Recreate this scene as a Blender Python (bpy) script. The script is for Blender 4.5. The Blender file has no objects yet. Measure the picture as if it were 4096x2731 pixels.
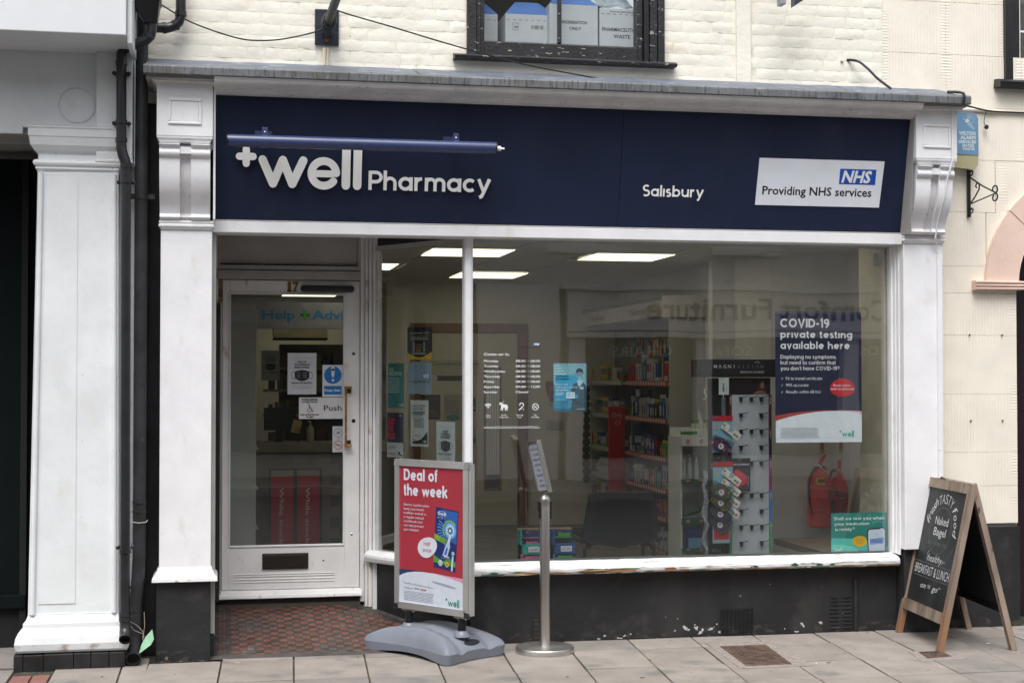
import bpy, math, random
from mathutils import Vector, Matrix
from mathutils.geometry import tessellate_polygon
random.seed(7)
R = math.radians
scene = bpy.context.scene
COL = scene.collection
# ------------------------------------------------------------------ camera, sky, sun, exposure
cam_data = bpy.data.cameras.new('camera')
cam_data.sensor_width = 36.0
cam_data.lens = 52.7
cam_data.clip_start = 0.05
cam_data.clip_end = 300
cam = bpy.data.objects.new('camera', cam_data)
COL.objects.link(cam)
cam.location = (0, -9.2, 1.6633)
cam.rotation_euler = (R(91.3), 0, R(-11.1))
scene.camera = cam
SUN_EL, SUN_AZ = 60.0, 200.0          # azimuth clockwise from +Y: the light comes from behind the camera
world = bpy.data.worlds.new('World')
scene.world = world
world.use_nodes = True
wn, wl = world.node_tree.nodes, world.node_tree.links
bg = wn['Background']
sky = wn.new('ShaderNodeTexSky')
sky.sky_type = 'NISHITA'
sky.sun_disc = False
sky.sun_elevation = R(SUN_EL)
sky.sun_rotation = R(SUN_AZ)
sky.air_density = 1.0
sky.dust_density = 4.0
sky.ozone_density = 1.0
hsv = wn.new('ShaderNodeHueSaturation')     # a clouded sky: most of the blue is gone
hsv.inputs['Saturation'].default_value = 0.22
wl.new(sky.outputs[0], hsv.inputs['Color'])
wl.new(hsv.outputs[0], bg.inputs[0])
bg.inputs[1].default_value = 0.15
sun_data = bpy.data.lights.new('sun', 'SUN')
sun_data.energy = 1.5
sun_data.angle = R(40)
sun_data.color = (1.0, 0.985, 0.965)
sun = bpy.data.objects.new('sun', sun_data)
COL.objects.link(sun)
_a, _e = R(SUN_AZ), R(SUN_EL)
_d = Vector((math.sin(_a) * math.cos(_e), math.cos(_a) * math.cos(_e), math.sin(_e)))
sun.rotation_euler = _d.to_track_quat('Z', 'Y').to_euler()
scene.view_settings.view_transform = 'Standard'
scene.view_settings.look = 'None'
scene.view_settings.gamma = 1
scene.view_settings.use_curve_mapping = False
scene.view_settings.exposure = 0.60
scene.cycles.max_bounces = 8
scene.cycles.transparent_max_bounces = 16
scene.cycles.sample_clamp_indirect = 6

# ------------------------------------------------------------------ materials
def lin(h):
    h = h.lstrip('#')
    o = []
    for i in (0, 2, 4):
        c = int(h[i:i + 2], 16) / 255
        o.append(c / 12.92 if c <= 0.04045 else ((c + 0.055) / 1.055) ** 2.4)
    return tuple(o)

def mat(name, col, rough=.6, var=.10, ns=6, bump=0.0, bs=60, metal=0.0, spec=.5, patches=(), coat=0.0, bump2=0.0, bs2=8, stretch=(1, 1, 1)):
    """patches: (colour, noise scale, threshold, softness, stretch xyz, z range or None)"""
    if isinstance(col, str): col = lin(col)
    m = bpy.data.materials.new(name)
    m.use_nodes = True
    nt = m.node_tree
    N, L = nt.nodes, nt.links
    b = N['Principled BSDF']
    b.inputs['Roughness'].default_value = rough
    b.inputs['Metallic'].default_value = metal
    b.inputs['Specular IOR Level'].default_value = spec
    b.inputs['Coat Weight'].default_value = coat
    geo = N.new('ShaderNodeNewGeometry')
    def noise(scale, st=(1, 1, 1), detail=5):
        mp = N.new('ShaderNodeMapping'); mp.inputs['Scale'].default_value = st
        L.new(geo.outputs['Position'], mp.inputs['Vector'])
        n = N.new('ShaderNodeTexNoise'); n.inputs['Scale'].default_value = scale
        n.inputs['Detail'].default_value = detail
        L.new(mp.outputs[0], n.inputs['Vector'])
        return n.outputs['Fac']
    def mix(fac, a, c):
        x = N.new('ShaderNodeMix'); x.data_type = 'RGBA'
        if isinstance(fac, float): x.inputs[0].default_value = fac
        else: L.new(fac, x.inputs[0])
        for i, q in ((6, a), (7, c)):
            if isinstance(q, tuple): x.inputs[i].default_value = (*q[:3], 1)
            else: L.new(q, x.inputs[i])
        return x.outputs[2]
    def mr(v, a, c, lo=0.0, hi=1.0):
        x = N.new('ShaderNodeMapRange'); x.interpolation_type = 'SMOOTHSTEP'
        x.inputs[1].default_value = a; x.inputs[2].default_value = c
        x.inputs[3].default_value = lo; x.inputs[4].default_value = hi
        L.new(v, x.inputs[0]); return x.outputs[0]
    def mul(a, c):
        x = N.new('ShaderNodeMath'); x.operation = 'MULTIPLY'
        L.new(a, x.inputs[0]); L.new(c, x.inputs[1]); return x.outputs[0]
    dark = tuple(c * (1 - var) for c in col); light = tuple(min(1, c * (1 + var)) for c in col)
    out = mix(mr(noise(ns, stretch), .3, .7), dark, light)
    pf = []
    for (pc, sc, th, so, st, zr) in patches:
        if isinstance(pc, str): pc = lin(pc)
        f = mr(noise(sc, st, 7), th, th + so)
        if zr:
            sp = N.new('ShaderNodeSeparateXYZ'); L.new(geo.outputs['Position'], sp.inputs[0])
            a, c = zr
            f = mul(f, mr(sp.outputs[2], a, a + .015)); f = mul(f, mr(sp.outputs[2], c - .02, c, 1.0, 0.0))
        out = mix(f, out, pc); pf.append(f)
    L.new(out, b.inputs['Base Color'])
    if bump or bump2:
        prev = None
        for amt, s_ in ((bump2, bs2), (bump, bs)):
            if not amt: continue
            bn = N.new('ShaderNodeBump'); bn.inputs['Strength'].default_value = 1.0
            bn.inputs['Distance'].default_value = amt
            L.new(noise(s_, stretch, 6), bn.inputs['Height'])
            if prev: L.new(prev, bn.inputs['Normal'])
            prev = bn.outputs[0]
        L.new(prev, b.inputs['Normal'])
    return m

_pm = {}
def pm(h, rough=.45, spec=.4):
    """flat printed or plain plastic colour"""
    k = (h, rough)
    if k not in _pm:
        _pm[k] = mat('print_' + h.lstrip('#'), h, rough=rough, var=.035, ns=25, spec=spec)
    return _pm[k]

def glass(name, tint=(.93, .95, .94), refl=1.0, ior=1.5, dust=0.0):
    m = bpy.data.materials.new(name); m.use_nodes = True
    nt = m.node_tree; N, L = nt.nodes, nt.links
    N.remove(N['Principled BSDF'])
    tr = N.new('ShaderNodeBsdfTransparent'); tr.inputs[0].default_value = (*tint, 1)
    gl = N.new('ShaderNodeBsdfGlossy'); gl.inputs['Roughness'].default_value = .015
    gl.inputs[0].default_value = (1, 1, 1, 1)
    geo = N.new('ShaderNodeNewGeometry')
    dt = N.new('ShaderNodeVectorMath'); dt.operation = 'DOT_PRODUCT'
    L.new(geo.outputs['Incoming'], dt.inputs[0]); L.new(geo.outputs['Normal'], dt.inputs[1])
    def mth(op, a, b=None):
        x = N.new('ShaderNodeMath'); x.operation = op; x.use_clamp = op == 'ADD'
        for i, q in enumerate((a, b)):
            if q is None: continue
            if isinstance(q, (int, float)): x.inputs[i].default_value = q
            else: L.new(q, x.inputs[i])
        return x.outputs[0]
    f0 = ((ior - 1) / (ior + 1)) ** 2          # Schlick's rule, the same from both sides of the sheet
    mu = mth('ADD', mth('MULTIPLY', mth('POWER', mth('SUBTRACT', 1.0, mth('ABSOLUTE', dt.outputs['Value'])), 5.0), 1 - f0), f0 * refl)
    mx = N.new('ShaderNodeMixShader')
    L.new(mu, mx.inputs[0]); L.new(tr.outputs[0], mx.inputs[1]); L.new(gl.outputs[0], mx.inputs[2])
    # old drawn glass is never flat: a very low bump bends what it mirrors
    n = N.new('ShaderNodeTexNoise'); n.inputs['Scale'].default_value = 1.6
    n.inputs['Detail'].default_value = 1
    bn = N.new('ShaderNodeBump'); bn.inputs['Strength'].default_value = 1; bn.inputs['Distance'].default_value = .0012
    L.new(geo.outputs['Position'], n.inputs['Vector']); L.new(n.outputs['Fac'], bn.inputs['Height'])
    L.new(bn.outputs[0], gl.inputs['Normal'])
    # a film of dust and smears on the pane
    if dust:
        df = N.new('ShaderNodeBsdfDiffuse'); df.inputs[0].default_value = (.85, .85, .83, 1)
        mp = N.new('ShaderNodeMapping'); mp.inputs['Scale'].default_value = (1, 1, .45); L.new(geo.outputs['Position'], mp.inputs['Vector'])
        n2 = N.new('ShaderNodeTexNoise'); n2.inputs['Scale'].default_value = 2.2; n2.inputs['Detail'].default_value = 9; L.new(mp.outputs[0], n2.inputs['Vector'])
        mr = N.new('ShaderNodeMapRange'); mr.inputs[1].default_value = .35; mr.inputs[2].default_value = .75; mr.inputs[3].default_value = dust * .35; mr.inputs[4].default_value = dust * 1.8
        L.new(n2.outputs['Fac'], mr.inputs[0]); m2 = N.new('ShaderNodeMixShader'); L.new(mr.outputs[0], m2.inputs[0]); L.new(mx.outputs[0], m2.inputs[1]); L.new(df.outputs[0], m2.inputs[2]); mx = m2
    L.new(mx.outputs[0], N['Material Output'].inputs[0])
    return m

def emit(name, col, strength):
    m = bpy.data.materials.new(name); m.use_nodes = True
    b = m.node_tree.nodes['Principled BSDF']
    b.inputs['Base Color'].default_value = (.8, .8, .75, 1)
    b.inputs['Emission Color'].default_value = (*col, 1)
    b.inputs['Emission Strength'].default_value = strength
    return m

# ------------------------------------------------------------------ mesh building
ORG = {}
class MB:
    def __init__(s): s.v = []; s.f = []; s.m = []; s.mats = []
    def mi(s, m):
        if m not in s.mats: s.mats.append(m)
        return s.mats.index(m)
    def add(s, vs, fs, m):
        k = len(s.v); i = s.mi(m)
        s.v += [tuple(p) for p in vs]
        for f in fs: s.f.append(tuple(k + q for q in f)); s.m.append(i)
        return s
    def box(s, x0, x1, y0, y1, z0, z1, m):
        if x0 > x1: x0, x1 = x1, x0
        if y0 > y1: y0, y1 = y1, y0
        if z0 > z1: z0, z1 = z1, z0
        vs = [(x, y, z) for x in (x0, x1) for y in (y0, y1) for z in (z0, z1)]
        return s.add(vs, [(0, 1, 3, 2), (4, 6, 7, 5), (0, 4, 5, 1), (2, 3, 7, 6), (0, 2, 6, 4), (1, 5, 7, 3)], m)
    def obox(s, c, ax, m):
        """oriented box: centre, three half-axis vectors"""
        c = Vector(c); a, b_, d = [Vector(q) for q in ax]
        vs = [c + i * a + j * b_ + k * d for i in (-1, 1) for j in (-1, 1) for k in (-1, 1)]
        return s.add(vs, [(0, 1, 3, 2), (4, 6, 7, 5), (0, 4, 5, 1), (2, 3, 7, 6), (0, 2, 6, 4), (1, 5, 7, 3)], m)
    def prism(s, poly, fr, d0, d1, m):
        """2D polygon in frame fr (O,U,V,N) extruded from N*d0 to N*d1"""
        n = len(poly)
        vs = [fr.p(x, y, d0) for x, y in poly] + [fr.p(x, y, d1) for x, y in poly]
        tr = tessellate_polygon([[Vector((x, y, 0)) for x, y in poly]])
        fs = [tuple(t) for t in tr] + [tuple(q + n for q in t)[::-1] for t in tr]
        fs += [(i, (i + 1) % n, (i + 1) % n + n, i + n) for i in range(n)]
        return s.add(vs, fs, m)
    def tube(s, pts, r, m, seg=10, caps=True):
        pts = [Vector(p) for p in pts]; n = len(pts)
        rs = r if isinstance(r, (list, tuple)) else [r] * n
        up = Vector((0.13, 0.21, 0.97)); vs = []; fs = []; u = None
        for i, p in enumerate(pts):
            t = (pts[min(i + 1, n - 1)] - pts[max(i - 1, 0)])
            t = t.normalized() if t.length > 1e-9 else Vector((0, 0, 1))
            if u is None:
                u = t.cross(up if abs(t.dot(up)) < .9 else Vector((1, 0, 0))).normalized()
            else:
                u = (u - t * u.dot(t)).normalized()
            w = t.cross(u)
            for k in range(seg):
                a = 2 * math.pi * k / seg
                vs.append(p + (u * math.cos(a) + w * math.sin(a)) * rs[i])
        for i in range(n - 1):
            for k in range(seg):
                fs.append((i * seg + k, i * seg + (k + 1) % seg, (i + 1) * seg + (k + 1) % seg, (i + 1) * seg + k))
        if caps:
            fs.append(tuple(range(seg))[::-1]); fs.append(tuple((n - 1) * seg + k for k in range(seg)))
        return s.add(vs, fs, m)
    def lathe(s, c, prof, m, seg=24, ax=(0, 0, 1)):
        c = Vector(c); z = Vector(ax).normalized()
        u = z.orthogonal().normalized(); w = z.cross(u); vs = []; fs = []
        for (r, h) in prof:
            for k in range(seg):
                a = 2 * math.pi * k / seg
                vs.append(c + z * h + (u * math.cos(a) + w * math.sin(a)) * max(r, 1e-5))
        for i in range(len(prof) - 1):
            for k in range(seg):
                fs.append((i * seg + k, i * seg + (k + 1) % seg, (i + 1) * seg + (k + 1) % seg, (i + 1) * seg + k))
        return s.add(vs, fs, m)
    def sweep(s, prof, x0, x1, m, nx=1, wob=0.0):
        """profile of (y,z) points extruded along X, closed polygon with end caps"""
        n = len(prof); vs = []; fs = []
        for i in range(nx + 1):
            x = x0 + (x1 - x0) * i / nx
            for (y, z) in prof:
                j = (random.uniform(-wob, wob) if wob else 0)
                vs.append((x, y + j, z + (random.uniform(-wob, wob) if wob else 0)))
        for i in range(nx):
            for k in range(n):
                fs.append((i * n + k, i * n + (k + 1) % n, (i + 1) * n + (k + 1) % n, (i + 1) * n + k))
        tr = tessellate_polygon([[Vector((y, z, 0)) for y, z in prof]])
        fs += [tuple(t) for t in tr] + [tuple(q + nx * n for q in t) for t in tr]
        return s.add(vs, fs, m)
    def build(s, name, parent=None, base=None, bev=0, smooth=False, local=False, seg=2):
        me = bpy.data.meshes.new(name)
        off = Vector((0, 0, 0))
        if not local:
            off = ORG[parent.name] if parent else Vector(base or (0, 0, 0))
        me.from_pydata([tuple(Vector(p) - off) for p in s.v], [], s.f)
        for m in s.mats: me.materials.append(m)
        if s.mats: me.polygons.foreach_set('material_index', s.m)
        if smooth: me.polygons.foreach_set('use_smooth', [True] * len(me.polygons))
        me.update()
        o = bpy.data.objects.new(name, me); COL.objects.link(o)
        if parent: o.parent = parent; ORG[o.name] = ORG.get(parent.name, Vector((0, 0, 0)))
        else:
            o.location = off; ORG[o.name] = off
        if bev:
            md = o.modifiers.new('bevel', 'BEVEL'); md.width = bev; md.segments = seg
            md.limit_method = 'ANGLE'; md.angle_limit = R(38); md.use_clamp_overlap = True
        if smooth:
            try: me.set_sharp_from_angle(angle=R(35))
            except Exception: pass
        return o

class Fr:
    def __init__(s, O, U, V):
        s.O = Vector(O); s.U = Vector(U).normalized(); s.V = Vector(V).normalized(); s.N = s.U.cross(s.V).normalized()
    def p(s, x, y, n=0.0): return s.O + s.U * x + s.V * y + s.N * n

def face(x, y, z): return Fr((x, y, z), (1, 0, 0), (0, 0, 1))      # faces the street

def tag(o, label=None, cat=None, group=None, kind=None):
    if label: o['label'] = label
    if cat: o['category'] = cat
    if group: o['group'] = group
    if kind: o['kind'] = kind
    return o

def thing(name, label, cat, base=(0, 0, 0), group=None):
    o = bpy.data.objects.new(name, None); COL.objects.link(o); o.empty_display_size = .1
    o.location = base; ORG[o.name] = Vector(base)
    return tag(o, label, cat, group)

def dup(o, parent=None):
    c = o.copy(); COL.objects.link(c)
    c.parent = parent
    ORG[c.name] = ORG.get(o.name, Vector((0, 0, 0)))
    for ch in list(o.children): dup(ch, c)
    return c

# ---- lettering
_tc = {}
def glyphs(t, bold=0.0):
    k = (t, bold)
    if k not in _tc:
        cu = bpy.data.curves.new('t', 'FONT'); cu.body = t; cu.size = 1; cu.resolution_u = 2; cu.offset = bold
        ob = bpy.data.objects.new('t', cu)
        me = bpy.data.meshes.new_from_object(ob)
        vs = [(v.co.x, v.co.y) for v in me.vertices]; fs = [tuple(p.vertices) for p in me.polygons]
        bpy.data.objects.remove(ob); bpy.data.curves.remove(cu); bpy.data.meshes.remove(me)
        _tc[k] = (vs, fs)
    return _tc[k]
CAP = max(v[1] for v in glyphs('H')[0])
def text(mb, fr, t, x, y, h, m, w=None, al='L', bold=0.0, lay=2, slant=0.0, rot=0.0, thick=0.0, f=None):
    """h cap height, w total width (glyphs are condensed to fit), y is the baseline"""
    vs, fs = glyphs(t, bold)
    if not vs: return
    sc = h / CAP; x0 = min(v[0] for v in vs); x1 = max(v[0] for v in vs)
    sx = (w / (x1 - x0)) if w else sc
    W = (x1 - x0) * sx
    ox = x - (W / 2 if al == 'C' else W if al == 'R' else 0)
    n = .0007 * lay
    out = []
    ca, sa = math.cos(rot), math.sin(rot)
    for (a, b) in vs:
        px = (a - x0) * sx + slant * b * sc; py = b * sc
        if rot: px, py = px * ca - py * sa, px * sa + py * ca
        q = (ox + px, y + py)
        if f: q = f(*q)
        out.append(fr.p(q[0], q[1], n + thick))
    mb.add(out, fs, m)

def rect(mb, fr, x0, y0, x1, y1, m, lay=1):
    n = .0007 * lay
    mb.add([fr.p(x0, y0, n), fr.p(x1, y0, n), fr.p(x1, y1, n), fr.p(x0, y1, n)], [(0, 1, 2, 3)], m)
def poly(mb, fr, pts, m, lay=1):
    n = .0007 * lay
    tr = tessellate_polygon([[Vector((x, y, 0)) for x, y in pts]])
    mb.add([fr.p(x, y, n) for x, y in pts], [tuple(t) for t in tr], m)
def disc(mb, fr, cx, cy, r, m, lay=1, ry=None, seg=20):
    poly(mb, fr, [(cx + r * math.cos(2 * math.pi * i / seg), cy + (ry or r) * math.sin(2 * math.pi * i / seg)) for i in range(seg)], m, lay)
def arc(cx, cy, r, a0, a1, n=12, ry=None):
    return [(cx + r * math.cos(R(a0 + (a1 - a0) * i / n)), cy + (ry or r) * math.sin(R(a0 + (a1 - a0) * i / n))) for i in range(n + 1)]
def stroke(mb, fr, pts, w, m, d0=0.0, d1=None, cap=True, closed=False):
    """ribbon of width w along pts (in frame); if d1 the ribbon is a solid from d0 to d1"""
    n = len(pts); L_, R_ = [], []
    for i in range(n):
        a = pts[i - 1] if (i > 0 or closed) else pts[i]
        b = pts[(i + 1) % n] if (i < n - 1 or closed) else pts[i]
        c = pts[i]
        def nrm(p, q):
            dx, dy = q[0] - p[0], q[1] - p[1]; l = math.hypot(dx, dy) or 1
            return (-dy / l, dx / l)
        n1 = nrm(a, c) if a != c else nrm(c, b); n2 = nrm(c, b) if b != c else n1
        nx, ny = n1[0] + n2[0], n1[1] + n2[1]; l = math.hypot(nx, ny)
        if l < .3: nx, ny, k = n1[0], n1[1], 1
        else:
            nx /= l; ny /= l; k = min(2.0, 1 / max(.35, nx * n1[0] + ny * n1[1]))
        L_.append((c[0] + nx * w / 2 * k, c[1] + ny * w / 2 * k)); R_.append((c[0] - nx * w / 2 * k, c[1] - ny * w / 2 * k))
    top = d1 if d1 is not None else d0
    vs = [fr.p(x, y, top) for x, y in L_ + R_]
    seg = n if closed else n - 1
    fs = [(i, (i + 1) % n, n + (i + 1) % n, n + i) for i in range(seg)]
    if d1 is not None:
        vs += [fr.p(x, y, d0) for x, y in L_ + R_]
        fs += [(i, (i + 1) % n, 2 * n + (i + 1) % n, 2 * n + i) for i in range(seg)]
        fs += [(n + i, n + (i + 1) % n, 3 * n + (i + 1) % n, 3 * n + i) for i in range(seg)]
    mb.add(vs, fs, m)
    if cap and not closed:
        for q in (pts[0], pts[-1]):
            pg = [(q[0] + w / 2 * math.cos(R(a)), q[1] + w / 2 * math.sin(R(a))) for a in range(0, 360, 30)]
            if d1 is not None: mb.prism(pg, fr, d0, top - .0003, m)
            else:
                tr = tessellate_polygon([[Vector((x, y, 0)) for x, y in pg]])
                mb.add([fr.p(x, y, top - .0002) for x, y in pg], [tuple(t) for t in tr], m)

def letters(ch, w):
    """geometric sans, x-height 1: list of (points, closed), advance width"""
    s = w / 2; Rr = .5 - s; C = [(p, True) for p in [arc(.5, .5, Rr, 0, 345, 23)]]
    def arch(x0, r=.36): return arc(x0 + r, 1 - s - r, r, 180, 0, 10)
    if ch == 'a': return C + [([(1 - s, 0), (1 - s, 1)], False)], 1.0
    if ch == 'b': return C + [([(s, 0), (s, 1.45)], False)], 1.0
    if ch == 'h': return [([(s, 0), (s, 1.45)], False), (arch(s, .34) + [(s + .68, 0)], False)], .68 + w
    if ch == 'r': return [([(s, 0), (s, 1)], False), (arc(s + .34, 1 - s - .34, .34, 180, 80, 6), False)], .5 + s
    if ch == 'm': return [([(s, 0), (s, 1)], False), (arch(s, .3) + [(s + .6, 0)], False), (arc(s + .9, 1 - s - .3, .3, 180, 0, 10) + [(s + 1.2, 0)], False)], 1.2 + w
    if ch == 'c': return [(arc(.5, .5, Rr, 48, 312, 16), False)], .88
    if ch == 'e': return [([(1 - s - .01, .5), (s, .5)], False), (arc(.5, .5, Rr, 0, 318, 20), False)], 1.0
    if ch == 'y': return [([(s, 1), (.5, .02)], False), ([(1 - s, 1), (.5, .02), (.36, -.3), (.2, -.38)], False)], 1.0
    if ch == 'P': return [([(s, 0), (s, 1.4)], False), ([(s, 1.4 - s)] + arc(.52, 1.4 - s - .34, .34, 90, -90, 10) + [(s, 1.4 - s - .68)], False)], .92
    if ch == 'S': return [(arc(.45, 1.05, .33, 40, 270, 12, ry=.31)[:] + arc(.45, .42, .36, 90, -140, 12, ry=.34)[1:], False)], .9
    if ch == 's': return [(arc(.34, .71, .22, 40, 270, 8, ry=.19) + arc(.34, .29, .25, 90, -140, 8, ry=.22)[1:], False)], .68
    if ch == 'l': return [([(s, 0), (s, 1.45)], False)], w
    if ch == 'i': return [([(s, 0), (s, 1)], False), ([(s, 1.27), (s, 1.275)], False)], w
    if ch == 'u': return [([(s, 1), (s, .46)] + arc(s + .36, .36 + s, .36, 180, 360, 10) + [(s + .72, 1)], False), ([(s + .72, 1), (s + .72, 0)], False)], .72 + w
    if ch == 'n': return [([(s, 0), (s, 1)], False), (arch(s, .34) + [(s + .68, 0)], False)], .68 + w
    if ch == 'w': return [([(s, 1 - s), (.42, s), (.72, 1 - s)], False), ([(.72, 1 - s), (1.02, s), (1.44 - s, 1 - s)], False)], 1.44
    if ch == 'o': return C, 1.0
    if ch == 'd': return C + [([(1 - s, 0), (1 - s, 1.45)], False)], 1.0
    if ch == 'p': return C + [([(s, -.42), (s, 1)], False)], 1.0
    if ch == 'q': return C + [([(1 - s, -.42), (1 - s, 1)], False)], 1.0
    if ch == 'g': return C + [([(1 - s, 1), (1 - s, 0)] + arc(.5, -.02, .5 - s, 0, -150, 10, ry=.34), False)], 1.0
    if ch == 'f': return [([(.22, 0), (.22, 1.12)] + arc(.22 + .24, 1.14, .24, 170, 80, 5), False), ([(0, .92), (.46, .92)], False)], .5
    if ch == 't': return [([(.22, 1.3), (.22, .28)] + arc(.44, .30, .22, 190, 280, 5, ry=.24), False), ([(0, .92), (.48, .92)], False)], .52
    if ch == 'k': return [([(s, 0), (s, 1.45)], False), ([(.8, 1), (s + .04, .42)], False), ([(.34, .62), (.84, 0)], False)], .84
    if ch == 'v': return [([(s, 1), (.45, .04), (.9 - s, 1)], False)], .9
    if ch == 'x': return [([(s, 1), (.8, 0)], False), ([(.8, 1), (s, 0)], False)], .86
    if ch == 'z': return [([(s, .92), (.72, .92), (s, .08), (.76, .08)], False)], .8
    if ch == 'j': return [([(.3, 1), (.3, -.2)] + arc(.1, -.2, .2, 0, -80, 4), False), ([(.3, 1.27), (.3, 1.275)], False)], .3 + s
    if ch in 'CO': return [(arc(.68, .7, .68 - s, 42 if ch == 'C' else 0, 318 if ch == 'C' else 345, 24, ry=.7 - s), ch == 'O')], 1.3 if ch == 'C' else 1.38
    if ch == 'D': return [([(s, s), (s, 1.4 - s), (.5, 1.4 - s)] + arc(.52, .7, .62 - s, 85, -85, 12, ry=.7 - s) + [(.5, s)], True)], 1.16
    if ch == 'V': return [([(s, 1.4), (.62, .06), (1.24 - s, 1.4)], False)], 1.24
    if ch == 'I': return [([(s, 0), (s, 1.4)], False)], w
    if ch == 'H': return [([(s, 0), (s, 1.4)], False), ([(1.05, 0), (1.05, 1.4)], False), ([(s, .7), (1.05, .7)], False)], 1.05 + s
    if ch == 'F': return [([(s, 0), (s, 1.4 - s), (.85, 1.4 - s)], False), ([(s, .72), (.78, .72)], False)], .88
    if ch == 'E': return [([(.85, s), (s, s), (s, 1.4 - s), (.85, 1.4 - s)], False), ([(s, .72), (.8, .72)], False)], .9
    if ch == 'R': return [([(s, 0), (s, 1.4 - s)] + arc(.55, 1.4 - s - .33, .33, 90, -90, 10) + [(s, 1.4 - s - .66)], False), ([(.45, .66), (.92, 0)], False)], .95
    if ch == '1': return [([(.06, 1.12), (.36, 1.34), (.36, 0)], False)], .36 + s
    if ch == '9': return [(arc(.45, .95, .45 - s, 0, 345, 18, ry=.45 - s), True), ([(.9 - s, .95), (.78, .5), (.36, 0)], False)], .9
    if ch == '4': return [([(.72, 0), (.72, 1.34), (.06, .36), (.95, .36)], False)], .98
    if ch == '8': return [(arc(.45, 1.02, .32, 0, 345, 16), True), (arc(.45, .38, .36, 0, 345, 16), True)], .9
    if ch == '%': return [(arc(.25, 1.1, .17, 0, 330, 10), True), (arc(.95, .3, .17, 0, 330, 10), True), ([(.9, 1.4), (.3, 0)], False)], 1.2
    if ch == '-': return [([(.05, .58), (.5, .58)], False)], .55
    if ch in ',.': return [([(s, .02), (s - (.06 if ch == ',' else 0), -.16 if ch == ',' else .03)], False)], w
    if ch in "'*": return [([(s, 1.4), (s, 1.15)], False)], w
    if ch == '?': return [(arc(.38, 1.02, .32, 160, -40, 10) + [(.40, .62), (.40, .42)], False), ([(.40, .04), (.40, .05)], False)], .76
    if ch == '+': return [([(s, .5), (.8 - s, .5)], False), ([(.4, .5 - .4 + s), (.4, .5 + .4 - s)], False)], .8
    return [], .4
def word(mb, fr, t, x, y, xh, w, m, d0, d1, gap=.14, width=None, cap=True):
    tot = sum(letters(c, w)[1] for c in t) + gap * (len(t) - 1)
    sx = (width / tot) if width else xh
    cx = x; k = 0
    for c in t:
        st, adv = letters(c, w)
        for pts, cl in st:
            k += 1
            e = .0002 * (k % 5)
            stroke(mb, fr, [(cx + px * sx, y + py * xh) for px, py in pts], w * xh, m, d0 if d1 is not None else d0 + .00012 * (k % 6), (d1 + e) if d1 is not None else None, cap=cap, closed=cl)
        cx += (adv + gap) * sx
def word_flat(mb, fr, t, x, y, xh, w, m, lay=2, width=None, gap=.14):
    word(mb, fr, t, x, y, xh, w, m, .0007 * lay, None, gap=gap, width=width)
def geo(mb, fr, t, x, y, cap, m, w=None, wt=.2, lay=2, gap=.15, al='L'):
    xh = cap / 1.4
    if al == 'C': x -= w / 2
    word(mb, fr, t, x, y, xh, wt, m, .0007 * lay, None, gap=gap, width=w, cap=False)
def well_logo(mb, fr, x, y, xh, m, lay=3):
    word_flat(mb, fr, 'well', x + xh * .75, y, xh, .26, m, lay, gap=.1)
    word_flat(mb, fr, '+', x, y + xh * .95, xh * .75, .3, m, lay)
def nhs_logo(mb, fr, x0, y0, x1, y1, lay=2, blue='#1f4fae'):
    rect(mb, fr, x0, y0, x1, y1, pm(blue), lay)
    h = y1 - y0
    text(mb, fr, 'NHS', x0 + (x1 - x0) * .06, y0 + h * .14, h * .72, pm('#e8eaf0'), w=(x1 - x0) * .78, bold=.035, lay=lay + 1, slant=.2)
def bars(mb, fr, x0, y0, w, n, dy, m, th=None, lay=2, rag=.25):
    """rows of print too small to read"""
    for i in range(n):
        ww = w * (1 - rag * random.random()) if i % 3 == 2 else w * (1 - .08 * random.random())
        rect(mb, fr, x0, y0 - i * dy, x0 + ww, y0 - i * dy + (th or dy * .42), m, lay)
# ------------------------------------------------------------------ shared materials
white = mat('white_gloss_paint', (.78, .78, .80), rough=.38, var=.04, ns=5, bump=.0014, bs=28, bump2=.0024, bs2=6,
            patches=[((.71, .70, .69), 9, .58, .14, (1, 1, .5), None), ((.30, .28, .25), 60, .735, .02, (1, 1, .4), None)])
white_dirty = mat('white_paint_weathered', (.64, .63, .64), rough=.5, var=.08, ns=7, bump=.0015, bs=30,
            patches=[((.30, .28, .25), 9, .60, .14, (3, 3, .5), None), ((.12, .11, .10), 55, .68, .04, (1, 1, 1), None)])
cornice_paint = mat('cornice_paint', (.74, .73, .735), rough=.45, var=.08, ns=7, bump=.001, bs=30,
            patches=[((.42, .40, .39), 7, .62, .12, (6, 6, .3), None)])
pier_paint = mat('pier_paint', (.72, .745, .76), rough=.55, var=.05, ns=3, bump=.0022, bs=18, bump2=.004, bs2=4,
            patches=[((.68, .69, .69), 6, .56, .16, (1, 1, .7), None), ((.30, .28, .25), 45, .73, .02, (1, 1, .5), None), ((.30, .22, .17), 9, .50, .2, (1, 1, 1), (.08, .145))])
cream = mat('cream_brick_paint', (.80, .765, .675), rough=.6, var=.045, ns=4, bump=.0022, bs=34, bump2=.005, bs2=6,
            patches=[((.42, .38, .32), 30, .70, .05, (1, 1, 1), None), ((.66, .60, .48), 6, .56, .2, (.6, .6, 1.4), None)])
mortar = mat('painted_mortar', (.76, .72, .62), rough=.7, var=.08, ns=6, bump=.003, bs=40, patches=[((.36, .33, .28), 22, .66, .08, (1, 1, 1), None)])
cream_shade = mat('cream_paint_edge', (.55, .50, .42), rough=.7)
lead = mat('weathered_lead', (.125, .145, .185), rough=.55, var=.2, ns=5, bump=.002, bs=20, metal=.15,
           patches=[((.24, .27, .32), 9, .56, .12, (1, 1, 1.5), None)])
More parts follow.
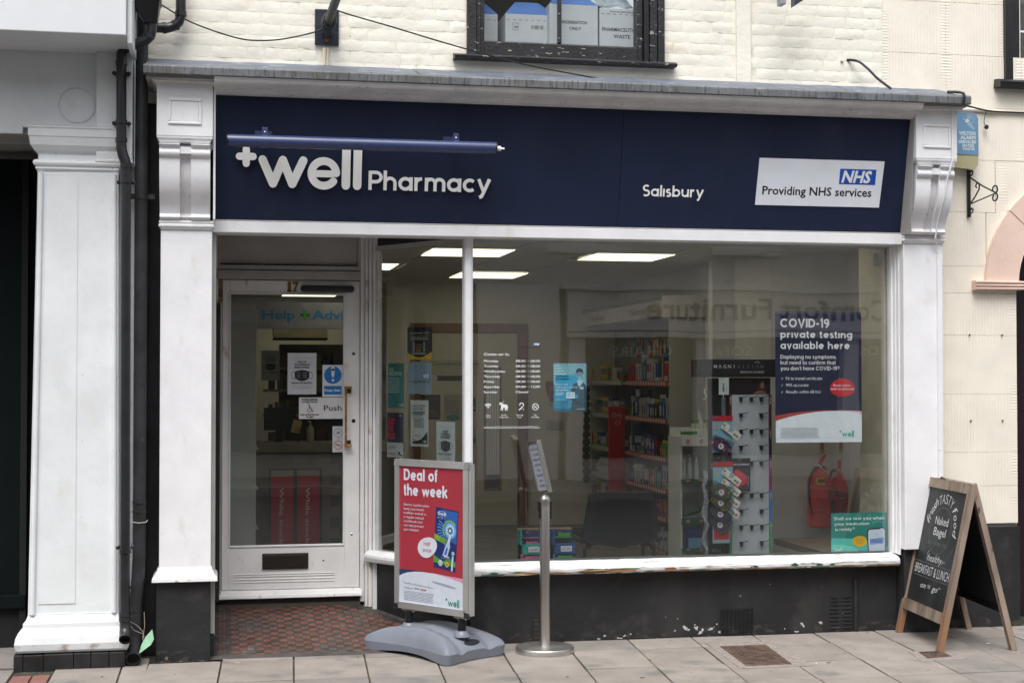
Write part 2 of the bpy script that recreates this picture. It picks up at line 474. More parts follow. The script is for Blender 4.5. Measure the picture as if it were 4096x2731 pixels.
lead_drip = mat('lead_drip_stained', (.145, .152, .165), rough=.6, var=.18, ns=5, bump=.001, bs=40,
           patches=[((.11, .11, .10), 4, .50, .2, (1, 1, 1), None), ((.07, .07, .062), 20, .50, .14, (3, 3, .35), None), ((.25, .265, .28), 34, .62, .1, (2.5, 2.5, .4), None)])
navy = mat('navy_sign_panel', (.0135, .0205, .050), rough=.42, var=.10, ns=3, spec=.32, patches=[((.022, .029, .056), 3, .54, .2, (1, 1, .3), None), ((.03, .035, .055), 90, .74, .04, (1, 1, .4), None)])
navy_tube = mat('navy_tube_paint', (.036, .052, .135), rough=.27, var=.05, ns=30, spec=.6)
sign_white = mat('sign_letter_white', (.93, .93, .93), rough=.4, var=.03)
blackpaint = mat('black_masonry_paint', (.0135, .0135, .0155), rough=.62, var=.3, ns=3, bump=.003, bs=35, bump2=.005, bs2=7,
           patches=[((.035, .034, .033), 5, .55, .2, (1, 1, 1), None), ((.24, .22, .20), 46, .725, .02, (1, 1, 1), None),
                    ((.05, .045, .04), 14, .50, .16, (1, 1, 2), (-.02, .07)), ((.028, .027, .026), 3, .52, .2, (1, 1, .3), None), ((.2, .15, .1), 30, .66, .03, (1, 1, 1), (.0, .035))])
blackgloss = mat('black_gloss_paint', (.012, .012, .014), rough=.3, var=.3, ns=6, bump=.001, bs=40)
flaking = mat('flaking_black_paint', (.016, .016, .018), rough=.42, var=.3, ns=9, bump=.003, bs=50,
           patches=[((.30, .28, .26), 38, .655, .02, (.5, .5, 1.6), None), ((.42, .36, .28), 20, .70, .015, (.6, .6, 1.6), None), ((.50, .42, .33), 10, .655, .015, (.7, 1, 1.4), (3.63, 3.655))])
sill_mat = mat('flaking_white_sill', (.76, .76, .77), rough=.45, var=.05, ns=6, bump=.003, bs=40, stretch=(.3, 1, 1),
           patches=[((.30, .30, .28), 30, .63, .03, (.12, 1, 2.2), None),
                    ((.03, .12, .06), 7, .56, .012, (1, 1, 1), (.418, .452)),
                    ((.36, .20, .10), 3.2, .535, .012, (1, 1, 2), (.415, .45)), ((.10, .07, .05), 16, .60, .02, (.6, 1, 2), (.412, .445))])
slab_mats = [mat('paving_slab_%s' % n, c, rough=.85, var=.10, ns=5, bump=.0012, bs=150, spec=.25,
             patches=[((.175, .165, .155), 3.5, .54, .2, (1, 1, 1), None), ((.10, .095, .09), 1.7, .60, .18, (1, 1, 1), None), ((.14, .13, .12), 60, .66, .08, (1, 1, 1), None),
                      ((.40, .385, .36), 90, .69, .05, (1, 1, 1), None), ((.065, .06, .06), 24, .69, .015, (1, 1, 1), None)])
             for n, c in (('warm', (.262, .234, .211)), ('grey', (.240, .219, .200)), ('pale', (.286, .257, .232)))]
joint_mat = mat('joint_dirt', (.045, .042, .033), rough=.95, var=.4, ns=30, bump=.004, bs=70,
             patches=[((.07, .10, .03), 9, .60, .05, (1, 1, 1), None), ((.20, .18, .15), 40, .62, .1, (1, 1, 1), None)])
red_paver = mat('red_paver', (.22, .10, .08), rough=.85, var=.15, ns=14, bump=.001, bs=120)
asphalt = mat('asphalt', (.05, .05, .052), rough=.9, var=.2, ns=40, bump=.003, bs=200)
kerb_mat = mat('granite_kerb', (.30, .29, .28), rough=.8, var=.2, ns=60, bump=.001, bs=100)
tile_red = mat('red_clay_tile', (.155, .056, .038), rough=.6, var=.3, ns=14, bump=.0006, bs=90, patches=[((.07, .06, .055), 7, .54, .12, (1, 1, 1), None), ((.085, .065, .055), 2.2, .50, .2, (1, 1, 1), None), ((.30, .27, .24), 70, .70, .03, (1, 1, 1), None)])
tile_black = mat('black_clay_tile', (.040, .036, .034), rough=.55, var=.4, ns=14, bump=.0006, bs=90, patches=[((.12, .11, .10), 8, .60, .10, (1, 1, 1), None)])
tile_bed = mat('tile_bed', (.07, .06, .055), rough=.9, var=.3)
stainless = mat('brushed_steel', (.62, .60, .57), rough=.30, var=.08, ns=4, metal=1.0, stretch=(1, 1, .05), bump=.0002, bs=300)
steel_disc = mat('brushed_steel_base', (.62, .60, .58), rough=.42, var=.18, ns=9, metal=1.0, bump=.0003, bs=120)
alu = mat('anodised_aluminium', (.62, .62, .61), rough=.36, var=.04, metal=.75)
chrome = mat('chrome', (.75, .75, .75), rough=.1, metal=1.0)
plastic_black = mat('black_plastic', (.018, .018, .02), rough=.38, var=.2, ns=10)
cast_iron = mat('old_iron_pipe_paint', (.028, .028, .031), rough=.5, var=.35, ns=8, bump=.0015, bs=40,
           patches=[((.35, .34, .33), 13, .69, .03, (1, 1, .3), None)])
base_grey = mat('grey_moulded_plastic', (.185, .205, .245), rough=.36, var=.05, ns=7, spec=.45, bump=.0004, bs=150)
brass = mat('old_brass', (.42, .25, .09), rough=.38, var=.35, ns=20, metal=.85)
gilt = mat('tarnished_brass_number', (.20, .115, .035), rough=.45, var=.35, ns=40, metal=.6)
dark_void = mat('unlit_black', (.004, .004, .005), rough=.8)  # near-black colour stands in for the darkness inside doorways, vents and pipe mouths
door_paint = mat('door_paint', (.74, .73, .725), rough=.42, var=.06, ns=5, bump=.001, bs=30,
           patches=[((.36, .33, .27), 8, .63, .1, (1, 1, .5), None), ((.16, .14, .12), 36, .685, .04, (1, 1, 1), (.15, .30))])
shaded_paint = mat('shaded_frame_paint', (.40, .385, .375), rough=.5, var=.08, ns=6, bump=.001, bs=30)  # white paint darkened to carry the shade of recesses and undersides
render_mat = None
pale_green = pm('#a9dcb8')

# ------------------------------------------------------------------ ground
gd = MB(); gd.box(-30, 40, -2.9, 6.5, -.30, -.012, joint_mat)
tag(gd.build('ground'), 'earth and sand bed below the paving', kind='structure')
rd = MB(); rd.box(-30, 40, -11.6, -3.05, -.30, -.13, asphalt)
tag(rd.build('road'), 'dark asphalt road along the shops', kind='structure')
kb = MB()
kb.box(-30, 40, -3.05, -2.9, -.3, 0, kerb_mat); kb.box(-30, 40, -11.75, -11.6, -.3, 0, kerb_mat)
tag(kb.build('kerb'), kind='structure')
pv = MB(); pv.box(-30, 40, -14.0, -11.75, -.3, 0, slab_mats[1])
tag(pv.build('far_pavement'), kind='structure')

pavement = thing('pavement', 'grey concrete slab pavement in front of the shops', None)
pavement['kind'] = 'structure'
cross = [-.39 + .415 * i for i in range(0, 17)]
def cx_(i, y):
    x0 = cross[i]; sk = .03 + min(.065, max(0, (x0 + .4) * .02))
    return x0 + sk * (y + .37)
def ry_(j, x):
    if j == 0: return -.008 if x > .9 else -.135
    if j == 1: return -.27 - .030 * max(-.2, min(x, 4.2))
    if j == 2: return -.875 - .010 * x
    return -.875 - .505 * (j - 2) - .006 * x
holes = [(2.90, 3.42, -1.06, -.24), (4.03, 4.33, -1.02, -.76)]
def slab(c4, m, name='slab', z=0.0):
    dz = random.uniform(-.0025, .0025); t = [random.uniform(-.0015, .0015) for _ in range(4)]
    vs = [(x, y, z + dz + t[k]) for k, (x, y) in enumerate(c4)] + [(x, y, z - .011) for x, y in c4]
    b = MB(); b.add(vs, [(0, 1, 2, 3), (0, 4, 5, 1), (1, 5, 6, 2), (2, 6, 7, 3), (3, 7, 4, 0)], m)
    o = b.build(name, pavement, bev=.0035, seg=2)
    return o
g = .0045
for i in range(-1, 16):
    for j in range(0, 5):
        if i < 0:
            if j < 1: continue
            if j == 1: continue
            xs = None
        if i == -1:
            x0 = lambda y: cx_(0, y) - .43
        a = (lambda y, i=i: cx_(0, y) - .415 if i < 0 else cx_(i, y)); b_ = (lambda y, i=i: cx_(i + 1, y))
        ym = (ry_(j, 0), ry_(j + 1, 0))
        xl, xr = a(-.5), b_(-.5)
        y0l, y0r = ry_(j, xl), ry_(j, xr); y1l, y1r = ry_(j + 1, xl), ry_(j + 1, xr)
        if i == 2 and j == 0: y0l = y0r = -.20
        if i in (0, 1) and j == 0: y0l = y0r = -.20
        if xl < 0 and j == 0: continue
        c4 = [(a(y1l) + g, y1l + g), (b_(y1r) - g, y1r + g), (b_(y0r) - g, y0r - g), (a(y0l) + g, y0l - g)]
        slab(c4, random.choice(slab_mats))
# slabs and two red pavers before the left pier
for (xa, xb, ya, yb, m) in [(-1.11, -1.005, -.80, -.475, red_paver), (-1.0, -.905, -.80, -.475, red_paver), (-.90, -.535, -.93, -.29, slab_mats[0]),
                            (-.53, -.385, -.86, -.05, slab_mats[2]), (-1.6, -1.12, -1.1, -.3, slab_mats[1]), (-1.11, -.81, -1.38, -.95, slab_mats[1])]:
    slab([(xa + .003, ya + .003), (xb - .003, ya + .003), (xb - .003, yb - .003), (xa + .003, yb - .003)], m, 'paver' if m is red_paver else 'slab')
for i in range(6):
    for j in range(3):
        xa = -1.6 - .5 * i
        slab([(xa - .496, -.8 - .6 * j + .003), (xa, -.8 - .6 * j + .003), (xa, -.2 - .6 * j - .003), (xa - .496, -.2 - .6 * j - .003)], slab_mats[1])
moss = MB()
for k in range(26):
    i = random.choice([6, 7, 7, 8, 9, 11]); y = random.uniform(-1.3, -.1); x = cx_(i, y) + random.uniform(-.004, .004)
    if k > 20: x = random.uniform(4.95, 5.08); y = random.uniform(-.03, -.005)
    for q in range(5):
        xx = x + random.gauss(0, .008); yy = y + random.gauss(0, .02 if k < 21 else .005); s = random.uniform(.002, .005)
        moss.lathe((xx, yy, -.006), [(0, s * 1.6), (s * .8, s * 1.1), (s, 0)], pm('#4d5a24', .9), seg=5)
tag(moss.build('moss', pavement, smooth=True), kind='stuff')
lit = MB()
for (x, y) in [(3.48, -.99), (3.40, -1.0), (4.7, -.6), (4.62, -.78), (.12, -.35), (1.9, -1.1), (-.62, -.6), (2.3, -1.2)]:
    lit.obox((x, y, .004), ((random.uniform(.004, .012), .003, 0), (-.002, .004, 0), (0, 0, .0015)), pm(random.choice(['#c9b49a', '#e2e2e0', '#7a6a55']), .8))
tag(lit.build('litter', pavement), kind='stuff')

grit = MB(); _gm = [pm('#6b6357', .9), pm('#3a352e', .9), pm('#8f887c', .9)]
for k in range(150):
    x = random.choice([random.uniform(1.6, 4.3), random.uniform(-.35, -.05), random.uniform(4.65, 5.2), random.uniform(0, 1.5)]); y = -.008 - abs(random.gauss(0, .018)) - (.20 if x < -.03 else .15 if x < 1.5 else .02 if x > 4.6 else 0); s = random.uniform(.0012, .0042)
    grit.lathe((x, y, -.001), [(s, 0), (s * .8, s * .7), (0, s)], random.choice(_gm), seg=5)
tag(grit.build('grit', pavement), kind='stuff')
# inspection covers
iron = mat('rusty_cast_iron', (.105, .066, .050), rough=.7, var=.35, ns=18, bump=.001, bs=120, patches=[((.05, .04, .037), 10, .55, .1, (1, 1, 1), None)])
mort = mat('cover_mortar', (.27, .235, .215), rough=.9, var=.2, ns=30, bump=.003, bs=120, patches=[((.12, .11, .1), 60, .62, .1, (1, 1, 1), None)])
def cover(name, label, c4, o4, nx, ny):
    cx = sum(p[0] for p in c4) / 4; cy = sum(p[1] for p in c4) / 4
    t = thing(name, label, 'manhole cover', (cx, cy, 0))
    def blp(q, u, v):
        return ((1 - u) * ((1 - v) * q[0][0] + v * q[3][0]) + u * ((1 - v) * q[1][0] + v * q[2][0]),
                (1 - u) * ((1 - v) * q[0][1] + v * q[3][1]) + u * ((1 - v) * q[1][1] + v * q[2][1]))
    b = MB(); vs = [(x, y, .0035) for x, y in o4] + [(x, y, -.01) for x, y in o4]
    b.add(vs, [(0, 1, 2, 3), (0, 4, 5, 1), (1, 5, 6, 2), (2, 6, 7, 3), (3, 7, 4, 0)], mort); b.build('mortar_surround', t)
    b = MB(); vs = [(x, y, .0065) for x, y in c4] + [(x, y, -.01) for x, y in c4]
    b.add(vs, [(0, 1, 2, 3), (0, 4, 5, 1), (1, 5, 6, 2), (2, 6, 7, 3), (3, 7, 4, 0)], iron); b.build('frame', t)
    b = MB()
    for i in range(nx):
        for j in range(ny):
            u0 = .06 + .88 * i / nx; u1 = .06 + .88 * (i + .62) / nx; v0 = .06 + .88 * j / ny; v1 = .06 + .88 * (j + .62) / ny
            q = [blp(c4, u0, v0), blp(c4, u1, v0), blp(c4, u1, v1), blp(c4, u0, v1)]
            b.add([(x, y, .0095) for x, y in q] + [(x, y, .006) for x, y in q], [(0, 1, 2, 3), (0, 4, 5, 1), (1, 5, 6, 2), (2, 6, 7, 3), (3, 7, 4, 0)], iron)
    tag(b.build('raised_tread', t), kind='stuff')
cover('inspection_cover', 'large rusty square iron cover with raised tread set in the pavement', [(2.975, -1.0), (3.25, -1.0), (3.325, -.385), (3.03, -.385)],
      [(2.92, -1.06), (3.36, -1.055), (3.42, -.25), (2.985, -.255)], 11, 13)
cover('stopcock_cover', 'small rusty iron cover beneath the front leg of the chalkboard', [(4.10, -.985), (4.27, -.955), (4.285, -.785), (4.14, -.79)],
      [(4.03, -1.06), (4.33, -1.03), (4.36, -.75), (4.09, -.755)], 5, 5)

# ------------------------------------------------------------------ tiled entrance floor: a ramp up to the door
lobby = thing('lobby_floor', 'red and black chequered tile floor of the shop entrance', None); lobby['kind'] = 'structure'
def rz(y): return .002 + (y + .14) / .99 * .142 if y < .86 else .144
def edge_x(y):  # foot of the slanting stall riser
    return 1.50 - (max(y, 0)) * .64 if y > 0 else 1.50
b = MB(); b.add([(-.05, -.20, -.001), (1.52, -.20, -.001), (1.52, 0, rz(0) - .004), (.98, .9, .14), (-.05, .9, .14), (-.05, 0, rz(0) - .004)], [(0, 1, 2, 5), (5, 2, 3, 4)], tile_bed)
b.build('bedding', lobby)
b = MB(); s = .0485; k = 0
def ramp_tile(x0, x1, y0, y1, m, e=.0008):
    z0, z1 = rz(y0), rz(y1); h = random.uniform(0, .0008) + .0012
    b.add([(x0 + e, y0 + e, z0 + h), (x1 - e, y0 + e, z0 + h), (x1 - e, y1 - e, z1 + h), (x0 + e, y1 - e, z1 + h),
           (x0 + e, y0 + e, z0 - .003), (x1 - e, y0 + e, z0 - .003), (x1 - e, y1 - e, z1 - .003), (x0 + e, y1 - e, z1 - .003)],
          [(0, 1, 2, 3), (0, 4, 5, 1), (1, 5, 6, 2), (2, 6, 7, 3), (3, 7, 4, 0)], m)
    
for j in range(22):
    y0 = -.185 + s * j
    if y0 + s > .86: break
    for i in range(33):
        x0 = .085 + s * i
        lim = edge_x(y0 + s / 2) - .015
        if y0 < 0: lim = 1.47
        if x0 + s > lim: continue
        near = x0 + 2.2 * s > lim
        ramp_tile(x0, x0 + s, y0, y0 + s, tile_black if (i + j) % 2 or near or j == 0 else tile_red)
for j in range(44):       # border strips on the left, half-size tiles
    y0 = -.185 + s / 2 * j
    if y0 + s / 2 > .86: break
    ramp_tile(.060, .083, y0, y0 + s / 2, tile_black)
    ramp_tile(.036, .058, y0, y0 + s / 2, tile_red if j % 2 else tile_black)
    ramp_tile(.012, .034, y0, y0 + s / 2, tile_black if j % 2 else tile_red)
    ramp_tile(-.045, .010, y0, y0 + s / 2, tile_black)
tag(b.build('tile', lobby), kind='stuff')

# ------------------------------------------------------------------ the pharmacy building: painted brick wall
bld = thing('brick_building', 'cream painted brick upper wall above the pharmacy with a black sash window', 'building', (0, 0, 3.5))
WX0, WX1, WZ0 = 1.515, 2.795, 3.652
w = MB()
w.box(-.47, WX0, .0, .30, 3.30, 7.5, mortar); w.box(WX1, 4.303, .0, .30, 3.30, 7.5, mortar)
w.box(WX0, WX1, .0, .30, 3.30, WZ0, mortar); w.box(WX0, WX1, .0, .30, 4.75, 7.5, mortar)
w.box(-.47, 4.303, .3, .32, 3.3, WZ0, mortar)
w.build('wall', bld)
def brick_mesh(seed):
    rr = random.Random(seed); b = MB(); nx, nz = 6, 3; vs = []
    for k in range(nz + 1):
        for i in range(nx + 1):
            ex = 1 if i in (0, nx) else 0; ez = 1 if k in (0, nz) else 0
            y = -.0050 + rr.uniform(-.0022, .0022) + (.0036 if (ex or ez) else 0) + (.001 if ex and ez else 0)
            vs.append((i / nx + (rr.uniform(-.012, .012)), y, k / nz + rr.uniform(-.035, .035)))
    n1 = nx + 1; fs = []
    for k in range(nz):
        for i in range(nx): fs.append((k * n1 + i, k * n1 + i + 1, (k + 1) * n1 + i + 1, (k + 1) * n1 + i))
    ring = [i for i in range(n1)] + [k * n1 + nx for k in range(1, nz + 1)] + [nz * n1 + i for i in range(nx - 1, -1, -1)] + [k * n1 for k in range(nz - 1, 0, -1)]
    m0 = len(vs); vs += [(min(1.0, max(0, vs[q][0])), .004, min(1, max(0, vs[q][2]))) for q in ring]
    for a in range(len(ring)): fs.append((ring[a], m0 + a, m0 + (a + 1) % len(ring), ring[(a + 1) % len(ring)]))
    b.add(vs, fs, cream); o = b.build('brick', local=True, smooth=True); me = o.data; bpy.data.objects.remove(o); return me
bms = [brick_mesh(i) for i in range(8)]
def brick_(x, z, l, h):
    o = bpy.data.objects.new('brick', random.choice(bms)); COL.objects.link(o); o.parent = bld
    o.location = Vector((x, 0, z)) - ORG[bld.name]; o.scale = (l, random.choice((.35, .5, .65, .85)) * random.uniform(.85, 1.1), h)
zc = 3.515; row = 0; rr = random.Random(5)
while zc < 4.42:
    hh = .0715; x = -.47 + (0 if row % 2 else -.11); n = 0
    while x < 4.30:
        l = rr.choice([.208, .215, .205, .212, .105 if rr.random() < .5 else .2])
        x0, x1 = max(x, -.47), min(x + l, 4.300)
        if zc + hh > WZ0 and x1 > WX0 and x0 < WX1:
            if x0 < WX0 - .04: x1 = WX0
            elif x1 > WX1 + .04: x0 = WX1
            else: x += l; continue
        if x1 > 3.28 and x0 < 3.38: 
            if x0 < 3.24: x1 = 3.28
            elif x1 > 3.42: x0 = 3.38
            else: x += l; continue
        if x1 - x0 > .03 and not (zc < 3.60 and zc + hh > 3.60 and False):
            hz = hh - .0045
            if zc < 3.64 and zc + hz > WZ0 and x0 > 1.43 and x1 < 2.87: hz = WZ0 - zc
            brick_(x0 + .002, zc + rr.uniform(-.0015, .0015), x1 - x0 - .005, hz)
        x += l
    zc += hh; row += 1
b = MB(); b.box(3.282, 3.378, -.022, .0, 3.535, 6, cream); b.build('flat_strip', bld, bev=.004)
rust = mat('rust_run', (.62, .40, .16), rough=.7)
# rust run below the bracket plate is a thin stain film with its own shape
cream_rust = mat('rust_stained_paint', (.79, .71, .52), rough=.65, var=.04, ns=8, patches=[((.60, .38, .13), 22, .50, .16, (3, 1, .3), None)])
for (xa, za, zb, ww) in [(.630, 3.565, 3.668, .010), (.652, 3.56, 3.668, .006)]:
    b = MB(); pts = [(xa - ww, zb), (xa + ww, zb), (xa + ww * .8, (za + zb) / 2), (xa + ww * .5, za), (xa - ww * .3, za), (xa - ww * .7, (za + zb) / 2)]
    b.prism(pts, face(0, -.0125, 0), 0, .0009, cream_rust); b.build('rust_stain', bld)
# sash window
f = MB()
f.box(1.515, 1.575, -.025, .10, WZ0, 4.75, flaking); f.box(1.578, 1.602, -.012, .10, WZ0, 4.75, flaking); f.box(1.604, 1.632, .015, .10, WZ0, 4.75, flaking)
wf = f.build('window', bld, bev=.003)
f = MB(); f.box(2.628, 2.665, .03, .12, WZ0, 4.75, flaking); f.box(2.668, 2.70, .0, .12, WZ0, 4.75, blackgloss); f.box(2.702, 2.75, -.018, .12, WZ0, 4.75, flaking); f.box(2.752, 2.795, -.03, .12, WZ0, 4.75, flaking)
f.build('jamb', wf, bev=.003)
f = MB(); f.sweep([(.02, WZ0 + .0), (.02, 3.755), (.045, 3.768), (.075, 3.768), (.075, WZ0)], 1.634, 2.626, flaking); f.build('bottom_rail', wf, bev=.003)
f = MB(); f.box(2.108, 2.132, .028, .06, 3.769, 4.75, flaking); f.build('glazing_bar', wf, bev=.003)
f = MB(); f.box(1.634, 2.626, .046, .050, 3.769, 4.75, glass('upper_glass', (.9, .92, .92), .75)); f.build('pane', wf)
f = MB(); f.sweep([(-.075, 3.627), (-.078, 3.645), (-.05, 3.66), (.02, 3.664), (.02, 3.627)], 1.43, 2.865, flaking); f.build('window_sill', bld, bev=.003)
f = MB(); f.box(1.5, 2.8, 1.6, 1.62, 3.3, 5.2, mat('upper_room_wall', (.16, .15, .14), rough=.9)); f.box(.6, 3.4, .33, 1.6, 5.0, 5.02, pm('#4a4843'))
f.box(1.2, 3.1, .12, 1.6, 3.60, 3.62, pm('#777068')); f.build('upper_room', bld)

# clinical waste boxes on the upper window board
wb = mat('waste_carton_white', (.62, .63, .66), rough=.6, var=.04, ns=8); wblue = mat('waste_carton_blue', (.10, .20, .50), rough=.55, var=.08, ns=10)
def carton(x0, x1, z1, y, label, lid=True, peak=None, lines=(), dash=True, rot=0.0, nm='waste_box'):
    t = thing(nm, label, 'box', (x0, y, 3.62), 'cardboard waste boxes behind the upper window')
    b = MB(); d = .28; b.box(x0, x1, y, y + d, 3.62, z1, wb); bd = b.build('carton', t, bev=.003)
    if lid:
        b = MB(); h = .105; i_ = (x1 - x0) * .27
        vs = [(x0, y, z1), (x1, y, z1), (x1, y + d, z1), (x0, y + d, z1), (x0 + i_, y + d * .42, z1 + h), (x1 - i_, y + d * .42, z1 + h), (x1 - i_, y + d * .58, z1 + h), (x0 + i_, y + d * .58, z1 + h)]
        b.add(vs, [(0, 1, 5, 4), (1, 2, 6, 5), (2, 3, 7, 6), (3, 0, 4, 7), (4, 5, 6, 7)], wblue); b.build('lid', t)
        fr = Fr(((x0 + x1) / 2, y + d * .42 - .014, z1 + h * .62), (1, 0, 0), (0, d * .42, h))
        b = MB(); poly(b, fr, [(-.045, -.01), (-.03, -.024), (.03, -.024), (.045, -.01), (.045, .01), (.03, .02), (-.03, .02), (-.045, .01)], pm('#15151a'), 8); b.build('handle_slot', t)
    b = MB(); fr = face(x0, y, 3.62)
    W = x1 - x0
    if dash:
        for k in range(int(W / .04)): rect(b, fr, .01 + k * .04, z1 - 3.62 - .04, .03 + k * .04, z1 - 3.62 - .037, pm('#3d4450'), 1)
    for (s_, x, z, h, w_) in lines: text(b, fr, s_, x, z, h, pm('#1b1c22'), w=w_, al='C', bold=.015, lay=1)
    if b.v: b.build('lettering', t)
    return t
carton(1.49, 1.77, 4.00, .30, 'white waste box with blue lid cut off at the left edge of the upper window')
t = carton(1.80, 2.13, 3.985, .20, 'white waste box with blue handled lid and a barcode, left of the incineration box')
b = MB(); fr = face(1.80, .20, 3.62)
for k in range(18): rect(b, fr, .17 + k * .0045, .27, .17 + k * .0045 + random.choice([.001, .002, .003]), .295, pm('#222222'), 1)
stroke(b, fr, [(.05, .26), (.085, .26), (.085, .305), (.05, .305)], .002, pm('#222222'), .0008, closed=True)
poly(b, fr, [(.058, .275), (.064, .292), (.070, .275)], pm('#222222')); poly(b, fr, [(.071, .275), (.077, .292), (.082, .275)], pm('#222222'))
b.build('barcode', t)
carton(2.075, 2.395, 4.045, .13, 'tallest white waste box printed incineration only, behind the glazing bar', lines=[('INCINERATION', .165, .300, .020, .165), ('ONLY', .17, .260, .020, None)], dash=False)
carton(2.405, 2.70, 4.032, .125, 'white pharmaceutical waste box at the right of the upper window', lid=False,
       lines=[('DO NOT FILL ABOVE THIS LINE', .15, .385, .009, .16), ('PHARMACEUTICAL', .148, .262, .023, .262), ('WASTE', .148, .218, .023, None)])
b = MB(); pts = []
for k in range(7): pts.append((2.33 + .05 * k, 4.045 + .008 * math.sin(k * 2)))
vs = [(x, .14 + .02 * math.sin(i * 3), z) for i, (x, z) in enumerate(pts)] + [(x - .02, .30 + .02 * math.cos(i * 2), z + .13 + .02 * math.sin(i)) for i, (x, z) in enumerate(pts)]
b.add(vs, [(i, i + 1, i + 8, i + 7) for i in range(6)], mat('blue_bag_film', (.42, .47, .52), rough=.3, var=.2, ns=30)); o = b.build('plastic_bag', smooth=True)
md = o.modifiers.new('thick', 'SOLIDIFY'); md.thickness = .004
tag(o, 'crumpled pale plastic bag lying over the pharmaceutical waste box', 'bag')

# ------------------------------------------------------------------ stucco building on the right
def render_material():
    m = mat('combed_stucco', (.80, .745, .645), rough=.75, var=.05, ns=4, bump=0, patches=[((.70, .69, .62), 2.2, .52, .2, (1, 1, 1), (.6, 2.0)), ((.42, .36, .27), 30, .72, .04, (1, 1, 1), None)])
    nt = m.node_tree; N, L = nt.nodes, nt.links; b_ = N['Principled BSDF']
    tc = N.new('ShaderNodeTexCoord'); geo = N.new('ShaderNodeNewGeometry')
    def wav(ax, sc):
        wv = N.new('ShaderNodeTexWave'); wv.bands_direction = ax; wv.inputs['Scale'].default_value = sc
        wv.inputs['Distortion'].default_value = 2.0; wv.inputs['Detail'].default_value = 3; wv.inputs['Detail Scale'].default_value = 2
        L.new(geo.outputs['Position'], wv.inputs['Vector']); return wv.outputs['Fac']
    sp = N.new('ShaderNodeSeparateXYZ'); L.new(tc.outputs['Generated'], sp.inputs[0])
    a = N.new('ShaderNodeMath'); a.operation = 'SUBTRACT'; L.new(sp.outputs[0], a.inputs[0]); a.inputs[1].default_value = .5
    c = N.new('ShaderNodeMath'); c.operation = 'ABSOLUTE'; L.new(a.outputs[0], c.inputs[0])
    g_ = N.new('ShaderNodeMath'); g_.operation = 'GREATER_THAN'; L.new(c.outputs[0], g_.inputs[0]); g_.inputs[1].default_value = .43
    mx = N.new('ShaderNodeMix'); L.new(g_.outputs[0], mx.inputs[0]); L.new(wav('X', 14), mx.inputs[2]); L.new(wav('Z', 16), mx.inputs[3])
    n = N.new('ShaderNodeTexNoise'); n.inputs['Scale'].default_value = 2.5; L.new(geo.outputs['Position'], n.inputs['Vector'])
    r = N.new('ShaderNodeMapRange'); r.inputs[1].default_value = .40; r.inputs[2].default_value = .60; L.new(n.outputs['Fac'], r.inputs[0])
    mu = N.new('ShaderNodeMath'); mu.operation = 'MULTIPLY'; L.new(mx.outputs[0], mu.inputs[0]); L.new(r.outputs[0], mu.inputs[1])
    n2 = N.new('ShaderNodeTexNoise'); n2.inputs['Scale'].default_value = 26; n2.inputs['Detail'].default_value = 6; L.new(geo.outputs['Position'], n2.inputs['Vector'])
    ad = N.new('ShaderNodeMath'); ad.operation = 'ADD'; L.new(mu.outputs[0], ad.inputs[0]); L.new(n2.outputs['Fac'], ad.inputs[1])
    bn = N.new('ShaderNodeBump'); bn.inputs['Strength'].default_value = 1; bn.inputs['Distance'].default_value = .0017
    L.new(ad.outputs[0], bn.inputs['Height']); L.new(bn.outputs[0], b_.inputs['Normal'])
    return m
stucco = render_material()
sb = thing('stucco_building', 'pale cream stucco building with a black plinth and a pink arch at the far right', 'building', (4.9, 0, 0))
AX, AZ, AR = 5.765, 2.28, .515
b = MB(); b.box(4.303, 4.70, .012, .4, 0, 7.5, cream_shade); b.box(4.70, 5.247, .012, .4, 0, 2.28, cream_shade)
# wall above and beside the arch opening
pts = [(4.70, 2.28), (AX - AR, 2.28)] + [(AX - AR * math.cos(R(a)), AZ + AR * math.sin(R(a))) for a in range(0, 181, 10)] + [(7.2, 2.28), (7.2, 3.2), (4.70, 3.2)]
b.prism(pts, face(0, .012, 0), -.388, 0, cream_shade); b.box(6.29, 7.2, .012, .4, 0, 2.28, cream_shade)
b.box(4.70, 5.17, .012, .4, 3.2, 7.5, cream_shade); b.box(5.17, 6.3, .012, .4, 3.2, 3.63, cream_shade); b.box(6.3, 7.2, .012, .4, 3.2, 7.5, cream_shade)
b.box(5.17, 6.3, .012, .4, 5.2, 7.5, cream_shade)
b.build('wall', sb)
rows = [.68, .93, 1.155, 1.54, 1.93, 2.21, 2.39, 2.75, 3.10, 3.45, 3.80, 4.15, 4.6]
for k in range(len(rows) - 1):
    z0, z1 = rows[k] + .0008, rows[k + 1] - .0008
    if k < 5: cols = [4.64, 5.250]
    elif k < 8: cols = [4.64, 5.02]
    elif z0 > 3.60: cols = [4.303, 4.75, 5.17]
    elif z0 > 3.4: cols = [4.303, 4.75, 5.30, 5.85]
    else: cols = [4.60, 5.30, 5.85]
    if k == 5: cols = [4.64, 5.25]
    for q in range(len(cols) - 1):
        x0, x1 = cols[q] + .0006, cols[q + 1] - .0006
        if k >= 6 and k < 8:
            zz = z1
            x1 = 5.03 if k == 6 else 5.10
        bb = MB(); bb.box(x0, x1, .0 - random.uniform(0, .001), .014, z0, z1, stucco); bb.build('render_block', sb, bev=.0015)
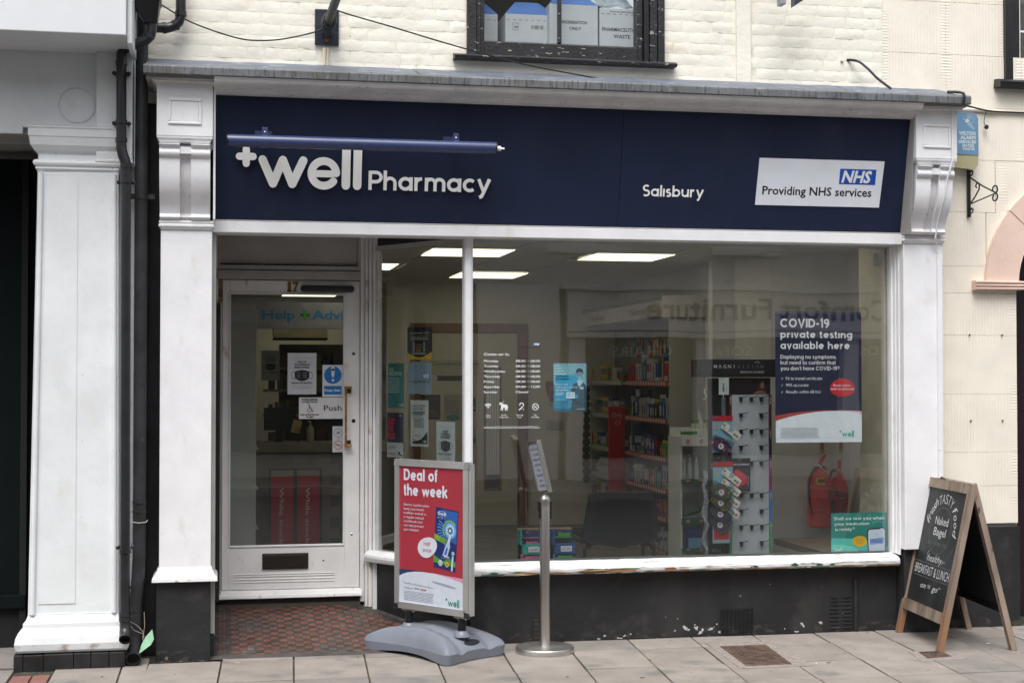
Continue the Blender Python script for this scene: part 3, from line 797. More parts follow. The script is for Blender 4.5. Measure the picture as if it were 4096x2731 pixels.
# fill round the arch so the pink ring sits on stucco
bb = MB(); pts = [(5.035, 2.394), (5.035, 2.748), (5.105, 2.75), (5.105, 3.098), (7.2, 3.098), (7.2, 2.28), (AX + AR, 2.28)] + [(AX + AR * math.cos(R(a)), AZ + AR * math.sin(R(a))) for a in range(10, 180, 10)] + [(AX - AR, 2.28), (5.1, 2.28), (5.1, 2.394)]
bb.prism(pts, face(0, .012, 0), 0, .0125, stucco); bb.build('render_block', sb)
pink = mat('salmon_paint', (.72, .54, .455), rough=.6, var=.05, ns=3, bump=.0015, bs=40, patches=[((.66, .63, .57), 5, .62, .15, (1, 1, 1), None)])
bb = MB()
for a0, a1 in ((0, 39.6), (40.2, 79.6), (80.2, 119.6), (120.2, 180)):
    n = 8; o_ = [(AX - .752 * math.cos(R(a0 + (a1 - a0) * i / n)), AZ + .752 * math.sin(R(a0 + (a1 - a0) * i / n))) for i in range(n + 1)]
    i_ = [(AX - AR * math.cos(R(a0 + (a1 - a0) * i / n)), AZ + AR * math.sin(R(a0 + (a1 - a0) * i / n))) for i in range(n + 1)][::-1]
    bb = MB(); bb.prism(o_ + i_, face(0, -.004, 0), -.3, .028, pink); bb.build('arch_stone', sb, bev=.003)
for z in (2.232, 2.253, 2.274):
    bb = MB(); bb.sweep([(.1, z), (-.055, z + .001), (-.063, z + .005), (-.063, z + .013), (-.055, z + .018), (.1, z + .018)], 4.925, 5.275, pink); bb.build('impost_moulding', sb, bev=.002)
bb = MB(); bb.box(4.637, 5.25, -.024, .012, -.02, .66, blackpaint); bb.add([(4.637, -.024, .66), (5.232, -.024, .66), (5.232, .012, .682), (4.637, .012, .682)], [(0, 1, 2, 3)], blackpaint)
bb.build('plinth', sb, bev=.004)
bb = MB(); bb.box(5.0, 6.8, .42, .44, -.05, 3.1, dark_void); bb.box(5.28, 6.25, .40, .42, -.05, 2.9, mat('dark_door', (.02, .008, .012), rough=.4)); bb.box(5.24, 5.27, .1, .4, 0, 2.3, dark_void); bb.build('dark_doorway', sb)
bb = MB()
bb.box(5.170, 5.205, -.03, .1, 3.64, 5.2, blackgloss); bb.box(5.208, 5.235, -.01, .1, 3.64, 5.2, blackgloss); bb.box(5.238, 5.30, .02, .1, 3.64, 5.2, blackgloss)
wo = bb.build('window', sb, bev=.002)
bb = MB(); bb.box(5.301, 6.3, .03, .1, 3.64, 3.70, blackgloss); bb.build('bottom_rail', wo)
bb = MB(); bb.box(5.302, 6.3, .05, .055, 3.70, 5.2, glass('side_glass', (.8, .8, .8), 1)); bb.build('pane', wo)
bb = MB(); bb.box(5.302, 5.312, .032, .05, 3.70, 5.2, white); bb.box(5.312, 6.3, .032, .05, 3.98, 3.992, white); bb.build('glazing_bar', wo)
bb = MB(); bb.box(5.18, 6.3, .3, .31, 3.6, 5.2, pm('#8f8c86')); bb.build('blind', wo)
bb = MB(); bb.sweep([(-.085, 3.588), (-.088, 3.618), (-.06, 3.638), (.0, 3.642), (.0, 3.588)], 5.098, 6.4, blackgloss); bb.build('window_sill', sb, bev=.004)
bb = MB(); bb.box(4.42, 4.66, .0, .10, 3.50, 3.575, pm('#3a2a20', .9)); bb.build('hole', sb)
for (x, z) in [(4.905, 1.93), (5.14, 1.93), (4.91, 1.36), (5.14, 1.36)]:
    bb = MB(); bb.tube([(x, -.012, z + .004), (x, .005, z)], .005, pm('#2c211c', .8), seg=6); bb.build('wall_plug', sb)

# ------------------------------------------------------------------ left neighbour
lb = thing('left_building', 'neighbouring shop with a tapering white pier and dark doorway at the far left', 'building', (-.8, 0, 0))
b = MB()
fv = face(0, -.25, 0)
def pil(x0, x1, z0, z1, y0, y1, m):
    b.box(x0, x1, y0, y1, z0, z1, m)
pts = [(-1.052, .285), (-.563, .285), (-.578, 2.84), (-1.022, 2.84)]
b.prism(pts, fv, -.35, -.010, pier_paint)
sh = b.build('pier', lb, bev=.006)
for (p, q) in (((-1.052, -.563), (-1.022, -.578)),):
    for k, (xa, xb) in enumerate(((-1.052, -1.022), (-.563, -.578))):
        s_ = 1 if k == 0 else -1
        b = MB(); b.tube([(xa + s_ * .018, -.247, .30), (xb + s_ * .018, -.247, 2.83)], .016, pier_paint, seg=10); b.build('bead_moulding', sh, smooth=True)
b = MB(); b.prism([(-1.0, .36), (-.80, .36), (-.80, 2.82), (-.975, 2.82)], face(0, -.243, 0), -.02, .0012, pier_paint); b.build('panel_face', sh, bev=.003)
def mould(z0, z1, prof, x0, x1, name, m=pier_paint, side=True, par=None, yb=.1):
    """prof: (out, z) pairs from top to bottom; returns along both ends"""
    b = MB(); n = len(prof); vs = []; 
    y0 = -.24
    for (o_, z) in prof:
        vs += [(x0 - o_, yb, z), (x0 - o_, y0 - o_, z), (x1 + o_, y0 - o_, z), (x1 + o_, yb, z)]
    fs = []
    for i in range(n - 1):
        for k in range(3): fs.append((i * 4 + k, i * 4 + k + 1, (i + 1) * 4 + k + 1, (i + 1) * 4 + k))
    fs.append((0, 1, 2, 3)); fs.append(((n - 1) * 4, (n - 1) * 4 + 1, (n - 1) * 4 + 2, (n - 1) * 4 + 3))
    b.add(vs, fs, m); return b.build(name, par or lb, bev=.003)
mould(0, 0, [(.004, .30), (.018, .262), (.03, .252), (.03, .222), (.052, .205), (.066, .175), (.072, .14), (.066, .105), (.055, .09)], -1.052, -.563, 'base_moulding')
mould(0, 0, [(.006, 2.905), (.020, 2.900), (.026, 2.885), (.020, 2.872), (.010, 2.866), (.012, 2.852), (.0, 2.84)], -1.022, -.578, 'neck_moulding')
mould(0, 0, [(.056, 3.095), (.058, 3.085), (.052, 3.078), (.052, 3.035), (.047, 3.030), (.040, 2.985), (.020, 2.955), (.0, 2.940), (-.001, 2.90)], -1.02, -.60, 'capital')
for (xa, xb) in [(-1.125, -1.075), (-1.072, -.965), (-.962, -.80), (-.797, -.705), (-.702, -.605), (-.602, -.515)]:
    b = MB(); b.box(xa, xb, -.318, .1, -.035, .082 + random.uniform(0, .004), mat('black_glazed_brick', (.018, .018, .019), rough=.35, var=.3, ns=9, bump=.001, bs=50)); b.build('plinth_block', lb, bev=.003)
b = MB(); b.prism([(-3.0, 3.605), (-.70, 3.605), (-.70, 3.096), (-1.11, 3.096), (-1.115, 3.062), (-3.0, 3.058)], face(0, -.2, 0), -.4, 0, pier_paint); b.build('lintel', lb, bev=.004)
b = MB(); 
ring = [(-.81 + .101 * math.cos(R(a)), 3.231 + .101 * math.sin(R(a))) for a in range(0, 360, 8)]
stroke(b, face(0, -.2, 0), ring, .008, white_dirty, -.002, .006, closed=True)
b.build('roundel', lb)
b = MB(); b.box(-.696, -.494, -.262, 0, 2.908, 3.62, pier_paint); b.box(-.70, -.49, -.268, 0, 2.895, 2.912, pier_paint); b.build('boxing', lb, bev=.004)
b = MB(); b.box(-3.2, -.505, -.72, -.2, 3.537, 4.4, mat('white_sign_box', (.70, .715, .74), rough=.35, var=.02)); b.box(-.503, -.476, -.66, -.2, 3.505, 4.4, pier_paint); b.build('sign_box', lb, bev=.005)
b = MB(); b.box(-3.2, -.60, -.30, -.05, 3.606, 3.64, shaded_paint); b.box(-.575, -.463, -.08, .0, 0, 2.9, pier_paint); b.build('side_strip', lb)
b = MB(); b.box(-3.2, -1.06, .9, .95, -.05, 3.3, dark_void); b.box(-3.2, -1.0, -.15, .9, 3.06, 3.1, shaded_paint); b.box(-1.06, -.60, .1, .9, -.05, 3.1, dark_void); b.box(-3.2, -1.06, -.2, .9, -.04, -.005, slab_mats[1])
b.build('dark_doorway', lb)
teal = mat('dark_teal_paint', (.004, .007, .008), rough=.7, spec=.1)
b = MB(); b.box(-1.55, -1.19, .50, .54, .32, 3.0, teal); b.box(-1.19, -1.15, .44, .54, -.02, 3.0, dark_void); b.box(-1.6, -1.15, .42, .56, .24, .32, teal); b.box(-1.6, -1.15, .47, .56, -.02, .24, dark_void)
b.build('shop_window', lb, bev=.004)
# black strip of wall between the two buildings
b = MB(); b.box(-.466, -.03, .05, .12, -.02, 3.35, blackgloss); tag(b.build('party_wall'), 'black painted strip of wall behind the downpipes', 'wall')
# ------------------------------------------------------------------ shopfront
sf = thing('shopfront', 'white timber pharmacy shopfront with navy fascia, door and big window', 'shopfront', (2.1, 0, 0))
# lead-covered cornice
b = MB()
for i, (xa, xb) in enumerate([(-.412, 1.17), (1.174, 2.555), (2.559, 3.92), (3.924, 4.66)]):
    b = MB(); b.sweep([(.01, 3.562), (-.02, 3.558), (-.12, 3.530), (-.30, 3.478), (-.455, 3.436), (-.455, 3.40), (.01, 3.40)], xa, xb, lead, nx=18, wob=.0018)
    b.build('lead_sheet', sf, bev=.002)
for i, (xa, xb) in enumerate([(-.42, .85), (.853, 2.63), (2.634, 4.664)]):
    b = MB(); b.sweep([(-.458, 3.438), (-.497, 3.428), (-.503, 3.418), (-.500, 3.378), (-.490, 3.374), (-.458, 3.376)], xa, xb, lead_drip, nx=24, wob=.0009)
    b.build('lead_drip', sf, bev=.002)
b = MB(); b.box(-.41, 4.655, -.455, .0, 3.362, 3.402, shaded_paint)
b.sweep([(-.488, 3.378), (-.488, 3.370), (-.478, 3.368), (-.474, 3.358), (-.464, 3.348), (-.448, 3.341), (-.430, 3.338), (-.428, 3.332), (-.414, 3.331), (-.412, 3.325), (-.398, 3.324), (-.380, 3.322), (-.368, 3.317), (-.362, 3.310), (-.352, 3.309), (-.350, 3.301), (-.30, 3.301), (-.30, 3.378)], -.028, 4.352, cornice_paint, nx=1)
b.build('cornice', sf)
# fascia boards: leaning out at the top
FO = Vector((0, -.134, 2.588)); FV = Vector((0, -.166, .716)); FH = FV.length
ff = Fr(FO, (1, 0, 0), FV)
b = MB(); b.prism([(-.03, -.01), (4.352, -.01), (4.352, FH + .02), (-.03, FH + .02)], ff, -.06, -.006, blackgloss)
fas = b.build('fascia', sf)
for (xa, xb) in [(-.016, 2.448), (2.452, 3.424), (3.4255, 4.346)]:
    b = MB(); b.prism([(xa, .0), (xb, 0), (xb, FH - .006), (xa, FH - .006)], ff, -.004, 0, navy); b.build('sign_panel', fas, bev=.0008)
scr = MB()
for x in (.0, .76, 1.6, 2.43, 2.468, 3.44, 3.41, 4.33):
    for v in (.02, FH - .03): scr.lathe(ff.p(x + .006, v, .001), [(.0055, 0), (.005, .0015), (.001, .0022)], mat('navy_screw', (.008, .010, .022), rough=.3) if not scr.v else scr.mats[0], seg=8, ax=ff.N)
scr.build('screw', fas)
b = MB(); b.box(-.034, 4.35, -.165, .03, 2.512, 2.578, white); b.box(-.034, 4.35, -.150, .03, 2.579, 2.589, shaded_paint); b.build('transom_beam', sf, bev=.003)
b = MB(); b.box(-.03, 4.33, .03, 1.0, 2.64, 2.70, shaded_paint); b.build('soffit', sf)

# raised letters
b = MB(); LF = ff
def Z(z): return (z - 2.588) / FV.z * FH / 1.0
lw = .235
xh = .148
def sletter(ch_, x, z, xh, w, d0, d1, parent=fas, sx=None, name='letter'):
    for c in ch_:
        st, adv = letters(c, w); mb_ = MB(); k = 0
        for pts, cl in st:
            k += 1; stroke(mb_, LF, [(x + px * sx, Z(z) + py * xh) for px, py in pts], w * xh, sign_white, d0, d1 + .0004 * k, cap=capf, closed=cl)
        mb_.build(name, parent); x += (adv + gapf) * sx
capf = True; gapf = .085
tot = sum(letters(c, .36)[1] for c in 'well') + 3 * .085
# big rounded logo letters
x = .235; hh = .150; W_ = .36
def big(c, x, sx):
    st, adv = letters(c, W_); mb_ = MB(); k = 0
    for pts, cl in st:
        k += 1
        if c == 'l': pts = [(p[0], p[1] if p[1] < .5 else 1.32) for p in pts]; pts[0] = (pts[0][0], W_ / 2)
        if c == 'w':
            pts = [(p[0], p[1]) for p in pts]
        stroke(mb_, LF, [(x + px * sx, Z(2.782) + py * hh) for px, py in pts], W_ * hh, sign_white, .012, .030 + .0003 * k, cap=True, closed=cl)
    mb_.build('letter', fas); return x + adv * sx
x = .228
wst = [([(.13, .87), (.49, .14)], False), ([(.49, .14), (.82, .87)], False), ([(.82, .87), (1.15, .14)], False), ([(1.15, .14), (1.52, .87)], False)]
mb_ = MB()
for k, (pts, cl) in enumerate(wst): stroke(mb_, LF, [(.232 + px * .172, Z(2.782) + py * .192) for px, py in pts], .049, sign_white, .012, .030 + .0004 * k)
mb_.build('letter', fas)
ex, ez, er = .616, Z(2.779) + .097, .0735
mb_ = MB(); stroke(mb_, LF, [(ex + .062, ez - .002), (ex - .062, ez - .002)], .040, sign_white, .012, .0304, cap=False)
stroke(mb_, LF, arc(ex, ez, er, 2, 322, 28), .045, sign_white, .012, .030); mb_.build('letter', fas)
for xx in (.748, .816):
    mb_ = MB(); stroke(mb_, LF, [(xx, Z(2.782) + .025), (xx, Z(3.035))], .050, sign_white, .012, .030); mb_.build('letter', fas)
mb_ = MB(); stroke(mb_, LF, [(.119, Z(2.960)), (.199, Z(2.960))], .042, sign_white, .012, .030); stroke(mb_, LF, [(.159, Z(2.920)), (.159, Z(3.00))], .042, sign_white, .012, .0304); mb_.build('letter', fas)
# Pharmacy
capf = False; gapf = .105; w_ = .235
tt = 'Pharmacy'; tot = sum(letters(c, w_)[1] for c in tt) + gapf * (len(tt) - 1)
sletter(tt, .884, 2.784, .082, w_, .008, .020, sx=(1.634 - .884) / tot)
capf = False; gapf = .13; w_ = .235
tt = 'Salisbury'; tot = sum(letters(c, w_)[1] for c in tt) + gapf * (len(tt) - 1)
mb_ = MB(); word(mb_, LF, tt, 2.600, Z(2.784), .049, w_, sign_white, .001, .0022, gap=gapf, width=.40, cap=False); mb_.build('town_name', fas)
# the health service plaque
b = MB(); b.prism([(3.345, Z(2.748)), (4.185, Z(2.748)), (4.195, Z(3.036)), (3.352, Z(3.036))], ff, .0005, .005, mat('plaque_white', (.76, .79, .86), rough=.4, var=.03))
pl = b.build('plaque', fas, bev=.0008)
fp = Fr(ff.p(0, 0, .005), ff.U, ff.V); b = MB()
nhs_logo(b, fp, 3.897, Z(2.888), 4.145, Z(2.984), lay=1)
text(b, fp, 'Providing NHS services', 3.385, Z(2.814), .052, pm('#16181c'), w=.74, bold=.018, lay=1)
b.build('lettering', pl)
# trough light
tl = thing('sign_light', 'long blue tubular light fixed over the white sign letters', 'light', (.84, -.42, 3.02))
b = MB(); b.tube([(.052, -.42, 3.02), (1.622, -.42, 3.02)], .0365, navy_tube, seg=24); b.build('tube', tl, smooth=True)
b = MB(); b.tube([(.046, -.42, 3.02), (.054, -.42, 3.02)], .038, blackgloss, seg=24); b.tube([(1.620, -.42, 3.02), (1.628, -.42, 3.02)], .038, blackgloss, seg=24); b.build('end_cap', tl)
b = MB(); b.tube([(1.628, -.42, 3.018), (1.640, -.42, 3.018), (1.642, -.42, 3.018), (1.655, -.42, 3.018), (1.656, -.42, 3.018), (1.676, -.42, 3.018)], [.013, .014, .016, .014, .006, .006], sign_white, seg=10); b.build('cable_gland', tl)
for x in (.262, 1.383):
    b = MB(); b.box(x - .055, x + .045, -.262, -.256, 3.078, 3.105, navy_tube); b.box(x - .016, x + .016, -.42, -.26, 3.058, 3.064, navy_tube)
    b.box(x - .016, x + .016, -.426, -.42, 3.04, 3.10, navy_tube); b.lathe((x, -.427, 3.072), [(.006, 0), (.005, .003), (0, .004)], chrome, seg=8, ax=(0, -1, 0)); b.build('bracket', tl, bev=.001)

# pilasters
def capital_ring(x0, x1, prof, y0, m, yb=.06):
    b = MB(); vs = []; fs = []; n = len(prof)
    for (o_, z) in prof: vs += [(x0 - o_, yb, z), (x0 - o_, y0 - o_, z), (x1 + o_, y0 - o_, z), (x1 + o_, yb, z)]
    for i in range(n - 1):
        for k in range(3): fs.append((i * 4 + k, i * 4 + k + 1, (i + 1) * 4 + k + 1, (i + 1) * 4 + k))
    fs.append((0, 1, 2, 3)); fs.append(((n - 1) * 4, (n - 1) * 4 + 1, (n - 1) * 4 + 2, (n - 1) * 4 + 3))
    b.add(vs, fs, m); return b
def pilaster(x0, x1, yf, bx0, bx1, base):
    p = MB(); p.box(x0, x1, yf, .08, .54, 2.535, white); po = p.build('pilaster', sf, bev=.004)
    capital_ring(x0, x1, [(.004, 2.572), (.010, 2.568), (.010, 2.558), (.004, 2.553), (.012, 2.548), (.012, 2.536), (.004, 2.532), (.0, 2.520)], yf - .01, white).build('capital', po, bev=.002)
    if base:
        capital_ring(x0, x1, [(.0, .545), (.006, .54), (.012, .520), (.020, .512), (.022, .500), (.038, .485), (.040, .462), (.0, .460)], yf, sill_white).build('base_moulding', po, bev=.003)
    # block over the bracket
    b = MB(); yb_ = -.375
    b.box(bx0, bx1, yb_, -.05, 3.045, 3.345, white); blk = b.build('block', po, bev=.004)
    cx0 = (bx0 + bx1) / 2 - .095; cx1 = (bx0 + bx1) / 2 + .095
    for (a0, a1, c0, c1) in ((cx0, cx1, 3.245, 3.262), (cx0, cx1, 3.110, 3.127), (cx0, cx0 + .017, 3.127, 3.245), (cx1 - .017, cx1, 3.127, 3.245)):
        b = MB(); b.box(a0, a1, yb_ - .010, yb_ + .002, c0, c1, white); b.build('panel_moulding', blk, bev=.005)
    b = MB(); b.box(cx0 + .018, cx1 - .018, yb_ - .004, yb_, 3.128, 3.244, white); b.build('panel_field', blk, bev=.002)
    capital_ring(bx0, bx1, [(.038, 3.378), (.036, 3.370), (.028, 3.366), (.026, 3.356), (.010, 3.350), (.006, 3.336), (.0, 3.334)], yb_, cornice_paint).build('cap_moulding', po, bev=.002)
    capital_ring(bx0 + .006, bx1 - .006, [(.006, 3.045), (.004, 3.030), (-.004, 3.024), (-.006, 3.012), (-.014, 3.005)], yb_ + .004, white).build('neck_moulding', po, bev=.002)
    # scrolled console: two strands with a hollow between
    def prof(o_):
        pts = [(.02, 3.005), (-.352 + o_, 3.005), (-.358 + o_, 2.985), (-.352 + o_, 2.977), (-.362 + o_, 2.965), (-.366 + o_, 2.945), (-.352 + o_, 2.927), (-.342 + o_, 2.922),
               (-.340 + o_, 2.905), (-.338 + o_, 2.86), (-.328 + o_, 2.80), (-.305 + o_, 2.74), (-.272 + o_ * .8, 2.69), (-.245 + o_ * .6, 2.65), (-.228 + o_ * .5, 2.61), (-.222 + o_ * .3, 2.574), (.02, 2.574)]
        return pts
    def fine(pts):
        out = [pts[0]]; q = pts
        for i in range(1, len(q) - 2):
            p0, p1, p2, p3 = q[i - 1], q[i], q[i + 1], q[min(i + 2, len(q) - 1)]
            n_ = 5 if 7 <= i <= len(q) - 4 else 2
            for k_ in range(n_):
                t = k_ / n_; out.append(tuple(.5 * ((2 * p1[c]) + (-p0[c] + p2[c]) * t + (2 * p0[c] - 5 * p1[c] + 4 * p2[c] - p3[c]) * t * t + (-p0[c] + 3 * p1[c] - 3 * p2[c] + p3[c]) * t ** 3) for c in (0, 1)))
        return out + [q[-2], q[-1]]
    w3 = (bx1 - bx0 - .03); a = bx0 + .015
    sx = (x0 - bx0)
    for (u0, u1) in ((0, .40), (.62, 1)):
        b = MB(); b.sweep(fine(prof(0)), a + w3 * u0, a + w3 * u1, white, nx=1); b.build('console_scroll', po, smooth=True)
    b = MB(); b.sweep(fine(prof(.035)), a + w3 * .40, a + w3 * .62, white_dirty); b.box(a + w3 * .40, a + w3 * .62, -.352, -.3, 2.945, 2.985, white); b.build('console_hollow', po, bev=.003)
    return po
sill_white = mat('flaking_white_base', (.78, .78, .79), rough=.45, var=.05, bump=.002, bs=40, patches=[((.16, .10, .05), 12, .62, .02, (1, 1, 1), (.455, .48)), ((.32, .32, .30), 30, .67, .03, (.2, 1, 2.5), None)])
pilaster(-.332, -.036, -.20, -.352, -.034, True)
pilaster(4.358, 4.636, -.165, 4.350, 4.632, False)
b = MB(); b.box(-.348, -.036, -.195, .08, -.03, .458, blackpaint); b.build('plinth', sf, bev=.005)
b = MB(); b.box(4.375, 4.632, -.12, .08, -.03, .555, blackpaint); b.build('plinth', sf, bev=.005)
b = MB(); b.box(-.036, -.012, -.12, .88, .13, 2.64, shaded_paint); b.box(-.036, -.014, -.12, .88, -.02, .14, blackpaint); b.build('left_reveal', sf)
b = MB(); b.prism([(-.30, 2.575), (-.14, 2.575), (-.30, 3.32), (-.36, 3.32)], Fr((-.031, 0, 0), (0, 1, 0), (0, 0, 1)), 0, .012, white); b.build('cheek', sf)
b = MB(); b.prism([(-.30, 2.575), (-.14, 2.575), (-.30, 3.32), (-.36, 3.32)], Fr((4.3475, 0, 0), (0, 1, 0), (0, 0, 1)), 0, .003, shaded_paint); b.build('cheek', sf)

# stall riser, sill, frame and panes
GM = glass('shop_glass', (.86, .88, .87), 2.1, 1.52, .003)
riser = MB()
riser.box(1.50, 4.375, .0, .08, -.03, .425, blackpaint)
A0, A1 = Vector((1.52, 0, 0)), Vector((1.04, .75, 0)); ad = (A1 - A0).normalized()
fa = Fr((1.52, 0, 0), (-ad.x, -ad.y, 0), (0, 0, 1))      # u runs from the inner end to the mullion = -s ; faces the street
def au(s_): return -s_
AL = (A1 - A0).length
riser.prism([(-AL - .06, -.03), (.03, -.03), (.03, .425), (-AL - .06, .425)], fa, -.08, .0, blackpaint)
riser.build('stall_riser', sf, bev=.003)
# chips where the black paint has come off the riser
chipm = mat('chipped_plaster', (.50, .48, .45), rough=.8, var=.3, ns=60, bump=.002, bs=90, patches=[((.22, .18, .14), 45, .56, .06, (1, 1, 1), None)])
rr = random.Random(12)
def chip(x, z, r, el=1.0, ang=0.0):
    b_ = []; n = 11
    for i in range(n):
        a = 2 * math.pi * i / n; q = r * rr.uniform(.45, 1.15)
        px, pz = q * math.cos(a) * el, q * math.sin(a); b_.append((x + px * math.cos(ang) - pz * math.sin(ang), z + px * math.sin(ang) + pz * math.cos(ang)))
    return b_
chips = MB()
for (x, z, r, el, an) in [(2.93, .060, .012, 2.2, -.9), (2.95, .045, .009, 1.5, .3), (3.005, .052, .014, 1.3, -1.0), (3.03, .025, .012, 1.6, .4), (3.045, .04, .008, 1.6, -.8), (3.10, .045, .009, 2.6, .15), (3.12, .055, .006, 1.5, .3),
                          (3.16, .025, .010, 1.2, .5), (2.86, .04, .006, 1.4, 1.0), (2.995, .075, .005, 1.2, .2), (3.14, .075, .005, 1, 0), (2.40, .025, .008, 1.3, .5), (2.57, .03, .005, 1.2, 1.2), (2.53, .022, .006, 1.8, .6), (2.50, .008, .006, 4, 0), (2.36, .008, .005, 3.5, 0),
                          (3.72, .055, .012, 1.7, -.8), (3.85, .06, .013, 1.5, -.6), (3.68, .01, .006, 3, 0), (3.60, .03, .004, 1.5, 1), (2.88, .118, .004, 1, 0), (1.72, .44, .006, 1.4, .3), (2.80, .13, .003, 1, 0), (3.5, .32, .004, 1.2, .3), (3.3, .25, .004, 1.5, .3), (4.0, .12, .004, 1, 0)]:
    if z < .4: chips.prism(chip(x, z, r, el, an), face(0, -.0006, 0), -.001, .0006, chipm)
chips.build('paint_chip', sf)
# sill
def sillprof(): return [(.03, .51), (-.02, .505), (-.085, .488), (-.108, .476), (-.112, .462), (-.110, .447), (-.102, .434), (-.085, .428), (.03, .426)]
b = MB(); b.sweep(sillprof(), 1.512, 4.352, sill_mat, nx=70, wob=.0016); b.build('window_sill', sf, bev=.002)
# splintered wood where the nosing has rotted
rot = mat('rotten_wood', (.30, .15, .07), rough=.9, var=.4, ns=12, stretch=(.3, 1, 3), bump=.004, bs=60, patches=[((.06, .035, .02), 20, .52, .1, (.2, 1, 3), None), ((.50, .36, .22), 18, .60, .05, (.2, 1, 3), None)])
green = mat('old_green_paint', (.03, .11, .055), rough=.6, var=.4, ns=30, bump=.002, bs=70, patches=[((.25, .22, .18), 40, .58, .05, (1, 1, 1), None)])
def splint(x0, x1, zc_, h, m, y=-.1135):
    n = max(4, int((x1 - x0) / .018)); up_ = []; dn = []
    for i in range(n + 1):
        x = x0 + (x1 - x0) * i / n; e = math.sin(math.pi * i / n) ** .5 if 0 < i < n else .15
        up_.append((x, zc_ + h * e * rr.uniform(.5, 1))); dn.append((x, zc_ - h * e * rr.uniform(.6, 1)))
    b = MB(); b.prism(up_ + dn[::-1], face(0, y, 0), -.004, .0008, m); return b
for (x0, x1, zc_, h, m) in [(1.64, 1.70, .449, .006, green), (1.79, 1.95, .442, .007, rot), (1.78, 1.84, .450, .005, green), (2.03, 2.12, .438, .005, rot), (2.20, 2.58, .447, .0105, rot), (2.24, 2.34, .458, .003, green), (2.40, 2.60, .458, .003, green), (2.76, 2.84, .451, .009, rot),
                            (3.03, 3.08, .462, .006, chipm), (3.33, 3.38, .450, .008, green), (3.60, 3.65, .455, .010, green), (3.66, 3.80, .462, .005, chipm), (3.77, 3.82, .452, .008, green), (3.86, 3.90, .452, .006, green), (3.345, 3.37, .455, .004, chipm), (4.05, 4.20, .466, .003, chipm)]:
    splint(x0, x1, zc_, h * 1.45, m).build('bare_patch', sf)
b = MB(); vs = []; pr_ = [(-.03, .51), (.03, .505), (.055, .490), (.066, .478), (.068, .462), (.060, .440), (.045, .430), (-.03, .428)]
for u in (-AL - .05, .02):
    for (o_, z) in pr_: vs.append(fa.p(u, z, o_))
n = len(pr_); b.add(vs, [(k, (k + 1) % n, n + (k + 1) % n, n + k) for k in range(n)] + [tuple(range(n)), tuple(range(n, 2 * n))], white)
b.build('window_sill', sf, bev=.003)
wfm = thing('window_frame_temp', 'x', None); bpy.data.objects.remove(wfm)
b = MB()   # mullion: turned front
b.prism([(1.496 - 1.523, -.03), (1.500 - 1.523, -.042), (1.512 - 1.523, -.052), (1.534 - 1.523, -.052), (1.548 - 1.523, -.042), (1.552 - 1.523, -.03), (1.552 - 1.523, .03), (1.496 - 1.523, .03)], Fr((1.523, 0, .505), (1, 0, 0), (0, 1, 0)), 0, 2.01, white)
fr1 = b.build('mullion', sf, bev=.003)
b = MB()   # right jamb, stepped
b.box(4.318, 4.330, -.012, .04, .505, 2.512, shaded_paint); b.box(4.328, 4.341, -.045, .04, .505, 2.512, white); b.box(4.342, 4.350, -.075, .04, .505, 2.512, white); b.box(4.351, 4.360, -.105, .04, .50, 2.512, white)
b.build('jamb', sf, bev=.002)
b = MB(); b.box(1.552, 4.318, -.012, .02, .508, .517, mat('putty_dark', (.06, .065, .06), rough=.7)); b.box(1.552, 4.318, -.02, .02, 2.498, 2.512, shaded_paint); b.build('glazing_bead', sf)
b = MB(); b.box(1.553, 4.318, .0, .006, .512, 2.505, GM); b.build('window_pane', sf)
b = MB(); b.prism([(-AL - .05, .508), (-.03, .508), (-.03, 2.50), (-AL - .05, 2.50)], fa, .0, .006, GM); b.build('window_pane', sf)
b = MB(); b.prism([(-AL - .06, 2.492), (-.03, 2.492), (-.03, 2.522), (-AL - .06, 2.522)], fa, -.03, .014, shaded_paint); b.prism([(-AL - .02, .505), (-AL + .022, .505), (-AL + .022, 2.49), (-AL - .02, 2.49)], fa, -.02, .012, white_dirty); b.build('angled_frame', sf, bev=.003)
b = MB(); b.prism([(-AL - .06, 2.522), (.0, 2.522), (.0, 2.70), (-AL - .06, 2.70)], fa, -.03, .0, blackgloss); b.box(.985, 1.5, -.05, .8, 2.665, 2.70, blackgloss); b.build('dark_gap_board', sf)  # black board stands in for the dark void above the slanting pane

# entrance door recess
DY = .85
b = MB()
b.box(.935, .962, DY - .03, DY + .06, .13, 2.64, door_paint); b.box(.964, .984, DY - .055, DY + .06, .13, 2.64, door_paint); b.box(.986, 1.010, DY - .075, DY + .05, .13, 2.64, door_paint); b.box(1.012, 1.060, DY - .10, DY + .03, .10, 2.64, door_paint)
b.box(-.012, .0, DY - .02, DY + .06, .13, 2.64, door_paint)
b.box(-.012, .935, DY - .02, DY + .06, 2.300, 2.345, shaded_paint)
b.box(-.012, .935, DY + .01, DY + .06, 2.345, 2.64, shaded_paint)
b.box(-.012, .935, DY - .035, DY, 2.345, 2.356, shaded_paint); b.box(.012, .915, DY - .01, DY + .012, 2.395, 2.402, blackgloss)
b.box(.0, .012, DY - .025, DY + .01, 2.36, 2.64, shaded_paint); b.box(.917, .935, DY - .025, DY + .01, 2.36, 2.64, shaded_paint); b.box(.0, .935, DY - .022, DY + .01, 2.362, 2.392, shaded_paint)
dfm = b.build('door_frame', sf, bev=.003)
dr = MB()
dr.box(.030, .073, DY, DY + .045, .255, 2.293, door_paint); dr.box(.832, .932, DY, DY + .045, .255, 2.293, door_paint)
dr.box(.073, .832, DY, DY + .045, 2.210, 2.293, door_paint); dr.box(.073, .832, DY, DY + .045, .255, .535, door_paint)
door = dr.build('door', sf, bev=.003)
b = MB()
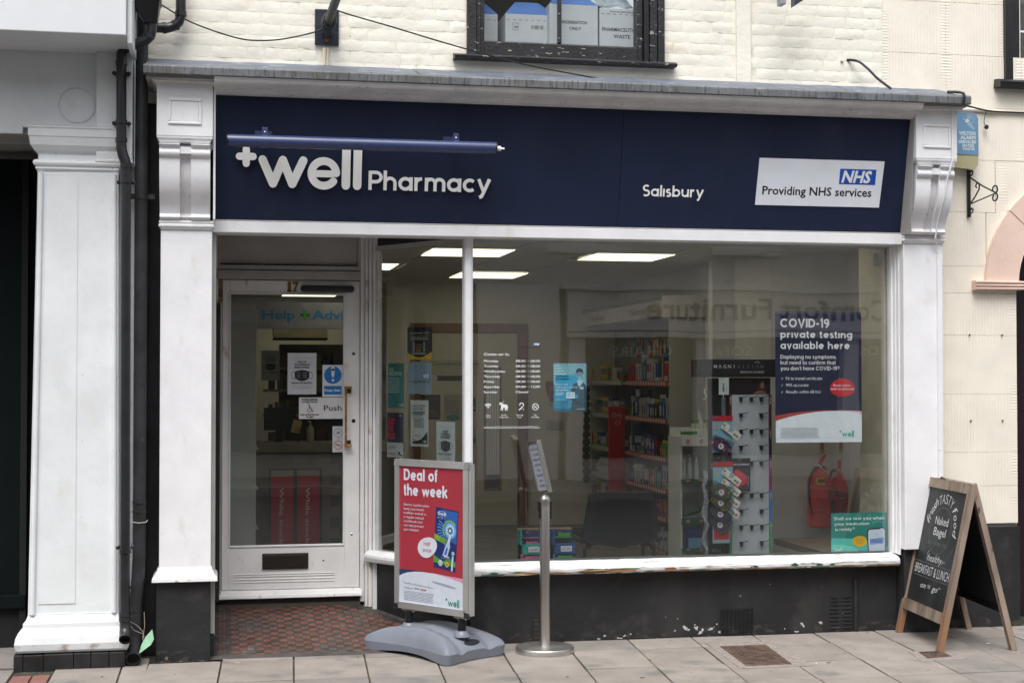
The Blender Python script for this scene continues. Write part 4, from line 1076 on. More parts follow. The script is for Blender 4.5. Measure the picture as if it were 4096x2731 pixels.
for (x0, x1, z0, z1) in ((.073, .832, 2.200, 2.211), (.073, .832, .533, .545), (.073, .083, .545, 2.2), (.822, .832, .545, 2.2)): b.box(x0, x1, DY - .008, DY + .03, z0, z1, door_paint)
b.build('glazing_bead', door, bev=.003)
b = MB(); b.box(.083, .822, DY + .014, DY + .020, .545, 2.2, glass('door_glass', (.84, .86, .85), 2.2, 1.52, .002)); b.build('pane', door)
b = MB(); b.box(.292, .594, DY - .012, DY + .002, .386, .490, pm('#2e2620', .45)); b.box(.300, .586, DY - .016, DY - .010, .396, .480, pm('#241d18', .35)); b.build('letterbox', door, bev=.002)
for z in (.352, .338, .318, .300):
    b = MB(); b.box(.11, .765, DY - .005, DY + .002, z, z + .007, door_paint); b.build('beading', door, bev=.002)
b = MB(); b.box(.10, .108, DY - .004, DY + .001, .262, .36, door_paint); b.box(.767, .775, DY - .004, DY + .001, .262, .36, door_paint); b.build('beading', door)
b = MB(); b.sweep([(DY + .03, .252), (DY - .02, .252), (DY - .055, .222), (DY - .06, .205), (DY - .05, .200), (DY + .03, .200)], -.010, .945, door_paint, nx=20, wob=.001); b.build('weatherboard', door, bev=.002)
b = MB(); b.box(-.012, .962, DY - .03, DY + .1, .135, .165, pm('#4a443e', .8)); b.box(-.012, .962, DY - .022, DY + .1, .165, .200, pm('#2a2623', .7)); b.build('threshold', sf, bev=.002)
b = MB(); b.box(-.010, .014, DY - .12, DY - .01, .20, 2.135, plastic_black); b.box(.016, .024, DY - .04, DY, .20, 2.14, alu); b.build('draught_strip', sf, bev=.002)
b = MB(); b.box(.537, .892, DY - .055, DY, 2.218, 2.262, plastic_black); b.build('door_closer', door, bev=.018, seg=4)
b = MB(); fr = face(0, DY - .001, 0)
text(b, fr, '1', .453, 2.222, .060, gilt, w=.022, bold=.05, lay=9); text(b, fr, '7', .486, 2.222, .060, gilt, w=.040, bold=.04, lay=9); 
rect(b, fr, .449, 2.222, .482, 2.228, gilt, 9); rect(b, fr, .492, 2.222, .512, 2.228, gilt, 9)
b.build('house_number', door)
b = MB(); b.box(.829, .843, DY - .065, DY - .050, 1.19, 1.592, brass); b.box(.829, .875, DY - .062, DY, 1.575, 1.592, brass); b.box(.829, .875, DY - .062, DY, 1.19, 1.206, brass); b.box(.848, .876, DY - .01, DY, 1.545, 1.592, pm('#3a3428', .5)); b.box(.848, .874, DY - .01, DY, 1.19, 1.232, pm('#3a3428', .5)); b.build('handle', door, bev=.002)
for (x, z, r, m) in ((.891, 1.809, .011, pm('#5b5148')), (.892, 1.361, .013, pm('#17181a', .3)), (.882, .606, .009, chrome)):
    b = MB(); b.lathe((x, DY, z), [(r, 0), (r, .003), (r * .5, .005), (r * .45, .003), (0, .002)], m, seg=16, ax=(0, -1, 0))
    b.lathe((x, DY - .006, z), [(r * .3, 0), (r * .25, .0015), (0, .002)], pm('#121212'), seg=8, ax=(0, -1, 0)); b.build('lock', door)
b = MB(); b.lathe((.695, DY, .435), [(.006, 0), (.004, .002), (0, .002)], pm('#1a1a1a'), seg=8, ax=(0, -1, 0)); b.build('screw_hole', door)

# air bricks
def airbrick(x, z, w, h, label, kind):
    t = thing('air_brick', label, 'air vent', (x, 0, z))
    b = MB(); bm_ = mat('dirty_terracotta', (.05, .036, .028), rough=.8, var=.5, ns=20, bump=.002, bs=80)
    dk = dark_void
    if kind == 'holes':
        b.box(x - w / 2, x + w / 2, -.004, .004, z - h / 2, z + h / 2, bm_); b.build('plate', t, bev=.002)
        for i in range(8):
            for j in range(5):
                cx, cz = x - w / 2 + w * (i + .5) / 8, z - h / 2 + h * (j + .5) / 5; b = MB(); b.box(cx - w * .036, cx + w * .036, -.0055, .002, cz - h * .06, cz + h * .06, dk); b.build('vent_hole', t)
    elif kind == 'mesh':
        b.box(x - w / 2, x + w / 2, -.003, .004, z - h / 2, z + h / 2, dk); b.build('plate', t)
        for j in range(17):
            b = MB(); cz = z - h / 2 + h * (j + .5) / 17; b.box(x - w / 2, x + w / 2, -.010, -.003, cz - h * .014, cz + h * .014, blackpaint); b.build('bar', t)
        for i in range(9):
            b = MB(); cx = x - w / 2 + w * (i) / 8; b.box(cx - .002, cx + .002, -.012, -.003, z - h / 2, z + h / 2, blackpaint); b.build('bar', t)
    else:
        for i in range(2):
            for j in range(9):
                b = MB(); cx = x - w / 4 + i * w / 2; cz = z - h / 2 + h * (j + .5) / 9
                pts = chip(cx, cz, w * .19, 1.0, 0); pts = [(px, cz + (pz - cz) * .22 + .002 * math.sin(px * 300)) for px, pz in pts]; b.prism(pts, face(0, -.0008, 0), -.0005, .0006, dk); b.build('slot', t)
                b = MB(); b.box(cx - w * .21, cx + w * .21, -.005, .001, cz + h * .03, cz + h * .055, blackpaint); b.build('ridge', t, bev=.002)
    return t
airbrick(1.999, .072, .115, .14, 'brown air brick with round holes behind the steel post', 'holes')
airbrick(3.275, .068, .215, .205, 'black mesh air brick above the large iron cover', 'mesh')
airbrick(3.985, .115, .175, .225, 'painted-over slotted air brick near the chalkboard', 'slots')
b = MB(); b.tube([(4.035 + .05, -.01, -.01), (4.085, -.01, .335)], .016, blackpaint, seg=10); tag(b.build('capped_pipe', smooth=True), 'short black painted pipe against the wall base beside the chalkboard', 'pipe')
# ------------------------------------------------------------------ the building across the street, seen mirrored in the glass
ob = thing('opposite_building', 'pale furniture shop across the street, seen mirrored in the window', 'building', (6, -14, 0))
opw = mat('opposite_render', (.60, .57, .54), rough=.8, var=.08, ns=2)
opc = mat('opposite_cream', (.82, .77, .75), rough=.6, var=.05)
opd = mat('opposite_dark_glass', (.02, .022, .025), rough=.08)
gtx = mat('opposite_lettering', (.035, .045, .035), rough=.5)
fo = Fr((0, -14.0, 0), (-1, 0, 0), (0, 0, 1))
b = MB(); b.box(-30, 40, -14.6, -14.02, 3.1, 8.0, opw); b.box(-30, 40, -14.6, -14.25, -.2, 3.1, opw); b.build('wall', ob)
b = MB(); b.box(5.4, 16, -14.02, -13.88, 2.38, 3.02, opc); b.box(5.3, 16.1, -14.02, -13.80, 3.02, 3.12, opc); b.box(5.4, 16, -14.1, -13.86, 2.28, 2.36, opc); b.build('fascia', ob)
fo2 = Fr((0, -13.87, 0), (-1, 0, 0), (0, 0, 1))
for t_, x, w_, z, h in (('Comfort Furniture', -10.95, 4.25, 2.55, .33),):
    b = MB(); text(b, fo2, t_, x, z, h, gtx, w=w_, bold=.02, lay=4); b.build('lettering', ob)
b = MB()
b.box(5.5, 15.9, -14.25, -14.2, .35, 2.28, opd); b.build('shop_window', ob)
b = MB(); text(b, Fr((0, -14.19, 0), (-1, 0, 0), (0, 0, 1)), 'BEDS', -11.2, 2.0, .15, opc, w=.7); b.build('window_lettering', ob); b = MB(); text(b, Fr((0, -14.19, 0), (-1, 0, 0), (0, 0, 1)), 'SOFAS', -8.6, 2.0, .15, opc, w=.75); b.build('window_lettering', ob); b = MB()
text(b, Fr((0, -14.19, 0), (-1, 0, 0), (0, 0, 1)), 'CHAIRS', -7.2, 2.0, .15, opc, w=.95); b.build('window_lettering', ob)
for x in (5.45, 7.6, 10.1, 12.6, 15.6):
    b = MB(); b.box(x, x + .28, -14.25, -13.98, 0, 2.3, opc); b.build('pilaster', ob)
for x in (-3.5, -.5, 2.6, 5.2, 7.9, 10.8, 13.6):
    b = MB(); b.box(x, x + 1.1, -14.02, -13.98, 3.75, 5.35, white); o = b.build('window', ob)
    b = MB(); b.box(x + .08, x + .52, -13.985, -13.975, 3.85, 5.25, pm('#7d8488', .1)); b.box(x + .58, x + 1.02, -13.985, -13.975, 3.85, 5.25, pm('#7d8488', .1)); b.build('pane', o)
    b = MB(); b.box(x - .08, x + 1.18, -14.02, -13.90, 3.64, 3.75, opc); b.build('window_sill', o)
b = MB(); b.box(-30, 3.9, -14.1, -13.9, 2.5, 3.1, mat('opposite_navy', (.05, .06, .09), rough=.5)); b.box(-30, 3.9, -14.25, -14.1, .4, 2.5, opd); b.build('left_shops', ob)
b = MB(); b.box(4.0, 5.3, -14.15, -14.0, 0, 3.1, opc); b.build('pier', ob)

# ------------------------------------------------------------------ shop interior
sh = thing('shop_room', 'interior of the pharmacy', None); sh['kind'] = 'structure'
wallm = mat('interior_wall_paint', (.68, .65, .58), rough=.8, var=.04)
wallg = mat('interior_wall_grey', (.66, .655, .65), rough=.8, var=.04)
carpet = mat('interior_floor', (.20, .185, .16), rough=.7, var=.15, ns=4)
ceil_m = mat('ceiling_tile', (.66, .64, .62), rough=.9, var=.04, ns=20)
grid_m = mat('ceiling_grid', (.20, .20, .19), rough=.6)
panel_m = emit('light_panel', (1.0, .90, .66), 1.9)
b = MB(); b.prism([(-.3, .95), (1.03, .95), (1.62, .09), (5.0, .09), (5.0, 12), (-.3, 12)], Fr((0, 0, 0), (1, 0, 0), (0, 1, 0)), .02, .14, carpet); b.build('floor', sh)
b = MB(); b.box(-.3, 5.0, .05, 12, 2.612, 2.64, grid_m); b.build('ceiling', sh)
lights = [(1.555, 1.75), (2.86, 1.98), (.905, 3.3), (2.17, 4.3), (1.55, 4.3), (.73, 8.3), (3.5, 4.3), (.3, 5.9), (.9, 1.2)]
lights = [(1.555, 1.76, .62, .66), (2.86, 1.96, .62, .66), (.87, 3.34, .62, .7), (2.17, 4.27, .62, .72), (.735, 8.0, .62, .66), (1.95, .30, .62, .66), (3.40, .30, .62, .66)]  # last two panels are unseen lights added to brighten the interior
for i in range(-1, 9):
    for j in range(0, 11):
        x0, y0 = -.29 + .62 * i + .605, .10 + .66 * j
        x1, y1 = x0 + .606, y0 + .646
        x0 = max(x0, -.29); x1 = min(x1, 4.99)
        if x1 - x0 < .1: continue
        if any(lx < (x0 + x1) / 2 < lx + lw_ and ly < (y0 + y1) / 2 < ly + ld for lx, ly, lw_, ld in lights): continue
        b = MB(); b.box(x0, x1, y0, y1, 2.602, 2.611, ceil_m); b.build('ceiling_tile', sh)
for i, (x, y, w_, d) in enumerate(lights):
    lab = ['square lit ceiling panel nearest the window, left of the mullion', 'square lit ceiling panel in the middle of the big window', 'lit ceiling panel at the left edge of the slanting pane', 'lit ceiling panel in the second row behind the mullion', 'lit ceiling panel glimpsed through the top of the door', 'unseen ceiling panel added above the opening hours to brighten the shop', 'unseen ceiling panel added above the glasses stand to brighten the shop'][i]
    t = thing('ceiling_light', lab, 'ceiling light', (x + w_ / 2, y + d / 2, 2.6), 'lit panels in the shop ceiling')
    b = MB(); b.box(x, x + w_, y, y + d, 2.597, 2.6012, panel_m); b.build('diffuser', t)
b = MB(); b.box(1.70, 5.0, 5.80, 5.9, .1, 2.62, wallm); b.box(-.4, 1.70, 9.2, 9.3, .1, 2.62, wallm); b.box(1.66, 1.70, 5.8, 9.2, .1, 2.62, wallm); b.box(-.36, -.3, .9, 12, .1, 2.62, wallg); b.box(4.75, 4.85, .05, 6, .1, 2.62, wallg); b.build('wall', sh)
b = MB(); b.box(4.14, 4.75, 1.60, 1.7, .1, 2.62, wallg); b.box(3.93, 4.14, 2.40, 2.5, .1, 2.62, wallg); b.box(4.12, 4.14, 1.60, 2.4, .1, 2.62, wallg); b.box(4.06, 4.75, 2.9, 5.8, .1, 2.62, wallg); b.build('wall_return', sh)
b = MB(); b.box(-.3, .268, 1.60, 4.4, .14, 2.12, wallg); tag(b.build('side_unit', bev=.004), 'plain grey end panel of a tall unit seen through the left of the door glass', 'cabinet')
for k in range(7):
    t = MB(); z = 1.98 - .28 * k; t.add([(.268, 1.595, z), (.285, 1.595, z - .01), (.283, 1.595, z + .012), (.268, 1.60, z + .03)], [(0, 1, 2, 3)], pm('#c9c9c6'));
    o = t.build('shelf_ticket'); tag(o, '%s white shelf ticket poking out beside the grey end panel' % ['topmost', 'second', 'third', 'middle', 'fifth', 'sixth', 'lowest'][k], 'ticket', 'shelf tickets seen through the door')
# window board inside
b = MB(); b.box(1.56, 4.7, .03, .10, .14, .500, wallg); b.build('window_board', sh)
pw = mat('wood_laminate', (.20, .155, .12), rough=.5, var=.1, ns=5, stretch=(1, .2, 1))
b = MB(); b.prism([(3.90, .96), (3.93, .10), (4.74, .10), (4.74, .96)], Fr((0, 0, .46), (1, 0, 0), (0, 1, 0)), 0, .04, pw); tag(b.build('display_shelf', bev=.003), 'brown wood laminate shelf inside the window below the extinguishers', 'shelf')

# consultation room door on the back wall
t = thing('inner_door', 'cream consultation room door with brown frame and narrow glass strip', 'door', (2.5, 5.8, .14))
brn = mat('brown_stained_frame', (.21, .098, .042), rough=.5, var=.12, ns=8)
b = MB(); b.box(1.90, 2.0, 5.755, 5.80, .14, 2.19, brn); b.box(3.0, 3.10, 5.755, 5.80, .14, 2.19, brn); b.box(2.0, 3.0, 5.755, 5.80, 2.095, 2.19, brn); b.build('frame', t, bev=.004)
b = MB(); b.box(2.005, 2.995, 5.77, 5.80, .15, 2.09, mat('inner_door_paint', (.56, .52, .43), rough=.6, var=.03)); b.build('door_leaf', t, bev=.003)
b = MB()
for (x0, x1, z0, z1) in ((2.645, 2.665, .50, 1.75), (2.808, 2.826, .50, 1.75), (2.665, 2.808, .50, .525), (2.665, 2.808, 1.73, 1.75)): b.box(x0, x1, 5.755, 5.772, z0, z1, brn)
b.build('vision_frame', t)
b = MB(); b.box(2.665, 2.808, 5.764, 5.769, .525, 1.73, mat('reflection_strip', (.85, .87, .87), rough=.4, var=.1))  # pale colour stands in for the bright reflection in the glass
for k in range(6): b.box(2.674 + .025 * k, 2.6765 + .025 * k, 5.760, 5.764, .525, 1.73, pm('#1c1b19'))
b.box(2.665, 2.808, 5.759, 5.763, .525, .66, pm('#34302a')); b.build('vision_panel', t)
b = MB(); fr = face(0, 5.768, 0); rect(b, fr, 2.09, 1.66, 2.60, 1.82, pm('#b3ad9c'), 1); text(b, fr, 'Consultation Room', 2.12, 1.765, .038, pm('#24211d'), w=.47, lay=2)
rect(b, fr, 2.17, 1.61, 2.43, 1.66, pm('#17140f'), 2); text(b, fr, 'ENGAGED', 2.34, 1.625, .012, pm('#8d8878'), lay=3); b.build('room_sign', t)
def noticeboard(x0, x1, z0, z1, bgc, label, y=5.79, fn=None, name='notice'):
    t = thing(name, label, 'notice', ((x0 + x1) / 2, y, z0)); b = MB(); b.box(x0, x1, y - .004, y, z0, z1, pm(bgc)); b.build('sheet', t)
    if fn:
        b = MB(); fn(b, face(x0, y - .0045, z0), x1 - x0, z1 - z0); b.build('print', t)
    return t
noticeboard(1.97, 2.20, 1.225, 1.47, '#2b2521', 'dark framed notice reading space, on the inner door', 5.765, lambda b, f, w, h: (rect(b, f, .01, .01, w - .01, h - .01, pm('#3c352e')), text(b, f, 'Are you experiencing', .02, h - .04, .012, pm('#8b8578'), w=w - .04), text(b, f, 'a', w * .55, h * .50, .02, pm('#9a9488')), text(b, f, 'Space', w * .35, h * .30, .028, pm('#9a9488')), bars(b, f, .02, h * .2, w - .04, 2, .02, pm('#6d675c'))))
noticeboard(2.235, 2.42, 1.21, 1.475, '#aaa594', 'pale customer care notice right of the dark framed notice', 5.765, lambda b, f, w, h: (text(b, f, 'Customer Care', .008, h - .03, .014, pm('#24211d'), w=w * .8), bars(b, f, .008, h - .055, w * .85, 11, .014, pm('#76705f')), disc(b, f, w / 2, .03, .07, pm('#2f7d74'), ry=.03)))
noticeboard(2.455, 2.56, 1.30, 1.44, '#26484d', 'small dark teal notice just behind the mullion', 5.765, lambda b, f, w, h: (text(b, f, 'using or', .005, h + .01, .014, pm('#3b372f')), rect(b, f, .01, .02, w - .01, h * .4, pm('#9db3b0'))))
noticeboard(2.47, 2.56, .98, 1.13, '#98a8a4', 'small leaflet with an orange square on the inner door', 5.765, lambda b, f, w, h: (rect(b, f, 0, 0, w, h * .35, pm('#1f6d67')), rect(b, f, .02, h * .5, w - .02, h * .85, pm('#c98a2c'))))
b = MB(); b.box(3.30, 3.465, 5.775, 5.80, 1.12, 1.205, pm('#a6a08e')); b.box(3.345, 3.355, 5.770, 5.775, 1.15, 1.175, pm('#6c675a')); b.box(3.41, 3.42, 5.770, 5.775, 1.15, 1.175, pm('#6c675a')); tag(b.build('wall_socket', bev=.003), 'cream double wall socket to the right of the inner door', 'socket')
t = thing('wall_dispenser', 'red printed leaflet holder hanging on the back wall behind the blue poster', 'sign', (3.33, 5.75, 1.39))
b = MB(); f = face(0, 5.78, 0); b.prism([(3.285, 1.60), (3.50, 1.60), (3.47, 1.46), (3.46, 1.40), (3.33, 1.40), (3.31, 1.46)], f, -.01, .008, pm('#8c1f22')); b.build('holder', t)
b = MB(); f = face(0, 5.771, 0)
for i in range(4):
    for j in range(2): disc(b, f, 3.34 + .03 * i, 1.545 - .03 * j, .012, pm('#c96a63'))
b.build('print', t)
t = thing('hanging_strip', 'dark green strip of round packs hanging at the end of the shelves', 'display strip', (3.72, 5.6, .6))
for k in range(13):
    b = MB(); b.lathe((3.66, 5.55, .62 + .075 * k), [(0, -.02), (.035, -.015), (.042, 0), (.035, .015), (0, .02)], pm('#3a4a22'), seg=10, ax=(0, 1, .1)); b.build('pack', t)

# ------------------------------------------------------------------ right-hand shelving
gon = thing('shelving_unit', 'long white shelving bay with red price strips under a toiletries header', 'shelving', (3.9, 3, .14))
shelf_w = mat('shelf_metal_white', (.42, .40, .38), rough=.5, var=.05)
redp = mat('red_price_strip', (.36, .035, .035), rough=.45, var=.08, ns=30)
greyp = mat('grey_price_strip', (.34, .33, .32), rough=.5)
b = MB(); b.box(4.02, 4.06, 3.0, 5.78, .14, 2.16, mat('shelf_back', (.26, .25, .22), rough=.8)); b.build('back_panel', gon)
b = MB(); b.box(3.745, 4.055, 2.97, 3.0, .14, 2.165, mat('unit_end_panel', (.40, .385, .35), rough=.45, var=.08, ns=2)); b.build('end_panel', gon, bev=.003)
b = MB(); b.box(3.68, 3.71, 2.99, 5.78, 2.165, 2.30, mat('header_board', (.60, .55, .54), rough=.5)); hb = b.build('header', gon)
b = MB(); b.box(3.676, 3.71, 2.99, 5.78, 2.301, 2.335, pm('#66752c')); b.build('green_edge', gon)
b = MB(); b.box(3.68, 4.06, 2.955, 2.985, 2.155, 2.34, mat('header_end', (.62, .58, .56), rough=.5)); b.build('header', gon, bev=.002)
fh = Fr((3.678, 5.78, 2.165), (0, -1, 0), (0, 0, 1))
b = MB(); text(b, fh, 'Footcare', .40, .04, .052, pm('#3b4427'), w=.48); text(b, fh, 'Toiletries', 1.80, .04, .052, pm('#3b4427'), w=.50); rect(b, fh, 1.35, 0, 1.356, .135, pm('#7d756f')); b.build('lettering', hb)
SZ = [1.605, 1.285, .960, .690, .452, .165]
for k, z in enumerate(SZ):
    b = MB(); b.box(3.735, 4.02, 3.0, 5.75, z - .022, z - .006, shelf_w); s_ = b.build('shelf', gon)
    b = MB(); b.box(3.722, 3.734, 3.0, 4.28, z - .035, z + .012, redp)
    for q in range(16): b.box(3.7195, 3.722, 3.04 + .078 * q, 3.04 + .078 * q + .034, z - .026, z + .004, pm('#d8c9c4'))
    b.build('price_strip', s_)
    b = MB(); b.box(3.722, 3.734, 4.45, 5.75, z - .035, z + .012, greyp)
    for q in range(12): b.box(3.7195, 3.722, 4.5 + .1 * q, 4.5 + .1 * q + .05, z - .026, z + .004, pm('#cfcac2'))
    b.build('price_strip', s_)
t = thing('price_sign', 'tall red panel reading Only £1 standing between the shelf bays', 'sign', (3.66, 4.38, .5))
b = MB(); b.box(3.585, 3.735, 4.36, 4.40, .50, 1.37, pm('#b5141e')); b.build('panel', t, bev=.003)
b = MB(); f = face(0, 4.359, 0); text(b, f, 'Only', 3.66, 1.275, .042, pm('#cbbfbd'), w=.105, al='C'); text(b, f, '£1', 3.66, 1.205, .042, pm('#cbbfbd'), w=.05, al='C'); b.build('lettering', t)
t = thing('shelf_notice', 'small framed blue and white notice clipped to the shelf edge', 'notice', (3.70, 3.9, 1.1))
b = MB(); b.box(3.67, 3.80, 3.90, 3.905, 1.03, 1.24, pm('#70707e')); b.box(3.68, 3.79, 3.895, 3.90, 1.04, 1.23, pm('#3c4a5c')); b.box(3.70, 3.77, 3.892, 3.895, 1.06, 1.12, pm('#a9b3bb')); b.build('sheet', t)

# goods on the shelves
def box_proto(w, d, h, c1, c2, style):
    b = MB(); b.box(-d / 2, d / 2, -w / 2, w / 2, 0, h, pm(c1))
    f = Fr((-d / 2, w / 2, 0), (0, -1, 0), (0, 0, 1))
    if style == 0: rect(b, f, w * .08, h * .08, w * .92, h * .35, pm(c2), 1)
    elif style == 1: rect(b, f, w * .12, h * .45, w * .88, h * .8, pm(c2), 1); rect(b, f, w * .2, h * .12, w * .8, h * .2, pm(c2), 1)
    elif style == 2: disc(b, f, w * .5, h * .62, w * .32, pm(c2), 1, seg=12)
    else: rect(b, f, w * .3, h * .1, w * .7, h * .9, pm(c2), 1)
    f2 = Fr((-d / 2, -w / 2, 0), (1, 0, 0), (0, 0, 1)); rect(b, f2, d * .15, h * .3, d * .85, h * .75, pm(c2), 1)
    return b
def bottle(b, r, h, c, cap, capw=.55, ch=.16):
    b.lathe((0, 0, 0), [(0, 0), (r, 0), (r, h * .70), (r * .85, h * .78), (r * .45, h * .84)], pm(c, .3), seg=12)
    b.lathe((0, 0, 0), [(r * capw, h * (1 - ch)), (r * capw, h * .99), (0, h)], pm(cap, .35), seg=10)
    f = Fr((-r * 1.01, r * .5, 0), (0, -1, 0), (0, 0, 1))
    rect(b, f, 0, h * .18, r, h * .55, pm(cap), 1)
nm = {'#a01018': 'red', '#b9b9be': 'white', '#1d4a86': 'blue', '#16161a': 'black', '#2f7a3c': 'green', '#c9b03a': 'yellow', '#2b8a86': 'teal', '#8a2a60': 'magenta', '#5a4a8a': 'purple', '#9a9aa0': 'silver', '#b8745a': 'orange', '#b7a9b4': 'pale pink', '#2a3c66': 'navy'}
kinds_by_shelf = [
    [('c', '#a01018', '#b9b9be'), ('c', '#a01018', '#1d4a86'), ('t', '#1d4a86', '#b9b9be'), ('c', '#b9b9be', '#8a2a60'), ('b', '#2b8a86', '#b9b9be'), ('c', '#1d4a86', '#c9b03a')],
    [('b', '#b9b9be', '#a01018'), ('b', '#16161a', '#9a9aa0'), ('b', '#16161a', '#c9b03a'), ('b', '#9a9aa0', '#16161a'), ('b', '#1d4a86', '#b9b9be')],
    [('b', '#9a9aa0', '#16161a'), ('c', '#16161a', '#a01018'), ('b', '#b9b9be', '#2f7a3c'), ('c', '#5a4a8a', '#b9b9be'), ('b', '#2f7a3c', '#c9b03a')],
    [('c', '#2b8a86', '#b9b9be'), ('b', '#b9b9be', '#2b8a86'), ('b', '#b8745a', '#b9b9be'), ('c', '#b7a9b4', '#1d4a86'), ('b', '#1d4a86', '#b9b9be')],
    [('c', '#8a2a60', '#b7a9b4'), ('c', '#b7a9b4', '#8a2a60'), ('b', '#5a4a8a', '#b9b9be'), ('c', '#b8745a', '#5a4a8a')],
    [('c', '#b9b9be', '#2a3c66'), ('b', '#2f7a3c', '#b9b9be')]]
far_kinds = [('c', '#b9b9be', '#5a4a8a'), ('c', '#5a4a8a', '#b9b9be'), ('c', '#2a3c66', '#b9b9be'), ('c', '#b9b9be', '#c9b03a'), ('c', '#c9b03a', '#1d4a86'), ('c', '#b7a9b4', '#a01018'), ('c', '#a01018', '#2f7a3c'), ('c', '#2f7a3c', '#a01018')]
sname = ['top', 'second', 'third', 'fourth', 'fifth', 'lowest']
protos = {}
rr = random.Random(31)
def goods(kind, c1, c2, x, y, z, h, w, where, grp):
    key = (kind, c1, c2, round(h, 2))
    if key not in protos:
        if kind == 'c': b = box_proto(w, .06, h, c1, c2, rr.randrange(4)); o = b.build('carton', local=True)
        elif kind == 't':
            b = MB(); b.box(-.018, .018, -w * .4, w * .4, h * .3, h, pm(c1)); b.lathe((0, 0, 0), [(.018, 0), (.02, h * .3), (0, h * .3)], pm(c2), seg=10); o = b.build('tube', local=True)
        else:
            b = MB(); bottle(b, w * .45, h, c1, c2, rr.choice([.5, .95]), rr.choice([.14, .25])); o = b.build('bottle', local=True, smooth=True)
        protos[key] = o.data; bpy.data.objects.remove(o)
    n = {'c': 'carton', 't': 'tube', 'b': 'bottle'}[kind]
    o = bpy.data.objects.new(n, protos[key]); COL.objects.link(o); o.location = (x, y, z); o.rotation_euler = (0, 0, rr.uniform(-.1, .1)); ORG[o.name] = Vector((x, y, z))
    tag(o, '%s %s with %s print %s' % (nm[c1], n, nm[c2], where), n, grp)
hs = [.25, .26, .22, .21, .18, .20]
for k, z in enumerate(SZ):
    y = 3.05; ks = kinds_by_shelf[k]
    while y < 4.26:
        kd = rr.choice(ks); n = rr.choice([1, 2, 3]); h = round(hs[k] * rr.choice([.7, .85, 1.0]), 2); w_ = rr.choice([.05, .06, .07])
        for q in range(n):
            if y > 4.26: break
            goods(kd[0], kd[1], kd[2], 3.775 + rr.uniform(0, .02), y, z - .006, h, w_, 'on the %s red-edged shelf, %s' % (sname[k], 'end nearest the window' if y < 3.4 else ('middle' if y < 3.85 else 'end beside the red panel')), 'toiletries on the red-edged shelves')
            y += w_ + rr.uniform(.004, .02)
    if k == 0: pass
    y = 4.5
    while y < 5.7:
        kd = rr.choice(far_kinds); h = round(.17 * rr.choice([.6, .8, 1.0]), 2); w_ = rr.choice([.05, .07])
        for q in range(rr.choice([1, 2, 3])):
            if y > 5.7: break
            goods(kd[0], kd[1], kd[2], 3.78, y, z - .006, h, w_, 'on the %s grey-edged shelf, %s' % (sname[k], 'just beyond the red panel' if y < 4.9 else ('middle' if y < 5.3 else 'farthest end')), 'medicine cartons on the far shelves')
            y += w_ + rr.uniform(.005, .03)
for k in range(11):   # blister cards hanging above the top shelf
    c = rr.choice(['#a01018', '#1d4a86', '#c9b03a', '#2b8a86', '#2a3c66', '#5a4a8a']); y = 3.2 + .11 * k
    b = MB(); b.box(-.004, .004, -.035, .035, -.14, 0, pm(c)); b.box(-.012, -.004, -.02, .02, -.11, -.04, pm('#b9b9be', .2)); o = b.build('blister_card', local=True)
    o.location = (3.80 + .03 * rr.random(), y, 1.98 + rr.uniform(-.02, .05)); ORG[o.name] = o.location.copy(); o.rotation_euler = (0, rr.uniform(-.1, .1), rr.uniform(-.5, .1))
    tag(o, '%s blister card hanging above the top shelf' % nm[c], 'pack', 'packs hanging above the top shelf')

# ------------------------------------------------------------------ dental stand
dst = thing('counter_display', 'white tiered display stand with green edges and hand gel bottles', 'display stand', (3.5, 1.3, .14))
dw = mat('display_white', (.66, .66, .66), rough=.4, var=.03); dg = pm('#1d5a34')
b = MB(); b.box(3.28, 3.292, 1.2, 1.5, .14, 1.22, dw); b.box(3.50, 3.512, 1.2, 1.5, .14, 1.24, dw); b.box(3.29, 3.5, 1.48, 1.5, .14, 1.28, dw); b.build('side_panel', dst)
for z, h_, m in ((1.165, .055, dw), (.895, .022, dg), (.600, .035, dg), (.40, .02, dg)):
    b = MB(); b.box(3.292, 3.50, 1.2, 1.48, z, z + .01, dw); o = b.build('shelf', dst); b = MB(); b.box(3.285, 3.508, 1.19, 1.2, z - .01, z + h_, m); 
    for q in range(2): b.box(3.32 + .10 * q, 3.345 + .10 * q, 1.186, 1.19, z + h_ * .1, z + h_ * .7, pm('#c98a84'))
    b.build('front_lip', o)
b = MB(); b.add([(3.512, 1.2, 1.18), (3.512, 1.5, 1.42), (3.512, 1.5, 1.0), (3.512, 1.2, .9)], [(0, 1, 2, 3)], dw); b.build('wing', dst)
def gel(x, y, z, h, c, cap, lab, grp, r=.022, pump=False):
    t = thing('bottle', lab, 'bottle', (x, y, z), grp); b = MB()
    b.lathe((x, y, z), [(0, 0), (r, 0), (r, h * .72), (r * .5, h * .8)], pm(c, .25), seg=14); b.lathe((x, y, z), [(r * .99, h * .2), (r * 1.02, h * .21), (r * 1.02, h * .55), (r * .99, h * .56)], pm('#c8d2c4'), seg=14); b.build('body', t, smooth=True)
    b = MB(); b.lathe((x, y, z), [(r * .62, h * .8), (r * .62, h * .98), (0, h)], pm(cap), seg=12)
    if pump: b.tube([(x, y, z + h), (x, y, z + h * 1.12), (x - .02, y, z + h * 1.12)], .005, pm(cap), seg=6)
    b.build('cap', t, smooth=True)
for k in range(5): gel(3.315 + .026 * k, 1.27, 1.176, .105, '#4c8a3c', '#d8d8d2', 'short green hand gel bottle on the top tier of the display stand', 'green hand gel bottles on the display stand', r=.013)
